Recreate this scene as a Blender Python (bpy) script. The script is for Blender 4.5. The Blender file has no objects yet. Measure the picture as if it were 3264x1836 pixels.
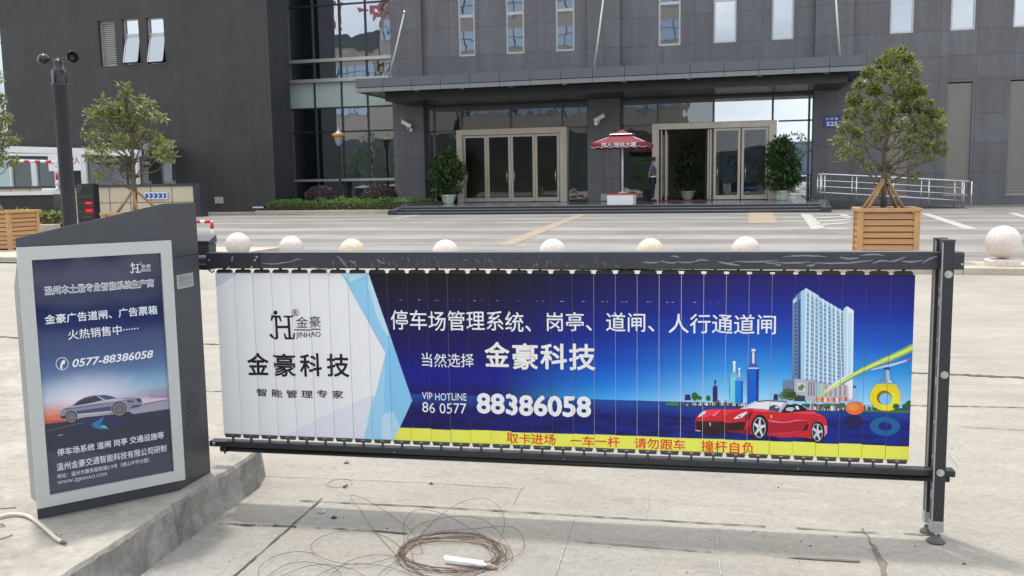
import bpy, bmesh, math, random
import numpy as np
from mathutils import Vector, Matrix
from mathutils.geometry import tessellate_polygon
R = math.radians
rnd = random.Random(7)
scene = bpy.context.scene
COL = scene.collection

# ------------------------------------------------------------ camera / light
F_PX = 2881.8                       # focal length in photo pixels (photo 3264 x 1836)
PITCH, ROLL, YAW = R(6.6897), R(-0.9047), R(14.71)
CAMZ = 1.25
cp, sp = math.cos(PITCH), math.sin(PITCH)
_f = Vector((0, cp, -sp)); _u = Vector((0, sp, cp)); _r = Vector((1, 0, 0))
rt = _r * math.cos(ROLL) + _u * math.sin(ROLL)
up = _u * math.cos(ROLL) - _r * math.sin(ROLL)
RZ = Matrix.Rotation(YAW, 3, 'Z')
rt, up, fw = RZ @ rt, RZ @ up, RZ @ _f
CAM = Vector((0, 0, CAMZ))
cam_d = bpy.data.cameras.new('camera')
cam = bpy.data.objects.new('camera', cam_d); COL.objects.link(cam)
m = Matrix((rt, up, -fw)).transposed().to_4x4(); m.translation = CAM
cam.matrix_world = m
cam_d.sensor_width = 36.0
cam_d.lens = 36.0 * F_PX / 3264.0
cam_d.clip_start, cam_d.clip_end = 0.05, 2000
scene.camera = cam

SUN_DIR = Vector((-0.20, 0.20, 1.0)).normalized()      # towards the sun: high, behind and left
SUN_EL = math.asin(SUN_DIR.z)
world = bpy.data.worlds.new('World'); scene.world = world
world.use_nodes = True
wn = world.node_tree
sky = wn.nodes.new('ShaderNodeTexSky')
sky.sky_type = 'NISHITA'; sky.sun_disc = False
sky.sun_elevation = SUN_EL; sky.sun_rotation = R(-45)
sky.air_density = 1.0; sky.dust_density = 3.5; sky.ozone_density = 1.2
# thin bright clouds over the blue
tc = wn.nodes.new('ShaderNodeTexCoord')
mp = wn.nodes.new('ShaderNodeMapping'); mp.inputs['Scale'].default_value = (1, 1, 2.6)
nz = wn.nodes.new('ShaderNodeTexNoise'); nz.inputs['Scale'].default_value = 2.2; nz.inputs['Detail'].default_value = 7
cr = wn.nodes.new('ShaderNodeValToRGB'); cr.color_ramp.elements[0].position = 0.28; cr.color_ramp.elements[1].position = 0.66
mx = wn.nodes.new('ShaderNodeMix'); mx.data_type = 'RGBA'
wn.links.new(tc.outputs['Generated'], mp.inputs['Vector']); wn.links.new(mp.outputs['Vector'], nz.inputs['Vector'])
wn.links.new(nz.outputs['Fac'], cr.inputs['Fac']); wn.links.new(cr.outputs['Color'], mx.inputs['Factor'])
wn.links.new(sky.outputs['Color'], mx.inputs[6]); mx.inputs[7].default_value = (10.5, 10.8, 11.3, 1)
bg = wn.nodes['Background']; wn.links.new(mx.outputs[2], bg.inputs['Color'])
bg.inputs['Strength'].default_value = 0.15
sl = bpy.data.lights.new('sun', 'SUN'); sl.energy = 2.0; sl.angle = R(4.0); sl.color = (1.0, 0.95, 0.88)
so = bpy.data.objects.new('sun', sl); COL.objects.link(so)
so.rotation_euler = (-SUN_DIR).to_track_quat('-Z', 'Y').to_euler(); so.location = (0, 0, 30)
scene.view_settings.view_transform = 'Standard'; scene.view_settings.look = 'None'
scene.view_settings.exposure = 0.42; scene.view_settings.gamma = 1
scene.render.engine = 'CYCLES'
scene.cycles.max_bounces = 8; scene.cycles.transparent_max_bounces = 12
scene.cycles.use_denoising = True

# a pixel of the photo turned into a point on a real plane of the place
def ray(x, y): return fw + rt * ((x - 1632) / F_PX) - up * ((y - 918) / F_PX)
def G(x, y, z=0.0):
    d = ray(x, y); return CAM + d * ((z - CAMZ) / d.z)
def YP(x, y, Y0):
    d = ray(x, y); return CAM + d * (Y0 / d.y)
def PLN(x, y, P, n):
    d = ray(x, y); return CAM + d * ((Vector(P) - CAM).dot(n) / d.dot(n))
def crop(ox, oy, s, pts): return [(ox + x / s, oy + y / s) for x, y in pts]

# ------------------------------------------------------------ materials
def lin(c):
    c /= 255.0
    return c / 12.92 if c <= 0.04045 else ((c + 0.055) / 1.055) ** 2.4
def srgb(r, g, b, k=1.0): return (lin(r) * k, lin(g) * k, lin(b) * k)
def new_mat(name):
    mt = bpy.data.materials.new(name); mt.use_nodes = True
    nt = mt.node_tree; return mt, nt, nt.nodes['Principled BSDF']
def mat(name, col, rough=0.6, metal=0.0, var=0.0, vscale=6.0, spec=0.5, bump=0.0, bscale=40.0, trans=0.0, stretch=None, emit=0):
    mt, nt, b = new_mat(name)
    b.inputs['Base Color'].default_value = (*col, 1)
    b.inputs['Roughness'].default_value = rough; b.inputs['Metallic'].default_value = metal
    b.inputs['Specular IOR Level'].default_value = spec
    if emit:
        b.inputs['Emission Color'].default_value = (*col, 1); b.inputs['Emission Strength'].default_value = emit
    tcn = None
    if var or bump:
        tcn = nt.nodes.new('ShaderNodeTexCoord'); vec = tcn.outputs['Object']
        if stretch:
            mpn = nt.nodes.new('ShaderNodeMapping'); mpn.inputs['Scale'].default_value = stretch
            nt.links.new(vec, mpn.inputs['Vector']); vec = mpn.outputs['Vector']
    if var:
        n1 = nt.nodes.new('ShaderNodeTexNoise'); n1.inputs['Scale'].default_value = vscale; n1.inputs['Detail'].default_value = 6
        n1.inputs['Roughness'].default_value = 0.65
        nt.links.new(vec, n1.inputs['Vector'])
        mr = nt.nodes.new('ShaderNodeMapRange'); mr.inputs[1].default_value = 0.25; mr.inputs[2].default_value = 0.75
        mr.inputs[3].default_value = 1 - var; mr.inputs[4].default_value = 1 + var
        nt.links.new(n1.outputs['Fac'], mr.inputs[0])
        mm = nt.nodes.new('ShaderNodeVectorMath'); mm.operation = 'SCALE'; mm.inputs[0].default_value = col
        nt.links.new(mr.outputs[0], mm.inputs['Scale']); nt.links.new(mm.outputs[0], b.inputs['Base Color'])
    if bump:
        n2 = nt.nodes.new('ShaderNodeTexNoise'); n2.inputs['Scale'].default_value = bscale; n2.inputs['Detail'].default_value = 4
        nt.links.new(vec, n2.inputs['Vector'])
        bp = nt.nodes.new('ShaderNodeBump'); bp.inputs['Strength'].default_value = bump; bp.inputs['Distance'].default_value = 0.01
        nt.links.new(n2.outputs['Fac'], bp.inputs['Height']); nt.links.new(bp.outputs['Normal'], b.inputs['Normal'])
    return mt
class NT:            # small node helper
    def __init__(s, nt): s.nt = nt
    def math(s, op, a, b=None, c=None):
        n = s.nt.nodes.new('ShaderNodeMath'); n.operation = op
        for i, v in enumerate((a, b, c)):
            if v is None: continue
            if isinstance(v, (int, float)): n.inputs[i].default_value = v
            else: s.nt.links.new(v, n.inputs[i])
        return n.outputs[0]
    def xyz(s, vec):
        n = s.nt.nodes.new('ShaderNodeSeparateXYZ'); s.nt.links.new(vec, n.inputs[0]); return n.outputs
    def noise(s, vec, scale, detail=5, rough=0.6, sc=None):
        if sc:
            mpn = s.nt.nodes.new('ShaderNodeMapping'); mpn.inputs['Scale'].default_value = sc
            s.nt.links.new(vec, mpn.inputs['Vector']); vec = mpn.outputs['Vector']
        n = s.nt.nodes.new('ShaderNodeTexNoise'); n.inputs['Scale'].default_value = scale
        n.inputs['Detail'].default_value = detail; n.inputs['Roughness'].default_value = rough
        s.nt.links.new(vec, n.inputs['Vector']); return n.outputs['Fac']
    def rng(s, v, a, b, c, d, smooth=False):
        n = s.nt.nodes.new('ShaderNodeMapRange')
        if smooth: n.interpolation_type = 'SMOOTHSTEP'
        for i, q in enumerate((a, b, c, d)): n.inputs[i + 1].default_value = q
        s.nt.links.new(v, n.inputs[0]); return n.outputs[0]
    def ramp(s, v, stops):
        n = s.nt.nodes.new('ShaderNodeValToRGB'); e = n.color_ramp.elements
        while len(e) < len(stops): e.new(0.5)
        for el, (p, c) in zip(e, stops): el.position = p; el.color = (*c, 1)
        s.nt.links.new(v, n.inputs[0]); return n.outputs[0]
    def mix(s, f, a, b, mode='MIX'):
        n = s.nt.nodes.new('ShaderNodeMix'); n.data_type = 'RGBA'; n.blend_type = mode; n.clamp_factor = True
        for i, v in ((0, f), (6, a), (7, b)):
            if isinstance(v, (int, float)): n.inputs[i].default_value = v
            elif isinstance(v, tuple): n.inputs[i].default_value = (*v, 1)
            else: s.nt.links.new(v, n.inputs[i])
        return n.outputs[2]
    def scale(s, col, f):
        n = s.nt.nodes.new('ShaderNodeVectorMath'); n.operation = 'SCALE'
        if isinstance(col, tuple): n.inputs[0].default_value = col
        else: s.nt.links.new(col, n.inputs[0])
        s.nt.links.new(f, n.inputs['Scale']); return n.outputs[0]
    def bump(s, h, strength, dist, target):
        b = s.nt.nodes.new('ShaderNodeBump'); b.inputs['Strength'].default_value = strength; b.inputs['Distance'].default_value = dist
        s.nt.links.new(h, b.inputs['Height']); s.nt.links.new(b.outputs['Normal'], target)
    def lines(s, v, positions, width):       # 1 on a line at one of the positions
        acc = None
        for p in positions:
            d = s.math('ABSOLUTE', s.math('SUBTRACT', v, p)); l = s.math('LESS_THAN', d, width)
            acc = l if acc is None else s.math('MAXIMUM', acc, l)
        return acc
def stone_mat(name, col, hz, vstep, voff, jcol=0.6, speck=0.22, rough=0.55, jw=0.012, tilevar=0.06):
    """granite cladding: speckle, slab to slab variation, open joints at heights hz and every vstep along X"""
    mt, nt, b = new_mat(name); h = NT(nt)
    g = nt.nodes.new('ShaderNodeNewGeometry'); pos = g.outputs['Position']; x, y, z = h.xyz(pos)
    xx = h.math('ADD', x, h.math('MULTIPLY', y, 1.0))
    fx = h.math('DIVIDE', h.math('SUBTRACT', xx, voff), vstep)
    cx = h.math('FRACT', fx); ix = h.math('FLOOR', fx)
    jl = h.math('LESS_THAN', cx, jw / vstep * 1.6)
    jh = h.lines(z, hz, jw * 0.8)
    joint = h.math('MAXIMUM', jl, jh)
    iz = None
    for q in hz:
        s_ = h.math('GREATER_THAN', z, q); iz = s_ if iz is None else h.math('ADD', iz, s_)
    wnz = nt.nodes.new('ShaderNodeTexWhiteNoise'); wnz.noise_dimensions = '2D'
    cb = nt.nodes.new('ShaderNodeCombineXYZ'); nt.links.new(ix, cb.inputs[0]); nt.links.new(iz, cb.inputs[1]); nt.links.new(cb.outputs[0], wnz.inputs['Vector'])
    tv = h.rng(wnz.outputs['Value'], 0, 1, 1 - tilevar, 1 + tilevar)
    n1 = h.noise(pos, 26, 3, 0.8); sv = h.rng(n1, 0.3, 0.7, 1 - speck, 1 + speck)
    n2 = h.noise(pos, 0.9, 6, 0.7, sc=(1, 1, 0.45)); bv = h.rng(n2, 0.3, 0.7, 0.87, 1.13)
    n4 = h.noise(pos, 3.0, 5, 0.7, sc=(1, 1, 0.07)); stv = h.rng(n4, 0.35, 0.65, 0.90, 1.08)
    n3 = h.noise(pos, 5.5, 4, 0.7); cv = h.rng(n3, 0.3, 0.7, 0.90, 1.10)
    f = h.math('MULTIPLY', h.math('MULTIPLY', h.math('MULTIPLY', tv, sv), h.math('MULTIPLY', bv, cv)), stv)
    c = h.scale(col, f)
    c = h.mix(joint, c, tuple(q * jcol for q in col))
    nt.links.new(c, b.inputs['Base Color']); b.inputs['Roughness'].default_value = rough
    b.inputs['Specular IOR Level'].default_value = 0.35
    return mt
def glass_mat(name, tint, refl, rough=0.01, wav=0.25, wscale=0.9, trans=0.0):
    """coated facade glass: mirror coat of given strength over dark tint or over real see-through"""
    mt, nt, b = new_mat(name); h = NT(nt)
    out = nt.nodes['Material Output']; nt.nodes.remove(b)
    g = nt.nodes.new('ShaderNodeNewGeometry')
    gl = nt.nodes.new('ShaderNodeBsdfGlossy'); gl.inputs['Roughness'].default_value = rough
    gl.inputs['Color'].default_value = (0.86, 0.92, 0.98, 1)
    n = h.noise(g.outputs['Position'], wscale, 2, 0.5)
    bp = nt.nodes.new('ShaderNodeBump'); bp.inputs['Strength'].default_value = wav; bp.inputs['Distance'].default_value = 0.03
    nt.links.new(n, bp.inputs['Height']); nt.links.new(bp.outputs['Normal'], gl.inputs['Normal'])
    if trans:
        base = nt.nodes.new('ShaderNodeBsdfTransparent'); base.inputs['Color'].default_value = (*[trans * q for q in (0.92, 1, 0.97)], 1)
    else:
        base = nt.nodes.new('ShaderNodeBsdfDiffuse'); base.inputs['Color'].default_value = (*tint, 1)
    fr = nt.nodes.new('ShaderNodeFresnel'); fr.inputs['IOR'].default_value = 1.5
    fac = h.math('ADD', h.math('MULTIPLY', fr.outputs[0], 0.8), refl)
    ms = nt.nodes.new('ShaderNodeMixShader'); nt.links.new(fac, ms.inputs[0]); nt.links.new(base.outputs[0], ms.inputs[1]); nt.links.new(gl.outputs[0], ms.inputs[2])
    nt.links.new(ms.outputs[0], out.inputs['Surface'])
    return mt

M = {}
M['granite'] = stone_mat('grey_granite_cladding', (0.132, 0.133, 0.143), [1.32, 2.45, 3.56, 4.83, 5.72, 6.66, 7.83, 9.02, 10.2, 11.4, 12.6], 1.30, -15.2 + 38, jcol=0.58)
M['granite_wing'] = stone_mat('dark_granite_cladding', (0.044, 0.0455, 0.0435), [1.38, 3.33, 4.94, 6.49, 8.50, 10.2, 12.0], 1.24, -33.1 + 35, jcol=1.75, speck=0.15, jw=0.006)
M['granite_dark'] = mat('polished_dark_granite', (0.045, 0.047, 0.055), 0.22, var=0.25, vscale=45)
M['granite_return'] = stone_mat('shade_tinted_side_cladding', (0.030, 0.031, 0.035), [1.38, 3.33, 4.94, 6.49, 8.50, 10.2, 12.0], 1.24, -33.1 + 35, jcol=0.7, speck=0.12, jw=0.006)  # wing cladding again, its colour darkened to carry the shade of the side wall
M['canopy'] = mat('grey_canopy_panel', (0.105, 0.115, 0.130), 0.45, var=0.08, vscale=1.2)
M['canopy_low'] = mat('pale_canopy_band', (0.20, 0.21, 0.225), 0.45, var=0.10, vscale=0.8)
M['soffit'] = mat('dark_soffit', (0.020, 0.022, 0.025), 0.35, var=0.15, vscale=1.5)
M['black'] = mat('black_joint', (0.008, 0.008, 0.009), 0.6)
M['alu'] = mat('pale_aluminium_frame', (0.48, 0.48, 0.46), 0.38, 0.5, var=0.06)
M['darkframe'] = mat('dark_mullion', (0.035, 0.038, 0.042), 0.4, 0.3)
M['greyframe'] = mat('grey_metal_mullion', (0.10, 0.10, 0.105), 0.4, 0.4)
M['champagne'] = mat('brushed_champagne_steel', (0.52, 0.47, 0.395), 0.36, 0.45, var=0.12, vscale=5, stretch=(1, 1, 0.2))
M['glass_curtain'] = glass_mat('reflective_curtain_glass', (0.010, 0.013, 0.018), 0.42, wav=0.20, wscale=0.75)
M['glass_win'] = glass_mat('reflective_window_glass', (0.014, 0.017, 0.021), 0.38, wav=0.07, wscale=0.9)
M['glass_door'] = glass_mat('tinted_door_glass', (0, 0, 0), 0.05, wav=0.10, wscale=0.6, trans=0.68)
M['glass_side'] = glass_mat('entrance_glass', (0, 0, 0), 0.16, wav=0.22, wscale=0.7, trans=0.40)
M['glass_right'] = glass_mat('entrance_mirror_glass', (0.02, 0.025, 0.03), 0.60, wav=0.06, wscale=0.7)
M['glass_sash'] = glass_mat('open_sash_glass', (0.05, 0.06, 0.075), 0.30, wav=0.03)
M['glass_dim'] = glass_mat('dim_green_window_glass', (0.055, 0.085, 0.09), 0.08, wav=0.03)
M['spandrel'] = mat('pale_green_spandrel_glass', (0.42, 0.50, 0.47), 0.10, spec=0.7, var=0.05, vscale=0.7)
M['glass_green'] = glass_mat('pale_green_glass', (0.30, 0.42, 0.40), 0.30, wav=0.05)
M['louvre'] = mat('beige_louvre', (0.34, 0.34, 0.31), 0.5, var=0.05)
M['louvre_grey'] = mat('grey_roller_louvre', (0.30, 0.288, 0.265), 0.55, var=0.06, vscale=2)
M['lobby'] = mat('lobby_stone', (0.36, 0.30, 0.235), 0.5, var=0.1, vscale=1)
M['lobby_floor'] = mat('lobby_floor_stone', (0.20, 0.18, 0.16), 0.2)
M['steel'] = mat('stainless_steel', (0.62, 0.62, 0.61), 0.22, 0.85)
M['white'] = mat('white_paint', (0.74, 0.75, 0.74), 0.4, var=0.05, vscale=3)
M['red_paint'] = mat('red_paint', (0.52, 0.03, 0.03), 0.4)
M['red_cloth'] = mat('red_parasol_cloth', (0.175, 0.016, 0.026), 0.75, var=0.10, vscale=3)
M['cream_stone'] = mat('cream_stone_kerb', (0.46, 0.41, 0.32), 0.75, var=0.16, vscale=4, bump=0.3)
M['beige_tile'] = mat('beige_wall_tile', (0.56, 0.49, 0.35), 0.5, var=0.08, vscale=2.5)
M['ball_a'] = mat('pinkish_granite_ball', (0.66, 0.59, 0.53), 0.6, var=0.20, vscale=26, bump=0.25, bscale=90)
M['ball_b'] = mat('cream_granite_ball', (0.66, 0.56, 0.41), 0.6, var=0.20, vscale=26, bump=0.25, bscale=90)
M['wood'] = mat('oiled_timber', (0.47, 0.255, 0.105), 0.55, var=0.22, vscale=5, stretch=(0.25, 0.25, 6), bump=0.15)
M['wood_edge'] = mat('timber_frame', (0.50, 0.28, 0.12), 0.55, var=0.16, vscale=7, bump=0.1)
M['wood_gap'] = mat('dark_slat_gap', (0.11, 0.05, 0.022), 0.8)
M['soil'] = mat('soil', (0.06, 0.042, 0.028), 0.95, var=0.3, vscale=20)
M['bark'] = mat('bark', (0.115, 0.088, 0.055), 0.85, var=0.3, vscale=14, bump=0.5)
M['stake'] = mat('timber_stake', (0.33, 0.20, 0.10), 0.8, var=0.2, vscale=12)
def leaf_mat(name, a, b_, rough=0.45, ns=3.0):
    mt, nt, b = new_mat(name); h = NT(nt)
    g = nt.nodes.new('ShaderNodeNewGeometry')
    n = h.noise(g.outputs['Position'], ns, 3, 0.7)
    rpi = g.outputs['Random Per Island']
    f = h.math('ADD', h.math('MULTIPLY', h.rng(n, 0.3, 0.7, 0, 1), 0.35), h.math('MULTIPLY', rpi, 0.65))
    c = h.mix(f, a, b_)
    nt.links.new(c, b.inputs['Base Color']); b.inputs['Roughness'].default_value = rough
    b.inputs['Specular IOR Level'].default_value = 0.55
    # thin leaf: some light comes through
    out = nt.nodes['Material Output']; tr = nt.nodes.new('ShaderNodeBsdfTranslucent')
    nt.links.new(h.scale(c, h.math('ADD', 1.5, 0.0)), tr.inputs['Color'])
    ms = nt.nodes.new('ShaderNodeMixShader'); ms.inputs[0].default_value = 0.30
    nt.links.new(b.outputs[0], ms.inputs[1]); nt.links.new(tr.outputs[0], ms.inputs[2]); nt.links.new(ms.outputs[0], out.inputs['Surface'])
    return mt
M['leaf'] = leaf_mat('olive_green_leaf', (0.060, 0.085, 0.018), (0.27, 0.30, 0.075))
M['leaf2'] = leaf_mat('mid_green_leaf', (0.055, 0.080, 0.018), (0.28, 0.31, 0.095))
M['leaf_dark'] = leaf_mat('deep_green_leaf', (0.026, 0.060, 0.020), (0.105, 0.175, 0.055))
M['leaf_hedge'] = leaf_mat('hedge_leaf', (0.045, 0.12, 0.016), (0.16, 0.31, 0.055))
M['leaf_lime'] = leaf_mat('lime_hedge_leaf', (0.10, 0.16, 0.012), (0.27, 0.36, 0.05))
M['leaf_purple'] = leaf_mat('purple_leaf', (0.035, 0.022, 0.026), (0.12, 0.078, 0.078))
M['porcelain'] = mat('white_green_glazed_pot', (0.55, 0.62, 0.52), 0.25, var=0.45, vscale=9)
M['blue_sign'] = mat('blue_enamel', (0.018, 0.035, 0.30), 0.35)
M['sign_white'] = mat('white_lettering', (0.75, 0.76, 0.78), 0.5)
M['road_blue'] = mat('blue_reflective_sign', (0.012, 0.09, 0.36), 0.4)
M['led_black'] = mat('black_sign_board', (0.012, 0.013, 0.014), 0.3)
M['led_red'] = mat('red_led', (0.9, 0.02, 0.03), 0.5, emit=0.7)
M['led_dim'] = mat('dim_red_led', (0.10, 0.003, 0.006), 0.5, emit=0.2)
M['dim_text'] = mat('dim_grey_lettering', (0.12, 0.13, 0.12), 0.6)
M['skin'] = mat('skin', (0.42, 0.23, 0.15), 0.55)
M['shirt'] = mat('blue_grey_shirt', (0.095, 0.115, 0.155), 0.85, var=0.08)
M['trousers'] = mat('navy_trousers', (0.014, 0.017, 0.032), 0.85)
M['hair'] = mat('black_hair', (0.008, 0.008, 0.010), 0.6)
M['cap'] = mat('dark_blue_cap', (0.022, 0.026, 0.042), 0.8)
M['lamp_glass'] = mat('frosted_lamp_glass', (0.30, 0.31, 0.30), 0.3)
M['amber'] = mat('amber_band', (0.55, 0.24, 0.04), 0.5)
M['gate_dark'] = mat('charcoal_gate_paint', (0.050, 0.053, 0.062), 0.42, var=0.07, vscale=18, bump=0.05, bscale=300)
M['gate_dark2'] = mat('black_gate_aluminium', (0.026, 0.028, 0.034), 0.40, var=0.12, vscale=10)
M['gate_pipe'] = mat('black_tube', (0.010, 0.010, 0.012), 0.35)
M['film'] = mat('dark_protective_film', (0.040, 0.044, 0.056), 0.30, var=0.20, vscale=9, bump=0.5, bscale=22)
M['film_wrinkle'] = mat('film_wrinkle', (0.22, 0.23, 0.26), 0.35, var=0.35, vscale=30)
M['silver'] = mat('silver_frame_paint', (0.47, 0.49, 0.47), 0.42, 0.10, var=0.03, vscale=30)
M['bolt'] = mat('zinc_bolt', (0.55, 0.55, 0.54), 0.3, 0.8)
M['plastic_grey'] = mat('grey_plastic', (0.36, 0.37, 0.36), 0.5, var=0.1)
M['rubber'] = mat('dusty_rubber', (0.12, 0.115, 0.11), 0.85, var=0.2, vscale=30)
M['clip'] = mat('black_clip_plastic', (0.018, 0.018, 0.020), 0.45)
M['clip_grey'] = mat('grey_clip_plastic', (0.075, 0.077, 0.080), 0.5)
M['rust'] = mat('rusty_wire', (0.115, 0.062, 0.038), 0.8, var=0.4, vscale=18)
M['pvc'] = mat('white_pvc', (0.74, 0.73, 0.70), 0.4, var=0.10, vscale=25)
M['pvc_dirty'] = mat('dirty_cut_pvc', (0.36, 0.29, 0.21), 0.7, var=0.3, vscale=40)
M['cable'] = mat('cream_cable', (0.60, 0.55, 0.44), 0.6, var=0.1, vscale=30)
M['pole_paint'] = mat('dark_blue_grey_pole', (0.019, 0.021, 0.030), 0.50, var=0.30, vscale=110)
M['cup_black'] = mat('black_moulded_plastic', (0.012, 0.012, 0.013), 0.25)
M['plate'] = mat('aluminium_name_plate', (0.42, 0.43, 0.43), 0.4, 0.4, var=0.12, vscale=20)
M['mark_white'] = mat('worn_white_marking', (0.41, 0.396, 0.365), 0.8, var=0.2, vscale=8)
M['mark_yellow'] = mat('worn_yellow_marking', (0.315, 0.255, 0.180), 0.8, var=0.22, vscale=8)
M['joint'] = mat('dirty_joint', (0.175, 0.158, 0.130), 0.95, var=0.35, vscale=10)
M['joint_dark'] = mat('open_joint', (0.085, 0.077, 0.065), 0.95, var=0.35, vscale=14)
M['debris'] = mat('dark_grit', (0.06, 0.055, 0.05), 0.9)

def road_mat():
    mt, nt, b = new_mat('pale_cement_paving'); h = NT(nt)
    g = nt.nodes.new('ShaderNodeNewGeometry'); pos = g.outputs['Position']; x, y, z = h.xyz(pos)
    big = h.noise(pos, 0.55, 6, 0.62); mid = h.noise(pos, 2.6, 7, 0.68, sc=(0.55, 1.7, 1)); fine = h.noise(pos, 38, 5, 0.75); grit = h.noise(pos, 160, 2, 0.6)
    f = h.math('ADD', h.math('MULTIPLY', big, 0.55), h.math('MULTIPLY', mid, 0.45))
    c = h.ramp(f, [(0.30, (0.225, 0.211, 0.186)), (0.44, (0.312, 0.288, 0.246)), (0.58, (0.366, 0.335, 0.284)), (0.72, (0.425, 0.388, 0.328))])
    # cooler cement wash in streaks
    st = h.noise(pos, 1.5, 6, 0.7, sc=(0.5, 2.2, 1)); c = h.mix(h.rng(st, 0.50, 0.72, 0, 0.55), c, (0.285, 0.280, 0.262))
    # greyer cement tone on the near side of the gate
    u = h.math('SUBTRACT', h.math('SUBTRACT', y, 3.26), h.math('MULTIPLY', h.math('SUBTRACT', x, 0.6), 0.0699))
    wob = h.math('MULTIPLY', h.math('SUBTRACT', h.noise(pos, 1.6, 5, 0.7), 0.5), 0.9)
    near = h.rng(h.math('ADD', u, wob), -0.75, -0.15, 0.62, 0.0, True)
    c = h.mix(near, c, (0.305, 0.303, 0.288))
    pat = h.noise(pos, 4.2, 6, 0.75, sc=(0.7, 1.3, 1)); c = h.mix(h.rng(pat, 0.56, 0.70, 0, 0.45), c, (0.195, 0.186, 0.172))
    pal = h.noise(pos, 3.1, 6, 0.75, sc=(0.6, 1.5, 1)); c = h.mix(h.rng(pal, 0.55, 0.72, 0, 0.5), c, (0.455, 0.425, 0.37))
    c = h.scale(c, h.rng(fine, 0.25, 0.75, 0.80, 1.20)); c = h.scale(c, h.rng(grit, 0.3, 0.7, 0.88, 1.12))
    sp_ = h.noise(pos, 11, 3, 0.9); c = h.mix(h.rng(sp_, 0.70, 0.76, 0, 0.35), c, (0.16, 0.145, 0.125))
    nt.links.new(c, b.inputs['Base Color']); b.inputs['Roughness'].default_value = 0.85; b.inputs['Specular IOR Level'].default_value = 0.25
    h.bump(h.math('ADD', fine, h.math('MULTIPLY', mid, 1.5)), 0.35, 0.006, b.inputs['Normal'])
    return mt
M['road'] = road_mat()
def cement_mat(name, lo, hi):
    mt, nt, b = new_mat(name); h = NT(nt)
    g = nt.nodes.new('ShaderNodeNewGeometry'); pos = g.outputs['Position']
    a = h.noise(pos, 3.2, 7, 0.7); bb = h.noise(pos, 14, 6, 0.75); fine = h.noise(pos, 60, 4, 0.7)
    f = h.math('ADD', h.math('MULTIPLY', a, 0.6), h.math('MULTIPLY', bb, 0.4))
    c = h.ramp(f, [(0.34, lo), (0.46, tuple(.55 * p + .45 * q for p, q in zip(lo, hi))), (0.60, hi)]); c = h.scale(c, h.rng(fine, 0.3, 0.7, 0.9, 1.1))
    nt.links.new(c, b.inputs['Base Color']); b.inputs['Roughness'].default_value = 0.9; b.inputs['Specular IOR Level'].default_value = 0.2
    h.bump(h.math('ADD', bb, h.math('MULTIPLY', fine, 0.4)), 0.5, 0.012, b.inputs['Normal'])
    return mt
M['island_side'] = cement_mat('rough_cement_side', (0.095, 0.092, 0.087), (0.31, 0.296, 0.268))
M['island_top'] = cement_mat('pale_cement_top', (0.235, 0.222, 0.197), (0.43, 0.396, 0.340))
def plaza_mat():
    mt, nt, b = new_mat('banded_plaza_paving'); h = NT(nt)
    g = nt.nodes.new('ShaderNodeNewGeometry'); pos = g.outputs['Position']; x, y, z = h.xyz(pos)
    yy = h.math('ADD', y, h.math('MULTIPLY', h.math('SUBTRACT', h.noise(pos, 0.9, 3), 0.5), 0.05))
    acc = None
    for a, bb, v in ((13.9, 14.6, .55), (15.7, 17.2, .85), (17.3, 17.55, .4), (18.6, 19.9, 1.0), (21.6, 22.9, 1.0), (23.3, 23.6, .5), (25.2, 26.2, .8), (27.4, 28.6, .6), (30.0, 30.9, .5)):
        s_ = h.math('MULTIPLY', h.math('MULTIPLY', h.math('GREATER_THAN', yy, a), h.math('LESS_THAN', yy, bb)), v)
        acc = s_ if acc is None else h.math('ADD', acc, s_)
    c = h.mix(acc, (0.200, 0.190, 0.174), (0.285, 0.270, 0.246))
    # slab joints across the bands
    sx = h.math('FRACT', h.math('DIVIDE', h.math('ADD', x, h.math('MULTIPLY', h.math('FLOOR', h.math('DIVIDE', y, 0.6)), 0.37)), 1.2))
    sy = h.math('FRACT', h.math('DIVIDE', y, 0.6))
    jj = h.math('MAXIMUM', h.math('LESS_THAN', sx, 0.012), h.math('LESS_THAN', sy, 0.03))
    c = h.mix(h.math('MULTIPLY', jj, 0.28), c, (0.16, 0.15, 0.14))
    wn_ = nt.nodes.new('ShaderNodeTexWhiteNoise'); wn_.noise_dimensions = '2D'
    cb = nt.nodes.new('ShaderNodeCombineXYZ'); nt.links.new(h.math('FLOOR', h.math('DIVIDE', y, 0.6)), cb.inputs[1])
    nt.links.new(h.math('FLOOR', h.math('DIVIDE', h.math('ADD', x, h.math('MULTIPLY', h.math('FLOOR', h.math('DIVIDE', y, 0.6)), 0.37)), 1.2)), cb.inputs[0]); nt.links.new(cb.outputs[0], wn_.inputs['Vector'])
    c = h.scale(c, h.rng(wn_.outputs['Value'], 0, 1, 0.94, 1.06))
    c = h.scale(c, h.rng(h.noise(pos, 0.35, 6, 0.65, sc=(1, 1.6, 1)), 0.3, 0.7, 0.80, 1.16)); c = h.scale(c, h.rng(h.noise(pos, 2.2, 6, 0.75, sc=(0.25, 2.2, 1)), 0.3, 0.7, 0.88, 1.10)); c = h.scale(c, h.rng(h.noise(pos, 22, 4, 0.75), 0.3, 0.7, 0.93, 1.07))
    nt.links.new(c, b.inputs['Base Color']); b.inputs['Roughness'].default_value = 0.75; b.inputs['Specular IOR Level'].default_value = 0.3
    return mt
M['plaza'] = plaza_mat()

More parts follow.
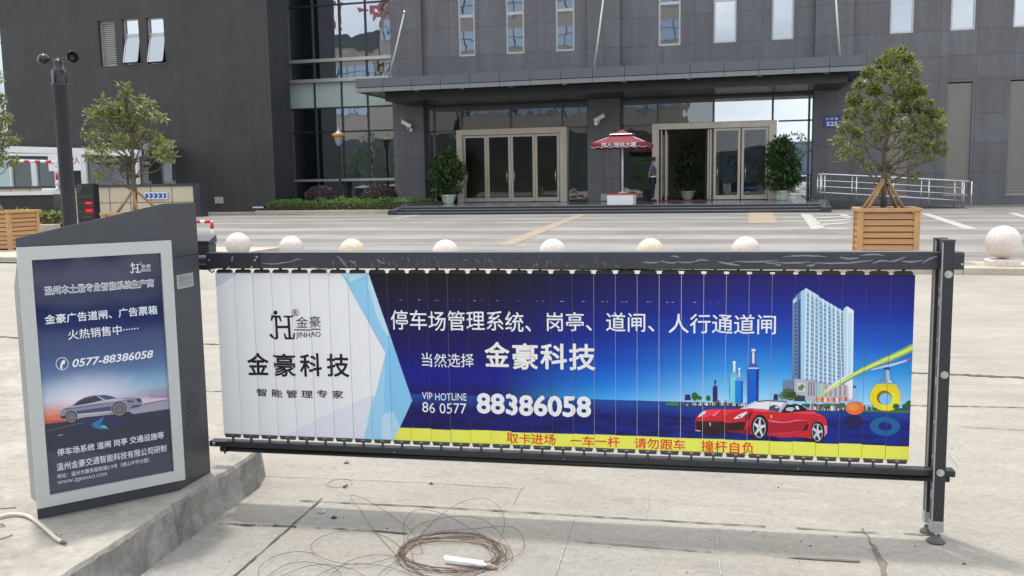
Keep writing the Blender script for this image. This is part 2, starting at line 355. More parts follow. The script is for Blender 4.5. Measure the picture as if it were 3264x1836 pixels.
# ------------------------------------------------------------ mesh helpers
class MB:
    def __init__(s): s.v = []; s.f = []; s.m = []; s.sm = []
    def add(s, vs, fs, mi=0, smooth=False):
        o = len(s.v); s.v += [tuple(p) for p in vs]
        for f in fs: s.f.append(tuple(i + o for i in f)); s.m.append(mi); s.sm.append(smooth)
        return s
    def box(s, x0, x1, y0, y1, z0, z1, mi=0, mx=None):
        vs = [Vector((x, y, z)) for z in (z0, z1) for x, y in ((x0, y0), (x1, y0), (x1, y1), (x0, y1))]
        if mx is not None: vs = [mx @ p for p in vs]
        return s.add(vs, [(3, 2, 1, 0), (4, 5, 6, 7), (0, 1, 5, 4), (1, 2, 6, 5), (2, 3, 7, 6), (3, 0, 4, 7)], mi)
    def quad(s, a, b, c, d, mi=0): return s.add([a, b, c, d], [(0, 1, 2, 3)], mi)
    def poly(s, pts, mi=0):
        pts = [Vector(p) for p in pts]
        tris = tessellate_polygon([pts])
        return s.add(pts, [tuple(t) for t in tris], mi)
    def prism(s, pts, z0, z1, mi=0, mside=None, ztop=None):
        """vertical prism over a plan outline; ztop may give each corner its own height"""
        n = len(pts); lo = [Vector((p[0], p[1], z0)) for p in pts]
        hi = [Vector((p[0], p[1], (ztop[i] if ztop else z1))) for i, p in enumerate(pts)]
        tris = tessellate_polygon([[Vector((p[0], p[1], 0)) for p in pts]])
        s.add(hi, [tuple(t) for t in tris], mi); s.add(lo, [tuple(reversed(t)) for t in tris], mi)
        ms = mi if mside is None else mside
        for i in range(n):
            j = (i + 1) % n; s.add([lo[i], lo[j], hi[j], hi[i]], [(0, 1, 2, 3)], ms)
        return s
    def cyl(s, p0, p1, r0, r1=None, n=12, mi=0, caps=True, smooth=True):
        p0, p1 = Vector(p0), Vector(p1); r1 = r0 if r1 is None else r1
        d = (p1 - p0).normalized(); a = d.orthogonal().normalized(); b = d.cross(a)
        vs = []
        for p, r in ((p0, r0), (p1, r1)):
            for k in range(n):
                t = 2 * math.pi * k / n; vs.append(p + (a * math.cos(t) + b * math.sin(t)) * r)
        s.add(vs, [(k, (k + 1) % n, n + (k + 1) % n, n + k) for k in range(n)], mi, smooth)
        if caps:
            o = len(s.v) - 2 * n
            s.f.append(tuple(o + k for k in reversed(range(n)))); s.m.append(mi); s.sm.append(False)
            s.f.append(tuple(o + n + k for k in range(n))); s.m.append(mi); s.sm.append(False)
        return s
    def tube(s, pts, r, n=8, mi=0, closed=False):
        pts = [Vector(p) for p in pts]; N = len(pts)
        rr = r if isinstance(r, (list, tuple)) else [r] * N
        vs = []; prev = None
        for i, p in enumerate(pts):
            if closed: d = (pts[(i + 1) % N] - pts[i - 1]).normalized()
            else: d = (pts[min(i + 1, N - 1)] - pts[max(i - 1, 0)]).normalized()
            a = d.orthogonal().normalized() if prev is None else (prev - d * prev.dot(d)).normalized()
            prev = a; b = d.cross(a)
            for k in range(n):
                t = 2 * math.pi * k / n; vs.append(p + (a * math.cos(t) + b * math.sin(t)) * rr[i])
        fs = []
        for i in range(N if closed else N - 1):
            j = (i + 1) % N
            for k in range(n): fs.append((i * n + k, i * n + (k + 1) % n, j * n + (k + 1) % n, j * n + k))
        if not closed: fs += [tuple(reversed(range(n))), tuple((N - 1) * n + k for k in range(n))]
        return s.add(vs, fs, mi, True)
    def lathe(s, prof, c=(0, 0, 0), n=24, mi=0, smooth=True):
        """prof: list of (radius, height)"""
        c = Vector(c); vs = []
        for r, z in prof:
            for k in range(n):
                t = 2 * math.pi * k / n; vs.append(c + Vector((r * math.cos(t), r * math.sin(t), z)))
        fs = []
        for i in range(len(prof) - 1):
            for k in range(n): fs.append((i * n + k, i * n + (k + 1) % n, (i + 1) * n + (k + 1) % n, (i + 1) * n + k))
        return s.add(vs, fs, mi, smooth)
    def sphere(s, c, r, n=24, mi=0, squash=1.0):
        prof = [(max(r * math.sin(math.pi * i / 14), 1e-4), -r * math.cos(math.pi * i / 14) * squash) for i in range(15)]
        return s.lathe(prof, c, n, mi)
    def build(s, name, mats, parent=None, bevel=0.0, seg=2, loc=None):
        me = bpy.data.meshes.new(name)
        me.from_pydata(s.v, [], s.f)
        if not isinstance(mats, (list, tuple)): mats = [mats]
        for q in mats: me.materials.append(q)
        me.polygons.foreach_set('material_index', s.m); me.polygons.foreach_set('use_smooth', s.sm)
        me.update()
        if bevel:
            bm = bmesh.new(); bm.from_mesh(me)
            bmesh.ops.remove_doubles(bm, verts=bm.verts, dist=1e-5)
            es = [e for e in bm.edges if len(e.link_faces) == 2 and e.calc_face_angle(0) > 0.6]
            bmesh.ops.bevel(bm, geom=es, offset=bevel, segments=seg, profile=0.6, affect='EDGES', clamp_overlap=True)
            bm.to_mesh(me); bm.free()
        o = bpy.data.objects.new(name, me); COL.objects.link(o)
        if loc: o.location = loc
        if parent: o.parent = parent
        return o
def tag(o, label=None, cat=None, group=None, kind=None):
    if label: o['label'] = label
    if cat: o['category'] = cat
    if group: o['group'] = group
    if kind: o['kind'] = kind
    return o
def thing(name, label, cat, loc=(0, 0, 0), rz=0.0, group=None):
    o = bpy.data.objects.new(name, None); COL.objects.link(o); o.empty_display_size = 0.2
    o.location = loc; o.rotation_euler = (0, 0, rz)
    return tag(o, label, cat, group)
def dup(root, loc, rz=None, label=None, scale=None):
    r = root.copy(); COL.objects.link(r); r.location = loc
    if rz is not None: r.rotation_euler = (0, 0, rz)
    if label: r['label'] = label
    if scale: r.scale = scale
    for ch in list(root.children):
        c = ch.copy(); COL.objects.link(c); c.parent = r
        for g in list(ch.children):
            d = g.copy(); COL.objects.link(d); d.parent = c
    return r
def wall_holes(mb, x0, x1, z0, z1, Y, holes, depth, mi=0, mj=0):
    """a wall facing -Y with rectangular openings and their jambs"""
    xs = sorted({x0, x1, *[q for h in holes for q in h[:2]]}); zs = sorted({z0, z1, *[q for h in holes for q in h[2:4]]})
    xs = [q for q in xs if x0 <= q <= x1]; zs = [q for q in zs if z0 <= q <= z1]
    for a, b in zip(xs, xs[1:]):
        for c, d in zip(zs, zs[1:]):
            mx_, mz_ = (a + b) / 2, (c + d) / 2
            if any(h[0] < mx_ < h[1] and h[2] < mz_ < h[3] for h in holes): continue
            mb.quad((a, Y, c), (b, Y, c), (b, Y, d), (a, Y, d), mi)
    for h in holes:
        a, b, c, d = h[:4]; d = min(d, z1); Y2 = Y + depth
        mb.quad((a, Y, c), (a, Y, d), (a, Y2, d), (a, Y2, c), mj); mb.quad((b, Y, d), (b, Y, c), (b, Y2, c), (b, Y2, d), mj)
        mb.quad((a, Y, d), (b, Y, d), (b, Y2, d), (a, Y2, d), mj); mb.quad((b, Y, c), (a, Y, c), (a, Y2, c), (b, Y2, c), mj)
def frame_xz(mb, x0, x1, z0, z1, y0, y1, t, mi=0):
    mb.box(x0, x0 + t, y0, y1, z0, z1, mi); mb.box(x1 - t, x1, y0, y1, z0, z1, mi)
    mb.box(x0 + t, x1 - t, y0, y1, z0, z0 + t, mi); mb.box(x0 + t, x1 - t, y0, y1, z1 - t, z1, mi)
_tc = {}
def text_tris(s, bold=0.0, shear=0.0):
    """writing as flat triangles, scaled to the unit box of its ink"""
    key = (s, bold, shear)
    if key in _tc: return _tc[key]
    if bold > 0.003:       # heavy face: the thin one printed round itself
        base = text_tris(s, 0.0, shear); ub = _tc[(s, 0.0, shear, 'size')]
        rx, ry = bold / ub[0], bold / ub[1]; tr = []
        for k in range(9):
            dx, dy = (0, 0) if k == 8 else (rx * math.cos(k * math.pi / 4), ry * math.sin(k * math.pi / 4))
            tr += [tuple(((p[0] + dx + rx) / (1 + 2 * rx), (p[1] + dy + ry) / (1 + 2 * ry), k) for p in t) for t in base]
        _tc[key] = tr; return tr
    cu = bpy.data.curves.new('t', 'FONT'); cu.body = s; cu.resolution_u = 3; cu.shear = shear
    ob = bpy.data.objects.new('t', cu); COL.objects.link(ob)
    dg = bpy.context.evaluated_depsgraph_get(); dg.update()
    me = ob.evaluated_get(dg).to_mesh(); me.calc_loop_triangles()
    vs = [(v.co.x, v.co.y) for v in me.vertices]
    tr = []
    for t in me.loop_triangles:
        a, b, c = (vs[i] for i in t.vertices)
        ar = (b[0] - a[0]) * (c[1] - a[1]) - (c[0] - a[0]) * (b[1] - a[1])
        if abs(ar) < 1e-9: continue
        if ar < 0: b, c = c, b
        tr.append((a, b, c))
    ob.evaluated_get(dg).to_mesh_clear(); bpy.data.objects.remove(ob); bpy.data.curves.remove(cu)
    x0 = min(p[0] for t in tr for p in t); x1 = max(p[0] for t in tr for p in t)
    y0 = min(p[1] for t in tr for p in t); y1 = max(p[1] for t in tr for p in t)
    tr = [tuple(((p[0] - x0) / (x1 - x0), (p[1] - y0) / (y1 - y0)) for p in t) for t in tr]
    _tc[key] = tr; _tc[(s, bold, shear, 'size')] = (x1 - x0, y1 - y0)
    return tr
def put_text(mb, s, o, ux, uz, w, hgt, mi=0, bold=0.0, shear=0.0):
    """lettering as flat ink on a plane: o lower left corner, ux/uz unit vectors"""
    o, ux, uz = Vector(o), Vector(ux), Vector(uz)
    for t in text_tris(s, bold, shear):
        k = t[0][2] if len(t[0]) > 2 else 0; nn = ux.cross(uz) * (.0003 * k)
        mb.add([o + ux * (p[0] * w) + uz * (p[1] * hgt) + nn for p in t], [(0, 1, 2)], mi)
def leaves(mb, clumps, length, width, seed=1, mi=0, droop=0.25, shell=0.35):
    """leaf blades, folded along the midrib, spread through ellipsoid clumps (x, y, z, rx, ry, rz, n)"""
    r = random.Random(seed)
    for (cx, cy, cz, rx, ry, rz, n) in clumps:
        for _ in range(n):
            while True:
                p = Vector((r.uniform(-1, 1), r.uniform(-1, 1), r.uniform(-1, 1)))
                l = p.length
                if 1e-3 < l <= 1: break
            p = p.normalized() * (l ** shell)
            q = Vector((cx + p.x * rx, cy + p.y * ry, cz + p.z * rz))
            d = (p * 0.8 + Vector((r.gauss(0, .6), r.gauss(0, .6), r.gauss(0.1, .5) - droop))).normalized()
            L = length * r.uniform(0.6, 1.25); W = width * r.uniform(0.7, 1.2)
            sd = d.cross(Vector((r.gauss(0, .5), r.gauss(0, .5), 1))).normalized(); nm = sd.cross(d)
            a = q; b = q + d * L * 0.45 + sd * W * .5 + nm * W * .14; c = q + d * L; e = q + d * L * 0.45 - sd * W * .5 + nm * W * .14
            mid = q + d * L * 0.5
            mb.add([a, b, c, e, mid], [(0, 1, 4), (1, 2, 4), (2, 3, 4), (3, 0, 4)], mi)

# ============================================================ GROUND
def zplaza(y): return 0.02 + (min(max(y, 12.5), 31.0) - 12.5) / 18.5 * 0.08
mb = MB(); mb.quad((-400, -400, -0.04), (400, -400, -0.04), (400, 400, -0.04), (-400, 400, -0.04))
tag(mb.build('ground', mat('far_ground', (0.22, 0.21, 0.19), 0.9, var=0.1, vscale=0.05)), kind='structure')
def kerb_y(x): return 13.0 - (x + 12.54) * (0.61 / 15.63)
mb = MB()
N = 60
xs = [-60 + 120 * i / N for i in range(N + 1)]
mb.add([(x, -24, 0) for x in xs] + [(x, kerb_y(x), 0.0) for x in xs], [(i, i + 1, N + 2 + i, N + 1 + i) for i in range(N)])
_rz = [0.0030]
def ribbon(pts, w, mi, jit=0.0, wvar=0.0):
    _rz[0] += 0.00012; z = _rz[0]
    P = [G(x, y, 0) for x, y in pts]
    dense = []
    for a, b in zip(P, P[1:]):
        k = max(2, int((b - a).length / 0.03))
        dense += [a.lerp(b, i / k) for i in range(k)]
    dense.append(P[-1])
    lo, hi = [], []
    for i, p in enumerate(dense):
        d = (dense[min(i + 1, len(dense) - 1)] - dense[max(i - 1, 0)]).normalized(); s_ = Vector((-d.y, d.x, 0))
        o = s_ * rnd.uniform(-jit, jit); ww = w * (1 + rnd.uniform(-wvar, wvar)) / 2
        lo.append(p + o - s_ * ww + Vector((0, 0, z))); hi.append(p + o + s_ * ww + Vector((0, 0, z)))
    n = len(dense)
    mb.add(lo + hi, [(i, i + 1, n + i + 1, n + i) for i in range(n - 1)], mi)
ribbon([(-60, 1070), (62, 1078), (680, 1098), (3000, 1193), (3264, 1205)], 0.042, 2, 0.006, wvar=0.6)
ribbon([(-60, 1229), (720, 1249), (2000, 1275), (3264, 1300)], 0.012, 1, 0.003, wvar=0.6)
ribbon([(700, 1670), (925, 1680)], 0.005, 2, 0.002, wvar=0.8); ribbon([(768, 1674), (815, 1676)], 0.014, 2, 0.003, wvar=0.8); ribbon([(870, 1677), (945, 1680)], 0.015, 2, 0.003, wvar=0.9)
ribbon([(1005, 1684), (1200, 1695), (1298, 1703)], 0.006, 2, 0.002, wvar=0.9)
ribbon([(952, 1598), (1300, 1614), (1632, 1633), (2310, 1673), (2440, 1680)], 0.006, 2, 0.0015, wvar=0.7)
ribbon([(2538, 1685), (2720, 1697), (2800, 1700)], 0.006, 1, 0.002, wvar=0.8); ribbon([(2880, 1703), (2975, 1708)], 0.006, 1, 0.002, wvar=0.8)
ribbon([(1822, 1727), (2266, 1762)], 0.004, 1, 0.002, wvar=0.8); ribbon([(2470, 1777), (2741, 1792)], 0.009, 1, 0.002, wvar=0.9)
ribbon([(1029, 1589), (950, 1660), (751, 1836), (640, 1930)], 0.006, 2, 0.002, wvar=0.5)
ribbon([(2747, 1686), (2768, 1720), (2790, 1755), (2812, 1790), (2822, 1836), (2840, 1900)], 0.010, 1, 0.006, wvar=0.8)
ribbon([(2795, 1765), (2812, 1795), (2822, 1836)], 0.020, 1, 0.005, wvar=0.7)
for a in ([(1664, 1550), (1632, 1616)], [(2066, 1578), (2060, 1651)], [(1828, 1654), (1771, 1836)], [(2282, 1680), (2297, 1836)], [(815, 1517), (1340, 1538), (1682, 1559)], [(3024, 1443), (3052, 1486)]):
    ribbon(a, 0.0032, 3, 0.001, wvar=0.6)
ribbon([(3060, 1362), (3264, 1372)], 0.005, 1, 0.002, wvar=0.9)
tag(mb.build('road', [M['road'], M['joint'], M['joint_dark'], mat('pale_seam', (0.40, 0.38, 0.335), 0.9, var=.3, vscale=20)]), kind='structure')

mb = MB()
ys = [12.2 + (40.5 - 12.2) * i / 40 for i in range(41)]
vs = []
for y in ys:
    for x in (-60, -20, 0, 20, 60): vs.append((x, y if y > 12.3 else kerb_y(x) + 0.0, zplaza(y)))
fs = [(j * 5 + i, j * 5 + i + 1, (j + 1) * 5 + i + 1, (j + 1) * 5 + i) for j in range(40) for i in range(4)]
mb.add(vs, fs, 0); tag(mb.build('plaza', M['plaza']), kind='structure')

def kerb(x0, x1, depth, top):
    mb = MB(); n = max(2, int((x1 - x0) / 0.99))
    for i in range(n):
        a, b = x0 + (x1 - x0) * i / n, x0 + (x1 - x0) * (i + 1) / n - 0.006
        mb.prism([(a, kerb_y(a) - 0.01), (b, kerb_y(b) - 0.01), (b, kerb_y(b) + depth), (a, kerb_y(a) + depth)], -0.02, top)
    return tag(mb.build('kerb', M['cream_stone'], bevel=0.008, seg=1), kind='structure')
kerb(0.6, 30, 0.95, 0.09); kerb(-40, -8.6, 2.6, 0.09)

# painted lines on the plaza
mb = MB()
def mark(pts, w, mi):
    P = [G(x, y, 0.06) for x, y in pts]
    for a, b in zip(P, P[1:]):
        k = max(1, int((b - a).length / 0.5)); d = (b - a).normalized(); s_ = Vector((-d.y, d.x, 0)) * w / 2
        for i in range(k):
            p, q = a.lerp(b, i / k), a.lerp(b, (i + 1) / k)
            vv = []
            for t in (p - s_, q - s_, q + s_, p + s_): vv.append((t.x, t.y, zplaza(t.y) + 0.005))
            mb.quad(*vv, mi)
mark(crop(1200, 600, 3.22, [(1310, 575), (1820, 385)]), 0.34, 1)
mark(crop(1200, 600, 3.22, [(1820, 385), (2110, 280)]), 0.30, 1)
mark(crop(1200, 600, 3.22, [(0, 568), (1300, 575)]), 0.10, 1)
mark(crop(600, 560, 3.22, [(295, 680), (1400, 692), (2576, 700)]), 0.09, 0)
mark(crop(2000, 560, 3.22, [(1360, 390), (1395, 492)]), 0.75, 1)
mark(crop(2464, 450, 3.22, [(335, 760), (470, 905)]), 0.32, 0)
mark(crop(2464, 450, 3.22, [(480, 902), (770, 895)]), 0.34, 0)
mark(crop(2464, 450, 3.22, [(370, 768), (720, 760)]), 0.40, 0)
for y in (800, 830, 862): mark(crop(2464, 450, 3.22, [(410 + (y - 800) * .8, y), (770, y - 18)]), 0.36, 0)
mark(crop(2464, 450, 3.22, [(715, 762), (770, 800)]), 0.22, 0)
mark(crop(2464, 450, 3.22, [(1560, 757), (2040, 905)]), 0.26, 0)
mark(crop(2464, 450, 3.22, [(2450, 750), (2700, 820)]), 0.22, 0)
mark(crop(2464, 450, 3.22, [(1480, 897), (2040, 905)]), 0.10, 0)
mark(crop(1200, 600, 3.22, [(180, 320), (420, 285)]), 0.16, 0)
tag(mb.build('plaza_markings', [M['mark_white'], M['mark_yellow']]), kind='structure')

# traffic island the gate cabinet stands on
IZ = 0.142
outl = [(-1.85, -2.0), (-1.86, 1.0), (-1.90, 2.085), (-1.925, 2.548), (-1.955, 2.93), (-1.98, 3.27), (-2.03, 3.40), (-2.16, 3.515), (-2.32, 3.594), (-2.444, 3.658), (-2.75, 3.75), (-3.2, 3.85), (-3.7, 4.35), (-4.3, 5.0), (-14, 6.0), (-30, 6.0), (-30, -2.0)]
dens = []
for a, b in zip(outl, outl[1:] + outl[:1]):
    a, b = Vector((*a, 0)), Vector((*b, 0)); k = max(1, min(70, int((b - a).length / 0.03)))
    for i in range(k):
        p = a.lerp(b, i / k)
        near = p.x > -3.2
        dens.append((p.x + (rnd.gauss(0, .0018) - (.010 if rnd.random() < .035 else 0) if near else 0), p.y + (rnd.gauss(0, .0018) if near else 0)))
mb = MB(); n = len(dens)
tops = [(p[0], p[1]) for p in dens]
lo = [(p[0] + (0.022 if p[0] > -3.2 else 0), p[1], -0.01) for p in dens]
midz = [(p[0] + rnd.uniform(-.006, .012), p[1], IZ * .5 + rnd.uniform(-.01, .01)) for p in dens]
hi = [(p[0], p[1], IZ - 0.012 + rnd.uniform(-.004, .003)) for p in dens]
hin = [(p[0] - (0.010 if p[0] > -3.2 else 0), p[1], IZ) for p in dens]
tris = tessellate_polygon([[Vector(p) for p in hin]])
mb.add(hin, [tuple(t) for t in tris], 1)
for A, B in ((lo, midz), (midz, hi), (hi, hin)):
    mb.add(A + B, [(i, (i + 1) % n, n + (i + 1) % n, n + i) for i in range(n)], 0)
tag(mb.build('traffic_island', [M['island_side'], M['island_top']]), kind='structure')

# ============================================================ OFFICE BUILDING
YF, YC, YG, YW = 38.0, 37.8, 38.2, 35.0
TOP = 14.0
ZP = 0.38
bld = thing('office_building', 'grey granite office building with a long flat canopy over two glass entrances', 'building', (-6, 38, 0.1))
def P_(mb, name, mats, parent=bld, **k):     # a part given in world coordinates
    o = mb.build(name, mats, **k); o.parent = parent
    par = parent; off = Vector((0, 0, 0))
    while par is not None: off += Vector(par.location); par = par.parent
    o.location = Vector(o.location) - off
    return o
def sub(mb, name, mats, part): 
    o = mb.build(name, mats); o.parent = part
    return o                                  # shares its part's coordinate frame
# main wall with window openings
W = [(-12.20, -11.44), (-10.08, -9.27), (-7.93, -7.12), (-3.66, -2.77), (-1.47, -0.58), (0.78, 1.60), (5.12, 5.97), (7.25, 8.11), (9.38, 10.25)]
wz0, wzt, wz1 = 6.65, 8.33, 9.9
SH = [(5.12, 5.97, 0.45, 4.74), (7.22, 8.11, 0.45, 4.74), (9.38, 10.3, 0.45, 4.74)]
mb = MB()
wall_holes(mb, -13.8, 2.4, 4.62, TOP, YF, [(a, b, wz0, wz1) for a, b in W[:6]], 0.16)
wall_holes(mb, 3.79, 24, 0.0, TOP, YF, [(a, b, wz0, wz1) for a, b in W[6:]] + SH, 0.16)
mb.quad((-33.08, 50, 0), (24, 50, 0), (24, 50, TOP), (-33.08, 50, TOP)); mb.quad((24, YF, 0), (24, YF + 12, 0), (24, YF + 12, TOP), (24, YF, TOP)); mb.quad((-15.2, YF, TOP), (24, YF, TOP), (24, 50, TOP), (-15.2, 50, TOP))
wall = P_(mb, 'facade_wall', [M['granite'], M['darkframe']])
for (a, b) in ((-15.23, -13.80), (-6.55, -5.20), (2.40, 3.79)):
    mb = MB(); mb.box(a, b, YC, 38.6, ZP if a < 2 else 0.05, TOP); P_(mb, 'column', M['granite'])
def win(a, b, z0, zt, z1, Y, sash=None):
    Yf = Y + 0.07
    mb = MB(); frame_xz(mb, a, b, z0, z1, Yf, Yf + 0.07, 0.075); mb.box(a + .075, b - .075, Yf, Yf + .07, zt - 0.06, zt + .06)
    fr = P_(mb, 'window', M['alu'])
    mb = MB(); mb.quad((a + .07, Yf + .04, z0 + .07), (b - .07, Yf + .04, z0 + .07), (b - .07, Yf + .04, z1 - .07), (a + .07, Yf + .04, z1 - .07))
    sub(mb, 'pane', M['glass_win'], fr)
for a, b in W: win(a, b, wz0, wzt, wz1, YF)
for a, b, c, d in SH:
    mb = MB(); n = 34
    for i in range(n):
        z = c + 0.06 + (d - c - 0.1) * i / n; h_ = (d - c - 0.1) / n
        mb.quad((a, YF + .10, z), (b, YF + .10, z), (b, YF + .045, z + h_ * .92), (a, YF + .045, z + h_ * .92)); mb.quad((a, YF + .045, z + h_ * .92), (b, YF + .045, z + h_ * .92), (b, YF + .10, z + h_), (a, YF + .10, z + h_))
    mb.box(a, b, YF + .02, YF + .12, c, c + .06)
    P_(mb, 'louvre_panel', M['louvre_grey'])
# projecting wing on the left, its side wall and windows
LV = [(YP(315.7, 138, YW).x, YP(368.7, 138, YW).x, YP(340, 211, YW).z, YP(340, 65, YW).z)]
LW = [(YP(390.7, 130, YW).x, YP(443.7, 130, YW).x, YP(417, 205, YW).z, YP(417, 59, YW).z), (YP(468, 130, YW).x, YP(524, 130, YW).x, YP(496, 203, YW).z, YP(496, 55, YW).z)]
LL = [(YP(353, 530, YW).x, YP(402, 530, YW).x, YP(380, 588, YW).z, YP(380, 448, YW).z)]
LG = [(YP(440, 530, YW).x, YP(480, 530, YW).x, YP(460, 587, YW).z, YP(460, 447, YW).z), (YP(507, 530, YW).x, YP(557, 530, YW).x, YP(530, 586, YW).z, YP(530, 446, YW).z)]
mb = MB(); wall_holes(mb, -33.08, -19.57, 0.0, TOP, YW, LV + LW + LL + LG, 0.28, 0, 1)
mb.quad((-33.08, 50, 0), (-33.08, YW, 0), (-33.08, YW, TOP), (-33.08, 50, TOP)); mb.quad((-33.08, YW, TOP), (-15.2, YW, TOP), (-15.2, 50, TOP), (-33.08, 50, TOP)) if False else mb.quad((-33.08, YW, TOP), (-20.5, YW, TOP), (-20.5, 50, TOP), (-33.08, 50, TOP)); mb.quad((-20.5, YG + .1, TOP), (-15.2, YG + .1, TOP), (-15.2, 50, TOP), (-20.5, 50, TOP))
P_(mb, 'wing_wall', [M['granite_wing'], M['granite_dark']])
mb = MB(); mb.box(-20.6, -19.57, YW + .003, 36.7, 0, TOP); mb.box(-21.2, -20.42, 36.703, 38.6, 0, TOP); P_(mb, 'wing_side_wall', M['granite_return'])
for (a, b, c, d) in LV + LL:
    mb = MB(); n = 22
    for i in range(n):
        z = c + 0.05 + (d - c - 0.08) * i / n; h_ = (d - c - .08) / n
        mb.box(a + .04, b, YW + .17, YW + .20, z, z + h_ * .62)
    mb.quad((a, YW + .25, c), (b, YW + .25, c), (b, YW + .25, d), (a, YW + .25, d), 1); frame_xz(mb, a + .003, b - .003, c, d, YW + .16, YW + .215, .05)
    P_(mb, 'louvre_panel', [M['louvre'], M['black']])
for i, (a, b, c, d) in enumerate(LW + LG):
    mb = MB(); zt = c + (d - c) * 0.66; frame_xz(mb, a, b, c, d, YW + .15, YW + .21, .055); mb.box(a + .055, b - .055, YW + .15, YW + .21, zt - .04, zt + .04)
    if i >= 2: mb.box(a - .05, b + .05, YW - .05, YW + .14, c - .07, c)
    fr = P_(mb, 'window', M['alu'])
    mb = MB(); mb.quad((a + .05, YW + .19, zt), (b - .05, YW + .19, zt), (b - .05, YW + .19, d - .05), (a + .05, YW + .19, d - .05)); sub(mb, 'pane', M['glass_win'] if i < 2 else M['glass_dim'], fr)
    mb = MB(); y0 = YW + .15; out = 0.30 if i < 2 else 0.02
    tl, tr_, br, bl = Vector((a + .05, y0, zt - .05)), Vector((b - .05, y0, zt - .05)), Vector((b - .05, y0 - out, c + .07)), Vector((a + .05, y0 - out, c + .07))
    nrm = (tr_ - tl).cross(bl - tl).normalized() * -1
    def bar(p, q, w_):
        d_ = (q - p).normalized(); s_ = d_.cross(nrm) * w_
        mb.add([p, q, q + s_, p + s_, p - nrm * .04, q - nrm * .04, q + s_ - nrm * .04, p + s_ - nrm * .04], [(0, 1, 2, 3), (7, 6, 5, 4), (0, 4, 5, 1), (1, 5, 6, 2), (2, 6, 7, 3), (3, 7, 4, 0)])
    bar(tl, tr_, .05); bar(tr_, br, .05); bar(br, bl, .05); bar(bl, tl, .05)
    o = sub(mb, 'sash', M['alu'], fr)
    mb = MB(); k = nrm * -.02; mb.quad(bl + k, br + k, tr_ + k, tl + k); sub(mb, 'pane', M['glass_sash'] if i < 2 else M['glass_dim'], fr)
# a glazed stair tower past the wing's far end
mb = MB(); mb.quad((-46, 36.5, 0), (-33.1, 36.5, 0), (-33.1, 36.5, TOP), (-46, 36.5, TOP))
gp = P_(mb, 'stair_glazing', M['glass_green'])
for z in (2.4, 3.9, 5.2, 6.6, 8.2, 10): mb = MB(); mb.box(-46, -33.1, 36.42, 36.49, z - .04, z + .04); sub(mb, 'transom', M['alu'], gp)
for x in (-34.4, -36, -38): mb = MB(); mb.box(x - .04, x + .04, 36.43, 36.493, 0, TOP); sub(mb, 'mullion', M['alu'], gp)
# curtain wall between wing and first column
mb = MB()
for z0, z1 in ((0.35, 4.70), (5.93, TOP)): 
    for a, b in zip((-20.42, -19.12, -17.80, -16.55), (-19.12, -17.80, -16.55, -15.2)):
        t = rnd.uniform(-.006, .006)
        mb.quad((a, YG + t, z0), (b, YG - t, z0), (b, YG - t, z1), (a, YG + t, z1))
cw = P_(mb, 'curtain_wall_glass', M['glass_curtain'])
mb = MB(); mb.quad((-20.42, YG, 4.70), (-15.2, YG, 4.70), (-15.2, YG, 5.93), (-20.42, YG, 5.93)); sub(mb, 'spandrel', M['spandrel'], cw)
for x in (-19.12, -17.80, -16.55): mb = MB(); mb.box(x - .035, x + .035, YG - .06, YG - .012, 0.35, TOP); sub(mb, 'mullion', M['darkframe'], cw)
for z in (3.63, 4.70, 9.22): mb = MB(); mb.box(-20.42, -15.2, YG - .05, YG - .014, z - .035, z + .035); sub(mb, 'transom', M['darkframe'], cw)
for za_, zb_ in ((0.3, 4.66), (5.99, TOP)): mb = MB(); mb.box(-20.42, -20.30, YG - .10, YG - .01, za_, zb_); sub(mb, 'edge_mullion', M['greyframe'], cw)
for z, t in ((6.80, .07), (5.92, .075), (1.46, .055)):
    mb = MB(); mb.box(-20.42, -15.22, YG - .22, YG - .02, z - t, z + t); sub(mb, 'sun_rail', M['alu'], cw)
# canopy
CX0, CX1, CY0 = -15.30, 3.86, 34.08
mb = MB(); n = 16; st = (CX1 - CX0) / n
for i in range(n):
    a, b = CX0 + st * i, CX0 + st * (i + 1)
    mb.box(a + .008, b - .008, CY0, CY0 + .05, 5.09, 5.43, 0); mb.box(a + .008, b - .008, CY0 + .02, CY0 + .06, 4.90, 5.065, 1)
for k in range(3):
    a, b = CY0 + .06 + 1.22 * k, CY0 + .05 + 1.22 * (k + 1)
    mb.box(CX1 - .05, CX1, a, b, 5.09, 5.43, 0); mb.box(CX1 - .06, CX1 - .02, a, b, 4.90, 5.065, 1); mb.box(CX0, CX0 + .05, a, b, 5.09, 5.43, 0); mb.box(CX0 + .02, CX0 + .06, a, b, 4.90, 5.065, 1)
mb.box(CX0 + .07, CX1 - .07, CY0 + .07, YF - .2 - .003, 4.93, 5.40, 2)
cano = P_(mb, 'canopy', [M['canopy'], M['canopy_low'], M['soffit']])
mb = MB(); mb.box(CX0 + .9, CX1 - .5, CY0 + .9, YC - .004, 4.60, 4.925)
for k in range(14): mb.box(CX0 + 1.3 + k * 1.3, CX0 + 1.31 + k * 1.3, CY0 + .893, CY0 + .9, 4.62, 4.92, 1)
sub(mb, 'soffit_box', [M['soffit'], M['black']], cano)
for x in (-14.6, -12.9, -11.0, -9.0, -6.9, -4.6, -2.2, 0.3, 2.6):
    mb = MB(); mb.cyl((x, CY0 + .55, 4.905), (x, CY0 + .55, 4.935), .10, n=14); sub(mb, 'downlight', M['alu'], cano)
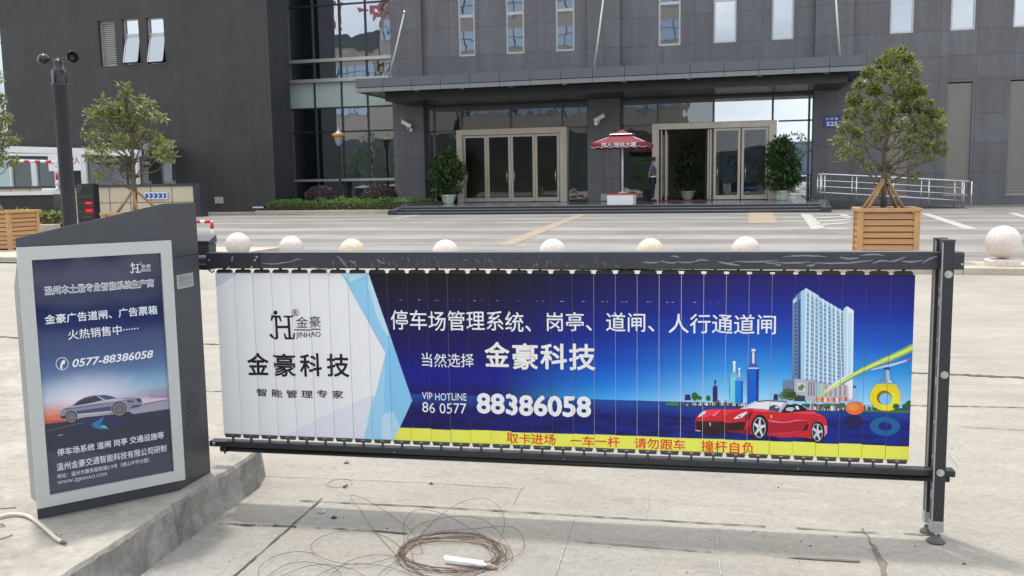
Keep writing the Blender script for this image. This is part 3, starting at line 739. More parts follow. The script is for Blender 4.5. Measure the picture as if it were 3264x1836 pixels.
# entrances -------------------------------------------------------
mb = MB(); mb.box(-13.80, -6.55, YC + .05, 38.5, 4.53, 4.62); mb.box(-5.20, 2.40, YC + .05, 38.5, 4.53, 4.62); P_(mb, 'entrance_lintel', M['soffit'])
def bay(xs, z0, z1, mats):
    mb = MB()
    for a, b, c, d, gi in mats: mb.quad((a, YG, c), (b, YG, c), (b, YG, d), (a, YG, d), gi)
    g_ = P_(mb, 'entrance_glazing', [M['glass_side'], M['glass_right']])
    for x in xs: mb = MB(); mb.box(x - .04, x + .04, YG - .08, YG - .006, z0, z1); sub(mb, 'mullion', M['greyframe'], g_)
    return g_
gl = bay([-13.72, -13.44, -12.18, -9.96, -7.70, -6.60], ZP, 4.53, [(-13.8, -12.37, ZP, 4.53, 0), (-12.37, -7.48, 3.52, 4.53, 0), (-7.48, -6.55, ZP, 4.53, 0)])
for q in ((-13.8, -12.4, .08, 3.46, 3.54), (-7.46, -6.55, .08, 3.46, 3.54), (-13.8, -6.55, .09, 4.46, 4.53)): mb = MB(); mb.box(q[0], q[1], YG - q[2], YG - .006, q[3], q[4]); sub(mb, 'transom', M['greyframe'], gl)
gr = bay([-5.14, -3.69, -1.44, .87, 2.26], ZP, 4.53, [(-5.2, -3.91, ZP, 4.53, 0), (-3.91, -1.44, 3.54, 4.53, 0), (-1.44, .80, 3.54, 4.53, 1), (.80, 2.4, ZP, 4.53, 1)])
for q in ((-5.2, -3.92, .08, 3.46, 3.54), (1.10, 2.4, .08, 3.47, 3.53), (-5.2, 2.4, .09, 4.46, 4.53)): mb = MB(); mb.box(q[0], q[1], YG - q[2], YG - .006, q[3], q[4]); sub(mb, 'transom', M['greyframe'], gr)
def surround(x0, x1, xi0, xi1):
    mb = MB(); mb.box(x0, xi0, YF - .05, YG + .1, ZP, 3.53); mb.box(xi1, x1, YF - .05, YG + .1, ZP, 3.53); mb.box(xi0, xi1, YF - .05, YG + .1, 3.28, 3.53)
    P_(mb, 'door_surround', M['champagne'], bevel=.01, seg=1)
surround(-12.37, -7.48, -12.10, -7.79); surround(-3.90, 1.03, -3.62, .73)
def leaf(x0, x1, y0, dx=0, ang=0):
    mb = MB(); frame_xz(mb, x0, x1, ZP + .03, 3.27, y0, y0 + .06, .10); mb.box(x0 + .1, x1 - .1, y0, y0 + .06, ZP + .13, ZP + .20)
    o = P_(mb, 'door_leaf', M['champagne'], bevel=.006, seg=1)
    mb = MB(); mb.quad((x0 + .1, y0 + .03, ZP + .2), (x1 - .1, y0 + .03, ZP + .2), (x1 - .1, y0 + .03, 3.17), (x0 + .1, y0 + .03, 3.17)); p = sub(mb, 'pane', M['glass_door'], o)
    mb = MB(); hx = x1 - .16 if rnd.random() < .5 else x0 + .16
    mb.tube([(hx, y0 - .0, 1.2), (hx, y0 - .06, 1.2), (hx, y0 - .06, 1.75), (hx, y0, 1.75)], .014, 6); h_ = sub(mb, 'handle', M['steel'], o)
    return o
w_ = (4.31 - .03) / 4
for i in range(4): leaf(-12.10 + .01 + w_ * i, -12.10 + w_ * (i + 1), YF + .04)
leaf(-1.42, -.36, YF + .04); leaf(-.32, .72, YF + .04)
# the opened pair: one leaf swung inside against its jamb, one slid behind
def swung(xh, y0, y1):
    mb = MB()
    for (ya, yb, za, zb) in ((y0, y0 + .1, ZP + .03, 3.24), (y1 - .1, y1, ZP + .03, 3.24), (y0 + .1, y1 - .1, ZP + .03, ZP + .2), (y0 + .1, y1 - .1, 3.14, 3.24)): mb.box(xh, xh + .06, ya, yb, za, zb)
    o = P_(mb, 'door_leaf', M['champagne']); mb = MB(); mb.quad((xh + .03, y0 + .1, ZP + .2), (xh + .03, y1 - .1, ZP + .2), (xh + .03, y1 - .1, 3.14), (xh + .03, y0 + .1, 3.14)); sub(mb, 'pane', M['glass_door'], o)
swung(-3.55, 38.1, 39.1); swung(-3.36, 37.96, 38.7); swung(-1.56, 38.0, 39.0); swung(-1.66, 38.1, 39.1)
# the lobby behind the glass
mb = MB(); mb.quad((-15, 45, 0), (24, 45, 0), (24, 45, 4.6), (-15, 45, 4.6)); mb.quad((-13.85, 38.6, 0), (-13.85, 45, 0), (-13.85, 45, 4.6), (-13.85, 38.6, 4.6)); mb.quad((2.45, 45, 0), (2.45, 38.6, 0), (2.45, 38.6, 4.6), (2.45, 45, 4.6)); mb.quad((-6.5, 38.61, 0), (-5.2, 38.61, 0), (-5.2, 38.61, 4.6), (-6.5, 38.61, 4.6))
mb.box(-1.9, -1.3, 41.5, 44.99, .38, 4.55); mb.quad((-15, 38.6, 4.56), (-15, 45, 4.56), (3, 45, 4.56), (3, 38.6, 4.56))
P_(mb, 'lobby_wall', M['lobby'])
mb = MB(); mb.quad((-15, 38.0, ZP - .004), (2.45, 38.0, ZP - .004), (2.45, 45, ZP - .004), (-15, 45, ZP - .004)); P_(mb, 'lobby_floor', M['lobby_floor'])

# entrance steps: three low granite steps and the porch floor
st = thing('entrance_steps', 'broad dark granite steps and porch floor before the two entrances', 'steps', (-5, 34, .1))
mb = MB(); sx0, sx1 = -12.62, 2.30
for i, (y0, z0, z1) in enumerate(((31.4, .05, .193), (31.75, .193, .287), (32.10, .287, ZP))):
    mb.box(sx0, sx1, y0, 38.0 if i == 2 else y0 + .36, z0 if i else 0.0, z1)
    mb.box(sx0, sx1, y0 - .012, y0 + .045, z1 - .022, z1 + .003, 1)
P_(mb, 'step_flight', [M['granite_dark'], mat('pale_step_nosing', (0.21, 0.215, 0.225), 0.3, var=.2, vscale=30)], st)
mb = MB(); mb.quad((sx0, 32.16, ZP + .004), (sx1, 32.16, ZP + .004), (sx1, 37.99, ZP + .004), (sx0, 37.99, ZP + .004)); P_(mb, 'porch_floor', mat('polished_grey_floor', (0.135, 0.14, 0.145), 0.12, var=.12, vscale=2), st)
for a, b in ((-12.95, -12.62), (2.30, 2.62)):
    mb = MB(); mb.prism([(a, 31.35), (b, 31.35), (b, 33.2), (a, 33.2)], 0, 1, 0, ztop=[.26, .26, .47, .47]); mb.box(a, b, 33.2, 37.79, 0, .47); P_(mb, 'cheek_wall', M['granite_dark'], st)

# ramp beside the steps with its railing
mb = MB(); mb.prism([(2.63, 34.2), (7.3, 34.2), (7.3, 35.8), (2.63, 35.8)], 0, 1, 0, ztop=[.40, .11, .11, .40])
tag(mb.build('access_ramp', M['granite_dark']), 'sloping dark granite ramp under the steel railing beside the steps', 'ramp')
rl = thing('ramp_railing', 'stainless steel railing with four sloping tubes along the ramp', 'railing', (4.9, 34.3, .1))
for yy in (34.25, 35.7):
    a, b = YP(*crop(2464, 450, 3.22, [(490, 335)])[0], 34.25), YP(*crop(2464, 450, 3.22, [(2010, 412)])[0], 34.25)
    for k, (dz, r_) in enumerate(((0, .034), (-.23, .02), (-.44, .02), (-.66, .02))):
        mb = MB(); mb.tube([(a.x, yy, a.z + dz), (b.x - (0 if k == 0 else .15), yy, b.z + dz)], r_, 8); P_(mb, 'top_rail' if k == 0 else 'rail', M['steel'], rl)
    for i, t in enumerate((0, .03, .25, .5, .74, .97, 1.02)):
        x = a.x + (b.x - a.x) * t; zt = a.z + (b.z - a.z) * t; zb = .11 if t > 1 else .40 - .29 * max(0, (x - 2.63) / 4.67)
        mb = MB(); mb.cyl((x, yy, zb - .02), (x, yy, zt), .024, n=8); P_(mb, 'post', M['steel'], rl)

# planting bed in front of the curtain wall
mb = MB(); mb.box(-19.6, -12.96, 33.35, 33.52, 0, .24)
kb = mb.build('bed_edging', M['cream_stone'], bevel=.01, seg=1); tag(kb, 'cream stone edging along the front of the hedge bed', 'edging')
mb = MB(); mb.box(-33, -19.65, 33.9, 34.05, 0, .18); tag(mb.build('bed_edging', M['cream_stone']), 'low stone edging of the pebble strip under the dark wing', 'edging', None)
mb = MB(); mb.box(-19.6, -12.97, 33.52, 37.7, 0, .20); tag(mb.build('planting_bed', M['soil']), kind='structure')
mb = MB(); mb.box(-33, -19.66, 34.05, 34.99, 0, .14); tag(mb.build('pebble_strip', mat('white_pebbles', (.42, .41, .38), .8, var=.5, vscale=18, bump=1, bscale=20)), kind='structure')
def hedge(name, label, x0, x1, y0, y1, z0, z1, mat_, n, seed, L=.10):
    hd = thing(name, label, 'hedge', ((x0 + x1) / 2, (y0 + y1) / 2, z0))
    r = random.Random(seed); mb = MB(); cl = []
    k = int((x1 - x0) / .3)
    for i in range(k):
        x = x0 + (i + .5) * (x1 - x0) / k; t = r.uniform(-.10, .06)
        cl.append((x, (y0 + y1) / 2, (z0 + z1) / 2 + t / 2, .26, (y1 - y0) / 2, (z1 - z0) / 2 + t / 2, n // k))
    leaves(mb, cl, L, L * .5, seed, droop=-.3, shell=.25)
    P_(mb, 'foliage', mat_, hd)
    mb = MB(); mb.box(x0 + .1, x1 - .1, y0 + .15, y1 - .15, z0, z0 + (z1 - z0) * .72); P_(mb, 'stems', M['soil'], hd)
    return hd
hedge('hedge', 'long low bright green hedge before the curtain wall', -19.3, -13.0, 33.6, 34.7, .18, .66, M['leaf_hedge'], 5200, 3)
hedge('hedge', 'short end of hedge beside the first column', -13.6, -12.7, 35.4, 36.2, .18, .66, M['leaf_hedge'], 700, 4)
for i, (px, py, w_, lab) in enumerate((((1355 / 3.22 + 600), 560 + 185 / 3.22, .66, 'round dark purple shrub left of the lamp post'), ((1960 / 3.22 + 600), 560 + 185 / 3.22, .76, 'round dark purple shrub right of the lamp post'))):
    c = YP(px, py, 34.9); s_ = thing('purple_shrub', lab, 'shrub', (c.x, 34.9, .2), group='purple shrubs in the hedge bed')
    mb = MB(); leaves(mb, [(0, 0, .58, w_, .5, .42, 1500), (w_ * .4, 0, .48, w_ * .6, .4, .34, 500), (-w_ * .45, 0, .44, w_ * .5, .4, .34, 500)], .09, .05, 20 + i); mb.build('foliage', M['leaf_purple'], s_)
    mb = MB()
    for k in range(5): mb.tube([(0, 0, 0), (rnd.uniform(-.4, .4), rnd.uniform(-.2, .2), .6)], .018, 5)
    mb.build('stem', M['bark'], s_)
mb = MB(); mb.box(-14.1, -13.45, 34.75, 34.95, .2, .66); tag(mb.build('marker_block', M['white'], bevel=.02), 'small white block standing in the hedge bed by the first column', 'block')

# lamp post standing before the curtain wall
lp = thing('lamp_post', 'black lamp post with frosted lantern before the curtain wall', 'lamp post', (-16.77, 35.5, .2))
mb = MB(); mb.lathe([(.10, 0), (.10, .25), (.07, .3), (.055, .5), (.045, 2.6), (.07, 2.63), (.07, 2.68)], n=12); mb.build('post', M['darkframe'], lp)
mb = MB(); mb.lathe([(.07, 2.68), (.14, 2.80), (.19, 3.02), (.20, 3.05)], n=16); mb.build('lantern', M['lamp_glass'], lp)
mb = MB(); mb.lathe([(.21, 3.05), (.27, 3.08), (.27, 3.18), (.20, 3.2)], n=16); mb.build('band', M['amber'], lp)
mb = MB(); mb.lathe([(.19, 3.2), (.10, 3.26), (.05, 3.33), (.04, 3.42), (.001, 3.48)], n=16); mb.build('finial', M['lamp_glass'], lp)

# flagpoles leaning out over the canopy
for i, (a, b, lab) in enumerate(((crop(800, 0, 3.22, [(1575, 125)])[0], crop(800, 0, 3.22, [(1390, 795)])[0], 'slanted white flagpole over the left end of the canopy'), ((1600 + 1045 / 3.22, -14), crop(1600, 0, 3.22, [(935, 695)])[0], 'slanted white flagpole over the middle of the canopy'), ((2464 + 640 / 3.22, -30), crop(2464, 0, 3.22, [(695, 560)])[0], 'slanted white flagpole over the right end of the canopy'))):
    A, B = YP(*a, 36.0), YP(*b, 37.2); B.z = 5.40
    f_ = thing('flagpole', lab, 'flagpole', tuple(B), group='flagpoles over the canopy')
    mb = MB(); mb.tube([(0, 0, 0), A - B], [.045, .03], 8); mb.build('pole', M['white'], f_); mb = MB(); mb.sphere(A - B, .06, 10); mb.build('finial', M['steel'], f_)

# security cameras
def seccam(c, label, yaw):
    s_ = thing('security_camera', label, 'camera', tuple(c), yaw, group='security cameras on the columns')
    mx_ = Matrix.Rotation(R(28), 4, 'Y')
    mb = MB(); mb.box(-.24, .24, -.075, .075, -.07, .07, 0, mx_); mb.build('housing', M['white'], s_, bevel=.015)
    mb = MB(); mb.box(-.28, .22, -.09, .09, .075, .09, 0, mx_); mb.build('sun_shield', M['white'], s_)
    mb = MB(); mb.cyl(mx_ @ Vector((.241, 0, 0)), mx_ @ Vector((.255, 0, 0)), .05, n=14); mb.build('lens', M['black'], s_)
    mb = MB(); mb.tube([(0, 0, -.07), (.02, 0, -.2), (.1, .22, -.22)], .022, 6); mb.cyl((.1, .22, -.22), (.1, .27, -.22), .08, n=14); mb.build('bracket', M['white'], s_)
c = YP(*crop(800, 0, 3.22, [(1597, 1275)])[0], 37.52); seccam(c, 'white security camera on the first column pointing right', 0)
c = YP(*crop(1600, 0, 3.22, [(1000, 1215)])[0], 37.52); seccam(c, 'white security camera on the middle column pointing left', R(180))

# house number plate
c0, c1 = YP(*crop(2464, 0, 3.22, [(515, 1310)])[0], YC - .02), YP(*crop(2464, 0, 3.22, [(695, 1188)])[0], YC - .02)
sg = thing('house_number_sign', 'small blue plate numbered 525 on the right column', 'sign', (c0.x, YC - .02, c0.z))
w_, h_ = c1.x - c0.x, c1.z - c0.z
mb = MB(); mb.box(0, w_, 0, .018, 0, h_); mb.build('plate', M['blue_sign'], sg, bevel=.004, seg=1)
mb = MB(); put_text(mb, '市 府 路', (w_ * .12, -.004, h_ * .66), (1, 0, 0), (0, 0, 1), w_ * .74, h_ * .2, 0, .02); put_text(mb, '525', (w_ * .18, -.004, h_ * .12), (1, 0, 0), (0, 0, 1), w_ * .66, h_ * .40, 0, .03); mb.build('lettering', M['sign_white'], sg)
# socket boxes and floodlight
for (px, py, Y0, w_, lab) in ((1850 + 330 / 4.14, 350 + 1155 / 4.14, YC, .19, 'small grey socket box low on the middle column'), (600 + 321 / 3.22, 560 + 252 / 3.22, YW, .20, 'small grey socket box low on the dark wing wall')):
    c = YP(px, py, Y0); t = thing('socket_box', lab, 'box', (c.x, Y0 - .03, c.z)); mb = MB(); mb.box(-w_, w_, -.03, .029, -.14, .14); mb.build('casing', M['plastic_grey'], t, bevel=.01); mb = MB(); mb.box(-w_ * .7, w_ * .7, -.034, -.03, -.09, .09); mb.build('lid', M['plate'], t)
c = YP(600 + 745 / 3.22, 560 + 345 / 3.22, 33.95); t = thing('floodlight', 'black floodlight on the ground before the dark wing', 'floodlight', (c.x, 33.8, .18))
mb = MB(); mb.box(-.28, .26, -.1, .1, .14, .22, 0, Matrix.Rotation(R(-12), 4, 'X')); mb.build('head', M['cup_black'], t); mb = MB(); mb.box(-.25, .25, -.104, -.1, .15, .20, 0, Matrix.Rotation(R(-12), 4, 'X')); mb.build('lens', M['steel'], t); mb = MB(); mb.tube([(-.15, 0, 0), (-.15, 0, .15)], .02, 5); mb.tube([(.15, 0, 0), (.15, 0, .15)], .02, 5); mb.build('bracket', M['cup_black'], t)

# buildings and trees across the street behind the camera, seen in the glass
opp = thing('street_block', 'beige office block with blue strip windows reflected in the curtain wall', 'building', (-50, -46, 0))
M['opp_wall'] = mat('beige_tiles', (.36, .32, .27), .6, var=.08, vscale=.5); M['opp_glass'] = glass_mat('blue_strip_glass', (.10, .20, .33), .25, wav=.05); M['opp_dark'] = mat('dark_parapet', (.06, .07, .075), .5)
def block(x0, x1, top, d=12):
    mb = MB(); mb.box(x0, x1, -40 - d, -40, 0, top); P_(mb, 'wall', M['opp_wall'], opp)
    mb = MB(); z = top - 1.9; mb.box(x0 - .1, x1 + .1, -40 - d, -39.9, z, top + .1); P_(mb, 'parapet', M['opp_dark'], opp)
    mb = MB(); mf = MB()
    z -= 4.4
    while z > 8.6:
        mb.quad((x1 - .5, -39.95, z), (x0 + .5, -39.95, z), (x0 + .5, -39.95, z + 2.4), (x1 - .5, -39.95, z + 2.4))
        x = x0 + 1
        while x < x1: mf.box(x - .06, x + .06, -39.94, -39.86, z, z + 2.4); x += 1.7
        mf.box(x0 + .5, x1 - .5, -39.94, -39.88, z + 1.3, z + 1.38); z -= 4.2
    g_ = P_(mb, 'window_strip', M['opp_glass'], opp); ms = MB(); ms.box(x0 + .3, x1 - .3, -39.98, -39.9, 0, 7.4); P_(ms, 'shop_front', M['opp_dark'], opp); sub(mf, 'frame', M['opp_dark'], g_)
block(-66, -49.3, 21.3); block(-49, -38, 31, 16); block(-37.5, -8.2, 29)
mb = MB(); q = YP(800 + 1290 / 3.22, 130 / 3.22, YG); k = (YG + 39.8) / YG
put_text(mb, '中', (q.x * (YG * 2 + 39.8 * 1) / YG + 1.4, -39.8, 1.25 + (q.z - 1.25) * (YG * 2 + 39.8) / YG - 2.2), (-1, 0, 0), (0, 0, 1), 2.8, 4.4, 0, .03)
P_(mb, 'roof_letter', mat('faded_red_letter', (.42, .13, .12), .5), opp)
for ch, ax_, ay_, w_, h_ in (('院', 740, 165, 3.2, 3.6), ('一', 1080, 125, 2.6, .6)):
    mb = MB(); q = YP(800 + ax_ / 3.22, ay_ / 3.22, YG); put_text(mb, ch, (q.x * (YG * 2 + 39.8) / YG + w_ / 2, -39.8, 1.25 + (q.z - 1.25) * (YG * 2 + 39.8) / YG - h_ / 2), (-1, 0, 0), (0, 0, 1), w_, h_, 0, .03); P_(mb, 'roof_letter', mat('faded_red_letter', (.42, .13, .12), .5), opp)
r = random.Random(12); mb = MB(); cl = []
for i in range(26): cl.append((r.uniform(-8, 40), r.uniform(-34, -26), r.uniform(1.8, 4.8), r.uniform(1.5, 2.8), 1.6, r.uniform(1.2, 2.2), 260))
for i in range(12): cl.append((r.uniform(-40, -8), r.uniform(-30, -24), r.uniform(1.5, 3.0), 1.6, 1.4, 1.4, 220))
for i in range(16): cl.append((r.uniform(-66, -38), r.uniform(-37, -33), r.uniform(1.5, 6.0), 2.2, 1.4, 2.0, 330))
leaves(mb, cl, .42, .22, 5); tag(mb.build('street_trees', M['leaf_dark']), 'row of dark trees across the street seen in the glass', 'trees', kind='stuff')
mb = MB(); prof = [(-200, 0)] + [(x, 9 + 5 * math.sin(x * .013 + 1) + 2 * math.sin(x * .05)) for x in range(-190, 260, 10)] + [(260, 0)]
mb.poly([(x, -300, z) for x, z in prof]); mb.add([(x, -300 - 60, 0) for x, z in prof] + [(x, -300, z) for x, z in prof], [(i, i + 1, len(prof) + i + 1, len(prof) + i) for i in range(len(prof) - 1)])
tag(mb.build('hills', mat('blue_grey_hill', (.16, .22, .30), .9, var=.1, vscale=.02)), kind='structure')

# ============================================================ PLAZA OBJECTS
# stone ball bollards
def ball(px, py, zc, r, mat_, label, disc=0.0, base=0.02):
    c = G(px, py, zc); b_ = thing('stone_ball', label, 'bollard', (c.x, c.y, base), group='stone ball bollards along the plaza edge')
    mb = MB(); mb.sphere((0, 0, zc - base), r, 32); mb.build('ball', mat_, b_)
    mb = MB(); d = max(disc, .02); mb.lathe([(.001, 0), (r * 1.0, 0), (r * 1.0, d * .8), (r * .93, d), (.001, d)], n=28, smooth=False); mb.build('base_disc', mat_, b_)
ball(758.7, 780, .28, .205, M['ball_a'], 'pale stone ball with dark scratches, nearest to the gate cabinet', base=.09)
ball(928, 790, .215, .20, M['ball_a'], 'pale pinkish stone ball, second from the gate cabinet')
ball(1121.7, 801, .20, .20, M['ball_b'], 'yellowish cream stone ball behind the white part of the banner')
ball(1420.5, 806, .205, .20, M['ball_a'], 'pale stone ball level with the left entrance door')
ball(1762, 804, .205, .20, M['ball_a'], 'pale stone ball behind the middle of the gate arm')
ball(2073, 803, .21, .20, M['ball_b'], 'cream stone ball below the red parasol')
ball(2377, 799, .21, .205, M['ball_a'], 'pale stone ball left of the right timber planter')
ball(3197.5, 771.4, .39, .21, M['ball_a'], 'large stone ball on a disc, right of the gate post', disc=.085, base=.09)

# timber planters
PLW, PLH = .78, .76
def planter(x, y, label, z0=.06):
    p = thing('timber_planter', label, 'planter', (x, y, z0), R(-1.5), 'slatted timber planters along the plaza edge')
    h = PLW / 2
    for sx in (-1, 1):
        for sy in (-1, 1):
            mb = MB(); mb.box(sx * h - (.075 if sx > 0 else 0), sx * h + (0 if sx > 0 else .075), sy * h - (.075 if sy > 0 else 0), sy * h + (0 if sy > 0 else .075), 0, PLH - .045); mb.build('corner_post', M['wood_edge'], p, bevel=.006, seg=1)
    mb = MB(); mb.box(-h + .03, h - .03, -h + .03, h - .03, .03, PLH - .14, 0)
    mb.build('liner', M['wood_gap'], p)
    mb = MB(); n = 8; pit = (PLH - .09) / n
    for i in range(n):
        z0_ = .03 + pit * i; z1_ = z0_ + pit * .80
        for k in range(4):
            mx_ = Matrix.Rotation(math.pi / 2 * k, 4, 'Z')
            mb.add([mx_ @ Vector(q) for q in ((-h + .075, -h + .012, z0_), (h - .075, -h + .012, z0_), (h - .075, -h + .026, z1_), (-h + .075, -h + .026, z1_), (-h + .075, -h + .03, z0_), (h - .075, -h + .03, z0_))], [(0, 1, 2, 3), (4, 5, 1, 0)])
    mb.build('slat_boards', M['wood'], p)
    mb = MB(); t = .085; e = h + .025
    for k in range(4):
        mx_ = Matrix.Rotation(math.pi / 2 * k, 4, 'Z'); mb.prism([tuple((mx_ @ Vector(q))[:2]) for q in ((-e, -e, 0), (e, -e, 0), (e - t, -e + t, 0), (-e + t, -e + t, 0))], PLH - .045, PLH)
    mb.build('rim', M['wood_edge'], p, bevel=.005, seg=1)
    mb = MB(); mb.box(-h + .05, h - .05, -h + .05, h - .05, PLH - .14, PLH - .09); mb.build('soil', M['soil'], p)
    return p
PR, PM, PL_ = (1.83, 13.42), (-10.26, 13.55), (-14.18, 14.84)
planter(*PR, 'timber planter with the tall tree at the right end of the gate arm')
planter(*PM, 'timber planter half hidden behind the gate cabinet', .08)
planter(*PL_, 'timber planter cut off by the left edge of the photo', .09)

def tree(name, label, base, trunk_px, limb_px, clump_px, leaf, L, W_, seed, Y0, group=None, stake_px=(), stake_z=(0, 0), density=1.0, twig=1):
    """trunk, limbs and leaf clumps: outlines in the photo, set at the tree's own distance with their own depth"""
    rr = random.Random(seed)
    t = thing(name, label, 'tree', base, group=group); B = Vector(base)
    pt = lambda p, dy=0: YP(p[0], p[1], Y0 + dy) - B
    mb = MB()
    tp = [pt(p) for p in trunk_px]; rad = [.040 - .026 * i / (len(tp) - 1) for i in range(len(tp))]
    mb.tube(tp, rad, 8); mb.build('trunk', M['bark'], t)
    mb = MB(); cl = []
    for (px, py, rx, ry, n) in clump_px:
        dy = rr.uniform(-.55, .55) * min(1, rx / 45)
        c = pt((px, py), dy); k = (pt((px + 10, py)) - pt((px, py))).length / 10
        f_ = rr.uniform(.42, .80); cl.append((c.x, c.y, c.z, rx * k * f_, (rx * .5 + ry * .5) * k * f_, ry * k * f_, int(n * density * rr.uniform(.45, 1.25))))
        if twig:
            below = [q for q in tp if q.z < c.z - .1] or [tp[0]]; s_ = below[-1] if len(below) else tp[0]; s_ = below[max(0, len(below) - 1 - rr.randint(0, 1))]
            mid = s_.lerp(c, .55) + Vector((rr.uniform(-.05, .05), rr.uniform(-.05, .05), rr.uniform(-.08, .02)))
            mb.tube([s_, s_.lerp(mid, .5) + Vector((0, 0, .01)), mid, c, c + Vector((rr.uniform(-.08, .08), rr.uniform(-.08, .08), ry * k * .6))], [.012, .010, .008, .005, .002], 5)
            for _ in range(2): mb.tube([mid.lerp(c, rr.random()), c + Vector((rr.uniform(-1, 1) * rx * k, rr.uniform(-1, 1) * rx * k * .8, rr.uniform(-.8, .8) * ry * k))], [.004, .0015], 4)
    for a in limb_px: mb.tube([pt(q, rr.uniform(-.15, .15) * i) for i, q in enumerate(a)], [.014 - .010 * i / (len(a) - 1) for i in range(len(a))], 5)
    mb.build('branches', M['bark'], t)
    mb = MB(); leaves(mb, cl, L, W_, seed, shell=.45); mb.build('crown', leaf, t)
    for i, (p, q, dy) in enumerate(stake_px):
        mb = MB(); a, b = pt(p), pt(q, dy); mb.tube([a, a.lerp(b, .5), b], [.020, .023, .026], 7)
        mb.build('support_stake', M['stake'], t)
    if stake_px:
        mb = MB(); c = pt(stake_px[0][0]); mb.lathe([(.045, -.03), (.052, 0), (.045, .03)], c, 10); mb.build('tie', M['bark'], t)
    return t
# right tree: narrow, dense at the top
q = lambda l: crop(2464, 0, 1.61, l)
cl = [(660, 255, 28, 22, 120), (610, 290, 50, 34, 240), (690, 300, 48, 34, 240), (570, 330, 55, 35, 260), (650, 345, 60, 40, 330), (725, 350, 35, 45, 170), (490, 370, 55, 32, 200), (560, 395, 60, 38, 260), (640, 410, 55, 40, 210), (715, 420, 45, 42, 220), (450, 430, 50, 35, 200), (520, 460, 60, 40, 260), (600, 480, 55, 40, 200), (690, 480, 60, 40, 250), (755, 470, 42, 35, 170), (420, 510, 50, 40, 200), (500, 540, 60, 42, 250), (590, 560, 60, 40, 220), (680, 550, 60, 44, 260), (770, 545, 55, 42, 230), (400, 580, 50, 40, 190), (480, 610, 60, 40, 230), (570, 630, 55, 40, 180), (660, 630, 60, 42, 210), (750, 620, 60, 45, 240), (830, 590, 48, 36, 180), (370, 650, 42, 38, 130), (440, 680, 55, 36, 150), (530, 690, 50, 38, 120), (640, 690, 55, 38, 130), (730, 700, 60, 40, 200), (820, 670, 60, 44, 230), (865, 640, 35, 40, 110), (330, 720, 42, 30, 100), (400, 750, 50, 32, 110), (700, 770, 50, 32, 90), (790, 760, 60, 40, 180), (860, 760, 45, 48, 160), (360, 790, 42, 30, 70), (440, 800, 40, 26, 50), (480, 850, 34, 20, 60), (620, 800, 40, 30, 50), (730, 830, 40, 26, 40), (590, 850, 26, 22, 30), (470, 745, 40, 30, 50), (720, 905, 30, 16, 40), (820, 820, 30, 20, 40)]
s_ = 1 / 1.61
cl = [(2464 + a * s_, b * s_, c * s_, d * s_, n) for a, b, c, d, n in cl]
tree('planter_tree', 'tall leafy tree in the right timber planter before the steel railing', (PR[0], PR[1], .06 + PLH - .10), q([(566, 1064), (566, 960), (572, 880), (568, 780), (590, 690), (612, 600), (630, 500), (650, 400), (658, 300)]),
     [q(a) for a in ([(570, 890), (520, 845), (450, 830), (370, 830), (300, 830)], [(575, 890), (640, 830), (720, 810), (800, 800)], [(570, 880), (560, 760), (520, 700), (440, 640)], [(575, 880), (600, 820), (640, 790), (680, 700), (760, 600)], [(545, 890), (530, 840), (522, 820)], [(590, 700), (560, 600), (520, 480)], [(585, 880), (650, 900), (720, 910), (790, 890)])],
     cl, M['leaf'], .080, .036, 31, PR[1], 'young trees in timber planters', [(q([(575, 905)])[0], q([(460, 1075)])[0], -.25), (q([(575, 920)])[0], q([(485, 1075)])[0], -.30), (q([(560, 900)])[0], q([(632, 1065)])[0], .1), (q([(580, 905)])[0], q([(668, 1068)])[0], -.1)], density=.80)
# middle tree: open crown of clustered narrow leaves
q = lambda l: crop(0, 0, 2.265, l)
cl = [(895, 640, 55, 50, 140), (910, 700, 45, 40, 90), (740, 735, 45, 38, 90), (710, 790, 50, 36, 100), (640, 820, 48, 32, 90), (820, 780, 60, 42, 150), (780, 840, 60, 40, 140), (660, 870, 35, 26, 60), (1020, 730, 50, 36, 90), (1070, 760, 55, 36, 110), (1000, 800, 55, 42, 110), (1120, 840, 60, 32, 90), (1185, 850, 36, 22, 50), (890, 860, 70, 50, 170), (980, 880, 60, 40, 120), (710, 940, 40, 34, 70), (600, 975, 50, 28, 70), (680, 985, 55, 32, 90), (800, 940, 60, 45, 130), (880, 960, 60, 45, 140), (1040, 960, 55, 45, 110), (1110, 990, 60, 45, 130), (860, 1030, 65, 45, 150), (700, 1060, 70, 40, 130), (650, 1110, 60, 38, 100), (760, 1100, 60, 42, 100), (960, 1030, 60, 40, 90), (1150, 1050, 60, 40, 130), (1210, 1060, 55, 45, 130), (1230, 1130, 45, 34, 90), (1160, 1120, 55, 36, 100), (690, 1170, 60, 36, 70), (760, 1190, 50, 30, 50), (700, 1240, 40, 24, 50), (1080, 1080, 50, 35, 70), (860, 1150, 50, 30, 50), (700, 1280, 28, 14, 20), (930, 770, 40, 40, 60)]
s_ = 1 / 2.265
cl = [(a * s_, b * s_, c * s_, d * s_, n) for a, b, c, d, n in cl]
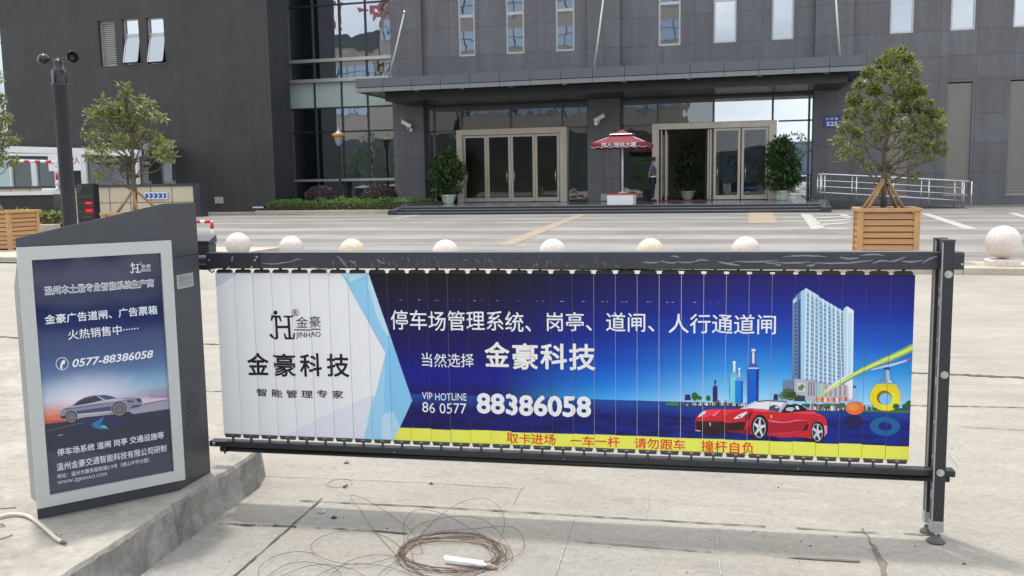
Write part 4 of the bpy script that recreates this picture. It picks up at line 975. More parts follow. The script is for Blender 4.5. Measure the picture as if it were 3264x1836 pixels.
tree('planter_tree', 'open crowned young tree in the planter behind the gate cabinet', (PM[0], PM[1], .08 + PLH - .10), q([(975, 1560), (975, 1380), (968, 1290), (960, 1180), (955, 1080), (950, 960), (930, 850), (905, 700), (898, 640)]),
     [q(a) for a in ([(968, 1290), (920, 1200), (840, 1190), (740, 1180)], [(975, 1290), (1060, 1200), (1140, 1080), (1200, 1010)], [(960, 1230), (1000, 1100), (1080, 960), (1110, 860), (1190, 850)], [(955, 1130), (880, 1000), (780, 860), (720, 760)], [(950, 1020), (1000, 880), (1030, 760)], [(905, 1290), (880, 1270), (850, 1200), (700, 1220)])],
     cl, M['leaf2'], .120, .044, 47, PM[1], 'young trees in timber planters', [(q([(968, 1365)])[0], q([(830, 1560)])[0], -.25), (q([(970, 1370)])[0], q([(965, 1570)])[0], -.3), (q([(950, 1360)])[0], q([(1000, 1540)])[0], -.28), (q([(985, 1380)])[0], q([(1140, 1510)])[0], .1)], density=.52)
q = lambda l: crop(0, 0, 2.265, l)
cl = [(-60, 560, 70, 60, 160), (-20, 690, 50, 46, 110), (10, 720, 28, 30, 50), (-80, 760, 90, 60, 220), (20, 830, 46, 40, 110), (40, 870, 34, 30, 70), (-50, 900, 80, 60, 200), (20, 960, 40, 34, 80), (60, 990, 36, 24, 50), (110, 1010, 40, 18, 40), (20, 1040, 60, 30, 80), (-60, 1050, 80, 50, 180), (10, 1110, 50, 26, 60), (90, 1160, 48, 30, 80), (-30, 1160, 70, 40, 120)]
cl = [(a * s_, b * s_, c * s_, d * s_, n) for a, b, c, d, n in cl]
tree('planter_tree', 'tree cut off by the left edge of the photo', (PL_[0], PL_[1], .09 + PLH - .10), q([(-105, 1540), (-105, 1300), (-100, 1100), (-90, 900), (-80, 700), (-70, 560)]), [q([(-100, 1300), (-40, 1180), (40, 1130), (100, 1150)])], cl, M['leaf2'], .115, .040, 53, PL_[1], 'young trees in timber planters', [(q([(-105, 1330)])[0], q([(20, 1520)])[0], -.2), (q([(-105, 1330)])[0], q([(-210, 1520)])[0], .1)])

# parasol, its weighted box, guard and potted plants on the porch
ub = thing('weighted_box', 'white box with red top holding the red parasol', 'box', (-4.42, 32.55, ZP))
mb = MB(); mb.box(-.46, .46, -.46, .46, 0, .10); mb.box(-.46, .46, -.46, .46, .11, .36); mb.box(-.45, .45, -.45, .45, .09, .12); mb.build('casing', M['white'], ub, bevel=.01, seg=1)
mb = MB(); mb.box(-.48, .48, -.48, .48, .362, .40); mb.build('lid', M['red_paint'], ub, bevel=.006, seg=1)
pa = thing('parasol', 'dark red parasol with scalloped edge and white lettering', 'parasol', (-4.42, 32.75, ZP + .40))
mb = MB(); mb.lathe([(.16, 0), (.16, .03), (.05, .06), (.045, .12)], n=16); mb.build('foot', M['cream_stone'], pa)
mb = MB(); mb.cyl((0, 0, .05), (0, 0, 2.22), .034, n=12); mb.build('pole', M['white'], pa)
def canopy_ring(mb, r0, z0, r1, z1, n=4, rot=R(45), seg=6, mi=0, sag=.04):
    """square canopy panels between two levels"""
    co = lambda r, z, k: Vector((r * math.cos(rot + k * 2 * math.pi / n), r * math.sin(rot + k * 2 * math.pi / n), z))
    for k in range(n):
        for i in range(seg):
            for j in range(seg):
                def P(u, v):
                    a = co(r0 + (r1 - r0) * v, z0 + (z1 - z0) * v, k); b = co(r0 + (r1 - r0) * v, z0 + (z1 - z0) * v, k + 1)
                    p = a.lerp(b, u); p.z -= sag * math.sin(math.pi * u) * v + sag * .6 * math.sin(math.pi * v); return p
                u0, u1, v0, v1 = i / seg, (i + 1) / seg, j / seg, (j + 1) / seg
                mb.add([P(u0, v0), P(u1, v0), P(u1, v1), P(u0, v1)], [(0, 1, 2, 3)], mi, True)
S2 = math.sqrt(2)
mb = MB(); canopy_ring(mb, .30 * S2, 2.07, .99 * S2, 1.78); mb.build('canopy', M['red_cloth'], pa)
mb = MB(); canopy_ring(mb, .01, 2.27, .39 * S2, 2.10, sag=.02); cap_ = mb.build('vent_cap', M['red_cloth'], pa)
mb = MB(); canopy_ring(mb, .388 * S2, 2.102, .405 * S2, 2.088, seg=2, sag=0); o = mb.build('trim', M['alu'], cap_)
mb = MB(); mt_ = MB()
for k in range(4):
    mx_ = Matrix.Rotation(math.pi / 2 * k, 4, 'Z'); n = 56
    top_ = [mx_ @ Vector((-.99 + 1.98 * i / n, -.992, 1.783 - .04 * math.sin(math.pi * i / n))) for i in range(n + 1)]
    bot = [mx_ @ Vector((-1.0 + 2.0 * i / n, -1.005, 1.635 - .040 * abs(math.sin(math.pi * 7 * i / n)))) for i in range(n + 1)]
    mb.add(top_ + bot, [(i, i + 1, n + 2 + i, n + 1 + i) for i in range(n)])
    for i in range(n): a, b = bot[i], bot[i + 1]; d = mx_ @ Vector((0, -.004, 0)); mt_.add([a + d, b + d, b + d + Vector((0, 0, .022)), a + d + Vector((0, 0, .022))], [(0, 1, 2, 3)])
va = mb.build('valance', M['red_cloth'], pa); mt_.build('trim', M['alu'], va)
mb = MB(); put_text(mb, '同人·恒玖大厦', (-.60, -1.012, 1.640), (1, 0, 0), (0, .06, 1), 1.22, .135, 0, .012); mb.build('lettering', M['sign_white'], va)
for k in range(4):
    mb = MB(); t = R(45 + 90 * k); mb.tube([(0, 0, 2.17), (.99 * S2 * .98 * math.cos(t), .99 * S2 * .98 * math.sin(t), 1.765)], .012, 5); mb.build('rib', M['white'], pa)

def skin(name, joints, edges, mat_, parent, sub_=2):
    """one smooth limb-to-limb surface grown over a skeleton of (position, radius)"""
    me = bpy.data.meshes.new(name); me.from_pydata([j[0] for j in joints], edges, []); o = bpy.data.objects.new(name, me); COL.objects.link(o)
    sk = o.modifiers.new('s', 'SKIN'); sk.use_smooth_shade = True
    for v, j in zip(me.skin_vertices[0].data, joints):
        r_ = j[1]; v.radius = r_ if isinstance(r_, tuple) else (r_, r_); v.use_root = False
    me.skin_vertices[0].data[0].use_root = True
    ss = o.modifiers.new('u', 'SUBSURF'); ss.levels = sub_; ss.render_levels = sub_
    dg = bpy.context.evaluated_depsgraph_get(); dg.update()
    m2 = bpy.data.meshes.new_from_object(o.evaluated_get(dg)); bpy.data.objects.remove(o)
    m2.name = name; m2.materials.clear(); m2.materials.append(mat_)
    m2.polygons.foreach_set('use_smooth', [True] * len(m2.polygons))
    o = bpy.data.objects.new(name, m2); COL.objects.link(o); o.parent = parent; return o
# guard: stands side-on facing the open door, hands behind the back
gx = YP(*crop(1850, 350, 4.14, [(965, 1200)])[0], 36.9)
gd = thing('person', 'standing guard in grey shirt, navy trousers and cap, hands clasped behind the back', 'person', (gx.x - .03, 36.9, ZP + .004), 0)
Hh = 1.73
J = [((0, 0, .92), (.125, .15)), ((.0, 0, 1.08), (.105, .14)), ((-.005, 0, 1.24), (.12, .165)), ((-.015, 0, 1.38), (.105, .155)), ((-.005, 0, 1.47), (.05, .055)), ((.01, 0, 1.54), (.05, .05)), ((.025, 0, 1.60), (.082, .070)), ((.020, 0, 1.67), (.092, .074)),
     ((-.02, -.19, 1.39), .062), ((-.10, -.235, 1.16), .047), ((-.155, -.10, .98), .034), ((-.165, -.03, .95), .030),
     ((-.02, .19, 1.39), .062), ((-.10, .235, 1.16), .047), ((-.155, .10, .99), .034), ((-.165, .03, .965), .030),
     ((.0, -.085, .86), .10), ((.01, -.09, .48), .066), ((-.02, -.09, .10), .045), ((.06, -.09, .04), .04), ((.14, -.09, .03), .03),
     ((-.01, .09, .86), .10), ((0, .09, .48), .066), ((-.03, .09, .10), .045), ((.05, .09, .04), .04), ((.13, .09, .03), .03)]
Ed = [(0, 1), (1, 2), (2, 3), (3, 4), (4, 5), (5, 6), (6, 7), (3, 8), (8, 9), (9, 10), (10, 11), (3, 12), (12, 13), (13, 14), (14, 15), (0, 16), (16, 17), (17, 18), (18, 19), (19, 20), (0, 21), (21, 22), (22, 23), (23, 24), (24, 25)]
JF = [(p, (tuple(q * .68 for q in r_) if isinstance(r_, tuple) else r_ * .72) if i in (0, 1, 2, 3, 8, 12, 16, 17, 21, 22) else r_) for i, (p, r_) in enumerate(J)]; EF = list(Ed)
for w0, sy in ((11, 1), (15, -1)):
    b = Vector(J[w0][0])
    for f_, L_ in enumerate((.075, .085, .08, .065)):
        a = len(JF); JF.append((tuple(b + Vector((-.012 + .004 * f_, sy * .02, -.022 * f_ + .02))), .0095)); JF.append((tuple(b + Vector((-.02, sy * (.02 + L_ * .6), -.02 * f_ + .012))), .009)); JF.append((tuple(b + Vector((-.008, sy * (.02 + L_), -.02 * f_ - .002))), .008))
        EF += [(w0, a), (a, a + 1), (a + 1, a + 2)]
    a = len(JF); JF.append((tuple(b + Vector((.012, sy * .02, .02))), .010)); JF.append((tuple(b + Vector((.018, sy * .055, .03))), .009)); EF += [(w0, a), (a, a + 1)]
JF.append(((.112, 0, 1.600), .014)); EF.append((6, len(JF) - 1))
body = skin('body', JF, EF, M['skin'], gd)
grow = lambda idx, g, ed: ([(J[i][0], tuple(q + g for q in (J[i][1] if isinstance(J[i][1], tuple) else (J[i][1], J[i][1])))) for i in idx], [(idx.index(a), idx.index(b)) for a, b in ed])
j_, e_ = grow([1, 2, 3, 8, 9, 12, 13], .020, [(1, 2), (2, 3), (3, 8), (8, 9), (3, 12), (12, 13)]); j_[0] = ((0, 0, .97), (.135, .160)); skin('shirt', j_, e_, M['shirt'], gd)
j_, e_ = grow([0, 16, 17, 18, 21, 22, 23], .018, [(0, 16), (16, 17), (17, 18), (0, 21), (21, 22), (22, 23)]); skin('trousers', j_, e_, M['trousers'], gd)
for s__ in (-1, 1): skin('shoe', [((-.06, s__ * .09, .045), .052), ((.06, s__ * .09, .042), .052), ((.16, s__ * .09, .03), .04)], [(0, 1), (1, 2)], M['cup_black'], gd)
mb = MB(); mb.lathe([(.165, .955), (.168, .96), (.168, 1.0), (.165, 1.005)], n=24); o = mb.build('belt', M['white'], gd); o.scale = (.90, 1.06, 1)
mb = MB(); mb.lathe([(.088, 1.60), (.094, 1.645), (.092, 1.69)], (.005, 0, 0), 18); mb.build('hair', M['hair'], gd)
mb = MB(); mb.lathe([(.095, 1.672), (.100, 1.69), (.108, 1.725), (.112, 1.745), (.075, 1.765), (.001, 1.770)], (.015, 0, 0), 20); mb.add([Vector((.06, -.085, 1.685)), Vector((.06, .085, 1.685)), Vector((.175, .05, 1.665)), Vector((.175, -.05, 1.665))], [(0, 1, 2, 3)]); mb.build('cap', M['cap'], gd)
mb = MB()
for s__ in (-1, 1): mb.sphere((.098, s__ * .033, 1.632), .0085, 8)
mb.build('eyes', M['hair'], gd)
mb = MB()
for s__ in (-1, 1): mb.lathe([(.001, -.03), (.016, -.015), (.018, .012), (.001, .028)], (.010, s__ * .086, 1.612), 8)
mb.build('ears', M['skin'], gd)

def potted(label, c, r, h, leaf_, n, seed, pot=True, zc=None):
    t = thing('potted_plant', label, 'potted plant', c, group=None)
    if pot:
        mb = MB(); mb.lathe([(.001, 0), (.20, 0), (.21, .04), (.26, .12), (.31, .30), (.345, .34), (.345, .37), (.31, .37), (.30, .34), (.001, .33)], n=28); mb.build('pot', M['porcelain'], t)
    rr = random.Random(seed); cl = []
    for i in range(52):
        z = rr.uniform(.0, 1.0); w = r * (1 - (abs(z - .42) / .62) ** 2.2) * rr.uniform(.75, 1.12); a = rr.uniform(0, 6.28); g_ = rr.uniform(.16, .34)
        cl.append((w * .62 * math.cos(a), w * .62 * math.sin(a), .52 + z * h, g_, g_, g_ * .85, int(n / 52 * g_ * g_ / .065)))
    mb = MB(); leaves(mb, cl, .19, .085, seed, droop=.35, shell=.5); mb.build('foliage', leaf_, t)
    mb = MB()
    for k in range(7): mb.tube([(rr.uniform(-.1, .1), rr.uniform(-.1, .1), .3), (rr.uniform(-.3, .3), rr.uniform(-.3, .3), .45 + h * .8)], [.018, .006], 5)
    mb.build('stem', M['bark'], t); return t
potted('round leafy shrub in a white and green glazed pot left of the left doors', (-12.30, 36.5, ZP + .004), .82, 1.55, M['leaf_dark'], 2900, 61)
potted('tall leafy shrub in a glazed pot right of the open doors', (1.22, 36.5, ZP + .004), .80, 1.72, M['leaf_dark'], 3000, 62)
potted('dark tall plant standing inside the open doorway', (-2.55, 39.6, ZP), .55, 1.75, M['leaf_dark'], 1500, 63)
mb = MB(); mb.box(-3.5, -1.7, 36.9, 37.85, 0, .02); o = mb.build('doormat', mat('dull_red_mat', (.22, .05, .04), .95, var=.2, vscale=12), loc=(0, 0, ZP + .006)); tag(o, 'dull red doormat before the open doors', 'doormat')

# left: car ramp walls, glazed shelter, sign boards, hedge
X0, X1 = YP(303, 650, 31).x - 6.5, YP(622, 650, 31).x
rw = thing('ramp_wall', 'beige tiled wall with dark end pier beside the car ramp', 'wall', (X1, 31, .1))
zt = YP(560, 591, 31).z
mb = MB(); mb.box(X0, X1, 31.0, 31.3, 0, zt - .03)
P_(mb, 'tiled_face', M['beige_tile'], rw)
mb = MB()
x = X1 - .05
while x > X0:
    mb.box(x - .012, x + .012, 30.994, 31.0, 0.1, zt - .04); x -= .95
mb.box(X0, X1, 30.994, 31.0, zt - .66, zt - .638); P_(mb, 'tile_joints', M['wood_gap'], rw)
mb = MB(); mb.box(X0, X1 + .03, 30.95, 31.4, zt - .03, zt + .07); P_(mb, 'coping', M['granite_dark'], rw)
mb = MB(); mb.box(X1 + .002, YP(641, 650, 31).x, 30.95, 31.45, 0, zt + .07); P_(mb, 'end_pier', M['granite_dark'], rw)
a, b = YP(326 * 0 + 1490 / 3.22, 400 + 757 / 3.22, 30.95), YP(1718 / 3.22, 400 + 683 / 3.22, 30.95)
cs = thing('chevron_sign', 'blue sign with four white chevrons on the beige ramp wall', 'sign', (a.x, 30.92, a.z)); w_, h_ = b.x - a.x, b.z - a.z
mb = MB(); mb.box(0, w_, 0, .03, 0, h_); mb.build('board', M['sign_white'], cs)
mb = MB(); mb.box(.04, w_ - .04, -.004, 0, .04, h_ - .04); mb.build('blue_field', M['road_blue'], cs)
mb = MB()
for k in range(4):
    x = w_ * (.13 + .205 * k); t_ = w_ * .055; d = w_ * .085
    for (za, zb) in ((.16, .5), (.5, .84)):
        xa, xb = (x, x + d) if za < .4 else (x + d, x)
        mb.quad((xa, -.008, h_ * za), (xa + t_, -.008, h_ * za), (xb + t_, -.008, h_ * zb), (xb, -.008, h_ * zb))
mb.build('chevron', M['sign_white'], cs)

sh = thing('ramp_shelter', 'white framed glass shelter over the car ramp at far left', 'shelter', (-22, 32, 1))
YS = 32.0
def beam(p, q, t, dpt=.16, name='frame', mt_=None):
    A, B = YP(*p, YS), YP(*q, YS); mb = MB(); d = (B - A).normalized(); n_ = Vector((-d.z, 0, d.x)) * t / 2
    v = [A - n_, B - n_, B + n_, A + n_]; mb.add(v + [p_ + Vector((0, dpt, 0)) for p_ in v], [(0, 1, 2, 3), (7, 6, 5, 4), (0, 4, 5, 1), (1, 5, 6, 2), (2, 6, 7, 3), (3, 7, 4, 0)]); return P_(mb, name, mt_ or M['white'], sh)
s7 = lambda x, y: (x / 4.529, 440 + y / 4.529)
beam(s7(-260, 150), s7(1975, 215), .26, .3, 'eaves_beam')
beam(s7(-260, 232), s7(1120, 250), .10, .5, 'gutter')
beam(s7(-260, 300), s7(820, 345), .12, .2, 'lintel')
for a_, b_, t_ in ((s7(475, 330), s7(505, 770), .25), (s7(795, 340), s7(820, 790), .12), (s7(1190, 270), s7(1215, 670), .25), (s7(1930, 215), s7(1965, 750), .24), (s7(140, 330), s7(165, 760), .08)): beam(a_, b_, t_, .16, 'post')
beam(s7(-260, 765), s7(820, 775), .09, .16, 'sill'); beam(s7(1255, 752), s7(1960, 752), .10, .16, 'sill')
for (x0, x1) in ((-260, 800), (1240, 1930)):
    mb = MB(); A = [YP(*s7(*p), YS + .1) for p in ((x0, 770), (x1, 775), (x1, 300), (x0, 300))]; mb.quad(*A); P_(mb, 'glazing', glass_mat('shelter_glass', (0, 0, 0), .05, wav=.02, trans=.72), sh)
mb = MB(); A, B = YP(*s7(-260, 120), YS), YP(*s7(1975, 190), YS)
mb.quad(A + Vector((0, .02, .02)), B + Vector((0, .02, .02)), B + Vector((0, 2.9, .25)), A + Vector((0, 2.9, .25))); P_(mb, 'roof', glass_mat('shelter_roof_glass', (.25, .3, .3), .2, trans=.6), sh)
mb = MB(); mb.box(YP(*s7(-260, 800), YS).x, YP(*s7(900, 800), YS).x, YS - .1, YS + .4, 0, YP(*s7(400, 815), YS - .1).z); P_(mb, 'base_wall', M['white'], sh)
# boom barrier standing before the shelter
bb = thing('boom_barrier', 'red and white boom with folded end before the glass shelter', 'barrier', tuple(YP(*s7(830, 780), 30)))
BB = Vector(bb.location); Q = lambda x, y: YP(*s7(x, y), 30) - BB
mb = MB(); A, B = Q(275, 335), Q(830, 345); n = 7
for i in range(n): mb.tube([A.lerp(B, i / n), A.lerp(B, (i + 1) / n)], .055, 6, i % 2)
mb.build('boom', [M['white'], M['red_paint']], bb)
mb = MB(); A, B = Q(812, 340), Q(830, 780)
for i in range(5): mb.tube([A.lerp(B, i / 5), A.lerp(B, (i + 1) / 5)], .05, 6, (i + 1) % 2 if 0 < i < 4 else 0)
mb.build('folded_arm', [M['white'], M['red_paint']], bb)
mb = MB(); c = Q(730, 785); mb.box(c.x - .30, c.x + .30, -.15, .15, c.z - .12, c.z + .16); mb.build('drive_head', M['white'], bb, bevel=.05)
c = YP(*s7(1095, 470), 30); w_ = .45
ns = thing('notice_board', 'white board with red writing hung behind the dark mast', 'sign', (c.x, 30, c.z)); mb = MB(); hh = YP(*s7(1095, 240), 30).z - c.z; mb.box(-1.25, .27, 0, .03, 0, hh); mb.build('board', M['white'], ns)
mb = MB(); put_text(mb, '驶入', (-.30, -.006, hh * .42), (1, 0, 0), (0, 0, 1), .50, .30, 0, .02); mb.build('lettering', M['red_paint'], ns)

# near dark wall, hedge and parking sign
dw = thing('low_wall', 'low dark granite wall with pale coping behind the lime hedge', 'wall', (-22, 24, .1))
xe = YP(174, 680, 23.6).x; zt = YP(100, 622, 23.6).z
mb = MB(); mb.box(-40, xe, 23.6, 24.0, 0, zt - .0); P_(mb, 'face', M['granite_wing'], dw)
mb = MB(); mb.box(-40, xe, 23.5, 24.1, zt + .002, zt + .11); P_(mb, 'coping', M['white'], dw)
mb = MB(); mb.box(YP(174, 680, 23.2).x, YP(206, 680, 23.2).x, 23.2, 23.49, 0, YP(174, 619, 23.2).z); P_(mb, 'end_pier', M['granite_dark'], dw)
a, b = G(40, 737, .1), G(181, 728, .1)
hedge('hedge', 'bright lime green hedge beside the left timber planter', YP(36, 700, 22.4).x - 8, YP(172, 700, 22.4).x, 22.0, 23.0, .2, YP(100, 672, 22.4).z + .02, M['leaf_lime'], 4200, 9, .10)
mb = MB(); mb.box(-40, YP(181, 720, 21.6).x, 21.5, 21.75, .02, YP(100, 716, 21.5).z); tag(mb.build('bed_edging', M['cream_stone'], bevel=.01), 'cream stone edging below the lime green hedge', 'edging')
YB = 20.5
c0, c1 = YP(*s7(1090, 660), YB), YP(*s7(1335, 660), YB)
ps = thing('parking_sign', 'black parking sign board with two red number displays', 'sign', (c0.x, YB, .06)); w_ = (c1.x - c0.x) * 1.02; H_ = c0.z - .06
mb = MB(); mb.box(0, w_, 0, .22, 0, H_); mb.build('board', M['led_black'], ps, bevel=.01)
zz = lambda y: YP(*s7(1200, y), YB).z - .06
def onps(t_, x, y0, y1, wd, m_, bold=.0):
    mb = MB(); put_text(mb, t_, (x, -.006, zz(y1)), (1, 0, 0), (0, 0, 1), wd, zz(y0) - zz(y1), 0, bold); mb.build('lettering', m_, ps)
onps('P', w_ * .12, 680, 790, w_ * .22, M['dim_text'], .0); onps('停车场空余车位', w_ * .12, 828, 862, w_ * .8, M['dim_text']); onps('地下', w_ * .06, 935, 965, w_ * .26, M['dim_text']); onps('地面', w_ * .06, 1050, 1080, w_ * .26, M['dim_text']); onps('温馨提示', w_ * .22, 1118, 1150, w_ * .66, M['dim_text'])
for y0, y1, tx in ((910, 992, '000'), (1015, 1105, '000')):
    mb = MB(); mb.box(w_ * .42, w_ * .97, -.008, -.001, zz(y1), zz(y0)); mb.build('display', M['led_dim'], ps)
    mb = MB(); put_text(mb, tx, (w_ * .52, -.014, zz(y1 - 40)), (1, 0, 0), (0, 0, 1), w_ * .36, zz(y0 + 14) - zz(y1 - 40), 0, .03); mb.build('digits', M['led_red'], ps)
# bent red and white guard tube behind the gate cabinet
gt = thing('guard_tube', 'bent red and white guard tube behind the gate cabinet', 'guard rail', tuple(G(678, 775, .05)))
GT = Vector(gt.location); y_ = GT.y; Q = lambda x, y: YP(600 + x / 3.22, 560 + y / 3.22, y_) - GT
pp = [Q(-160, 462), Q(-60, 465), Q(30, 469), Q(90, 472), Q(130, 473), Q(175, 474), Q(235, 470), Q(243, 480), Q(245, 545), Q(247, 612), Q(250, 700)]
cols = [0, 1, 0, 1, 0, 1, 0, 1, 0, 1]
mb = MB()
for (p, q_), c in zip(zip(pp, pp[1:]), cols): mb.tube([p, q_], .038, 8, c)
mb.build('tube', [M['white'], M['red_paint']], gt)

# ============================================================ MAST BEHIND THE CABINET
ms_ = thing('anemometer_mast', 'dark blue grey mast with two black wind cups behind the gate cabinet', 'mast', (-3.95, 4.6, IZ))
zt = 1.868 - IZ
mb = MB(); mb.lathe([(.05, 0), (.05, .02), (.041, .03), (.0405, zt - .02), (.0475, zt - .015), (.048, zt), (.001, zt)], n=28); mb.build('pole', M['pole_paint'], ms_)
mb = MB(); mb.lathe([(.041, zt + .001), (.041, zt + .075), (.037, zt + .08), (.030, zt + .082), (.030, zt + .125), (.026, zt + .135), (.012, zt + .138), (.010, zt + .150), (.001, zt + .152)], n=24); mb.build('sensor_housing', M['cup_black'], ms_)
za = zt + .143
for sx, yw in ((-1, R(200)), (1, R(-60))):
    mb = MB(); mb.tube([(0, 0, za), (sx * .085, -.01 * sx, za)], .004, 6); mb.build('cup_arm', M['cup_black'], ms_)
    mb = MB(); prof = [(.034 * math.sin(math.pi / 2 * i / 7), -.034 * math.cos(math.pi / 2 * i / 7)) for i in range(8)] + [(.036, .002), (.031, .002)] + [(.030 * math.sin(math.pi / 2 * i / 7), -.030 * math.cos(math.pi / 2 * i / 7)) for i in range(7, -1, -1)]
    mb.lathe([(max(a, 1e-4), b) for a, b in prof], n=20)
    mx_ = Matrix.Translation((sx * .112, -.012 * sx, za + .004)) @ Matrix.Rotation(R(60 if sx > 0 else -150), 4, 'Z') @ Matrix.Rotation(R(85), 4, 'X')
    mb.v = [tuple(mx_ @ Vector(p)) for p in mb.v]; mb.build('wind_cup', M['cup_black'], ms_)

# ============================================================ ADVERTISING GATE
GO, GA = Vector((.60, 3.26, 0)), R(4)
gd_, gn_ = Vector((math.cos(GA), math.sin(GA), 0)), Vector((-math.sin(GA), math.cos(GA), 0))
WS = .020                                   # the slats hang in this plane, 2 cm behind the arm's front face
def S(x, y, w=WS):
    q = PLN(x, y, GO + gn_ * w, gn_) - GO; return (q.dot(gd_), q.z)
gate = thing('advertising_gate', 'charcoal parking gate arm hung with printed slats, blue and white banner with red sports car', 'gate', tuple(GO), GA)
def scol(r, g, b, k=1.18): return srgb(r, g, b, k)
PM_ = []; _pi = {}
def pcol(r, g, b):
    key = (r, g, b)
    if key not in _pi:
        _pi[key] = len(PM_); PM_.append(mat('print_%02x%02x%02x' % key, tuple(min(.88, q) for q in scol(r, g, b, 1.16)), .38, spec=.35))
    return _pi[key]
def banner_mat():
    """blue night-sky print: deep navy above, glowing towards the horizon at the right"""
    mt, nt, b = new_mat('blue_banner_print'); h = NT(nt)
    tcn = nt.nodes.new('ShaderNodeTexCoord'); x, y, z = h.xyz(tcn.outputs['Object'])
    hz = S(2500, 1290)[1]
    v = h.math('DIVIDE', h.math('SUBTRACT', z, hz), .92 - hz)
    u = h.rng(x, -2.612, -.055, 0, 1)
    right = h.ramp(v, [(0.0, scol(172, 212, 236)), (.09, scol(120, 190, 230)), (.26, scol(48, 142, 214)), (.47, scol(18, 86, 184)), (.68, scol(20, 46, 148)), (.86, scol(26, 30, 114)), (1.0, scol(30, 25, 96))])
    midc = h.ramp(v, [(0.0, scol(60, 160, 222)), (.12, scol(16, 116, 206)), (.29, scol(10, 70, 176)), (.50, scol(14, 40, 138)), (.77, scol(20, 24, 98)), (1.0, scol(20, 18, 68))])
    left = h.ramp(v, [(0.0, scol(22, 18, 92)), (.15, scol(18, 24, 126)), (.40, scol(20, 16, 84)), (.7, scol(22, 18, 62)), (.9, scol(18, 18, 36)), (1.0, scol(16, 17, 26))])
    c = h.mix(h.rng(u, .42, .62, 0, 1, True), left, midc); c = h.mix(h.rng(u, .58, .80, 0, 1, True), c, right)
    sea = h.mix(h.rng(u, .35, .75, 0, 1), scol(24, 18, 96), scol(16, 38, 132))
    n = h.noise(tcn.outputs['Object'], 9, 4, .6, sc=(1, 1, 5)); sea = h.mix(h.rng(n, .42, .62, 0, .75), sea, scol(18, 12, 62))
    sea = h.mix(h.rng(v, -.12, 0, 0, .55), sea, scol(36, 92, 176))
    c = h.mix(h.math('LESS_THAN', v, 0), c, sea)
    g = h.noise(tcn.outputs['Object'], 420, 2, .7); c = h.scale(c, h.rng(g, .3, .7, .90, 1.10))
    nt.links.new(c, b.inputs['Base Color']); b.inputs['Roughness'].default_value = .36; b.inputs['Specular IOR Level'].default_value = .3
    return mt
PM_.append(banner_mat()); BAN = 0
WHITE_ = pcol(226, 226, 233); EDGE_ = pcol(160, 160, 164)
ink = []                                     # (2-D polygon, material index, layer)
def tri2(pts):
    return [tuple(pts[i] for i in t) for t in tessellate_polygon([[Vector((p[0], p[1], 0)) for p in pts]])]
def P2(pts, col, layer, fn=S):
    pts = [fn(*p) for p in pts]; mi = col if isinstance(col, int) else pcol(*col)
    for t in tri2(pts): ink.append((t, mi, layer))
def line2(pts, w, col, layer, fn=S):
    """stroke of width w (metres) through photo points"""
    q = [Vector(fn(*p)) for p in pts]; mi = pcol(*col)
    for a, b in zip(q, q[1:]):
        d = (b - a); 
        if d.length < 1e-6: continue
        n = Vector((-d.y, d.x)).normalized() * w / 2; e = d.normalized() * w * .25
        a2, b2 = a - e, b + e
        P_ = [tuple(a2 - n), tuple(b2 - n), tuple(b2 + n), tuple(a2 + n)]; ink.append(((P_[0], P_[1], P_[2]), mi, layer)); ink.append(((P_[0], P_[2], P_[3]), mi, layer))
def oval(cx, cy, rx, ry, col, layer, fn=S, n=26, a0=0, hole=0.0, wob=0.0, seed=0):
    rr = random.Random(seed); ks = [1 + rr.uniform(-wob, wob) for _ in range(n)]
    o = [(cx + rx * ks[i] * math.cos(a0 + 2 * math.pi * i / n), cy + ry * ks[i] * math.sin(a0 + 2 * math.pi * i / n)) for i in range(n)]
    if not hole: P2(o, col, layer, fn); return
    inn = [(cx + (x - cx) * hole, cy + (y - cy) * hole) for x, y in o]; mi = pcol(*col)
    for i in range(n):
        j = (i + 1) % n; a, b, c, d = fn(*o[i]), fn(*o[j]), fn(*inn[j]), fn(*inn[i]); ink.append(((a, b, c), mi, layer)); ink.append(((a, c, d), mi, layer))
def words(s, xl, xr, yt, yb, col, layer, bold=0.0, shear=0.0, fn=S):
    """lettering fitted between left and right photo columns; height measured at its left end"""
    u0, v1 = fn(xl, yt); _, v0 = fn(xl, yb); vm = (v0 + v1) / 2; y = (yt + yb) / 2
    for _ in range(6):
        u1, v = fn(xr, y); y += (v - vm) / ((v1 - v0) / (yb - yt))
    mi = pcol(*col)
    for t in text_tris(s, bold, shear): ink.append((tuple((u0 + p[0] * (u1 - u0), v0 + p[1] * (v1 - v0)) for p in t), mi, layer + (t[0][2] * .12 if len(t[0]) > 2 else 0)))
BK = (22, 20, 26)
# white left field and its facets
A3 = lambda l: crop(1000, 850, 2.5417, l)
top_v, bot_v = .9215, .2725
P2([(670, 850)] + A3([(440, 40), (800, 1085), (640, 1420)]) + [(700, 1420)], WHITE_, 1)
P2(A3([(215, 40), (440, 40), (800, 1085), (640, 1420), (410, 1395), (480, 1130), (583, 700)]), (150, 198, 226), 2)
P2(A3([(310, 200), (215, 40), (420, 40), (450, 130), (540, 400), (640, 620), (800, 1085), (645, 1420), (560, 1390), (585, 690)]), (140, 194, 228), 3)
P2(A3([(215, 40), (440, 40), (500, 220), (445, 190), (430, 60), (300, 130)]), (176, 212, 230), 4)
P2(A3([(438, 40), (455, 95), (560, 400), (620, 560), (590, 560), (510, 400), (450, 180)]), (184, 211, 230), 5)
P2(A3([(640, 620), (800, 1085), (700, 1290), (570, 1200), (583, 700)]), (130, 190, 228), 4)
P2(A3([(570, 1200), (640, 1170), (700, 1290), (640, 1420), (552, 1400)]), (168, 206, 233), 5)
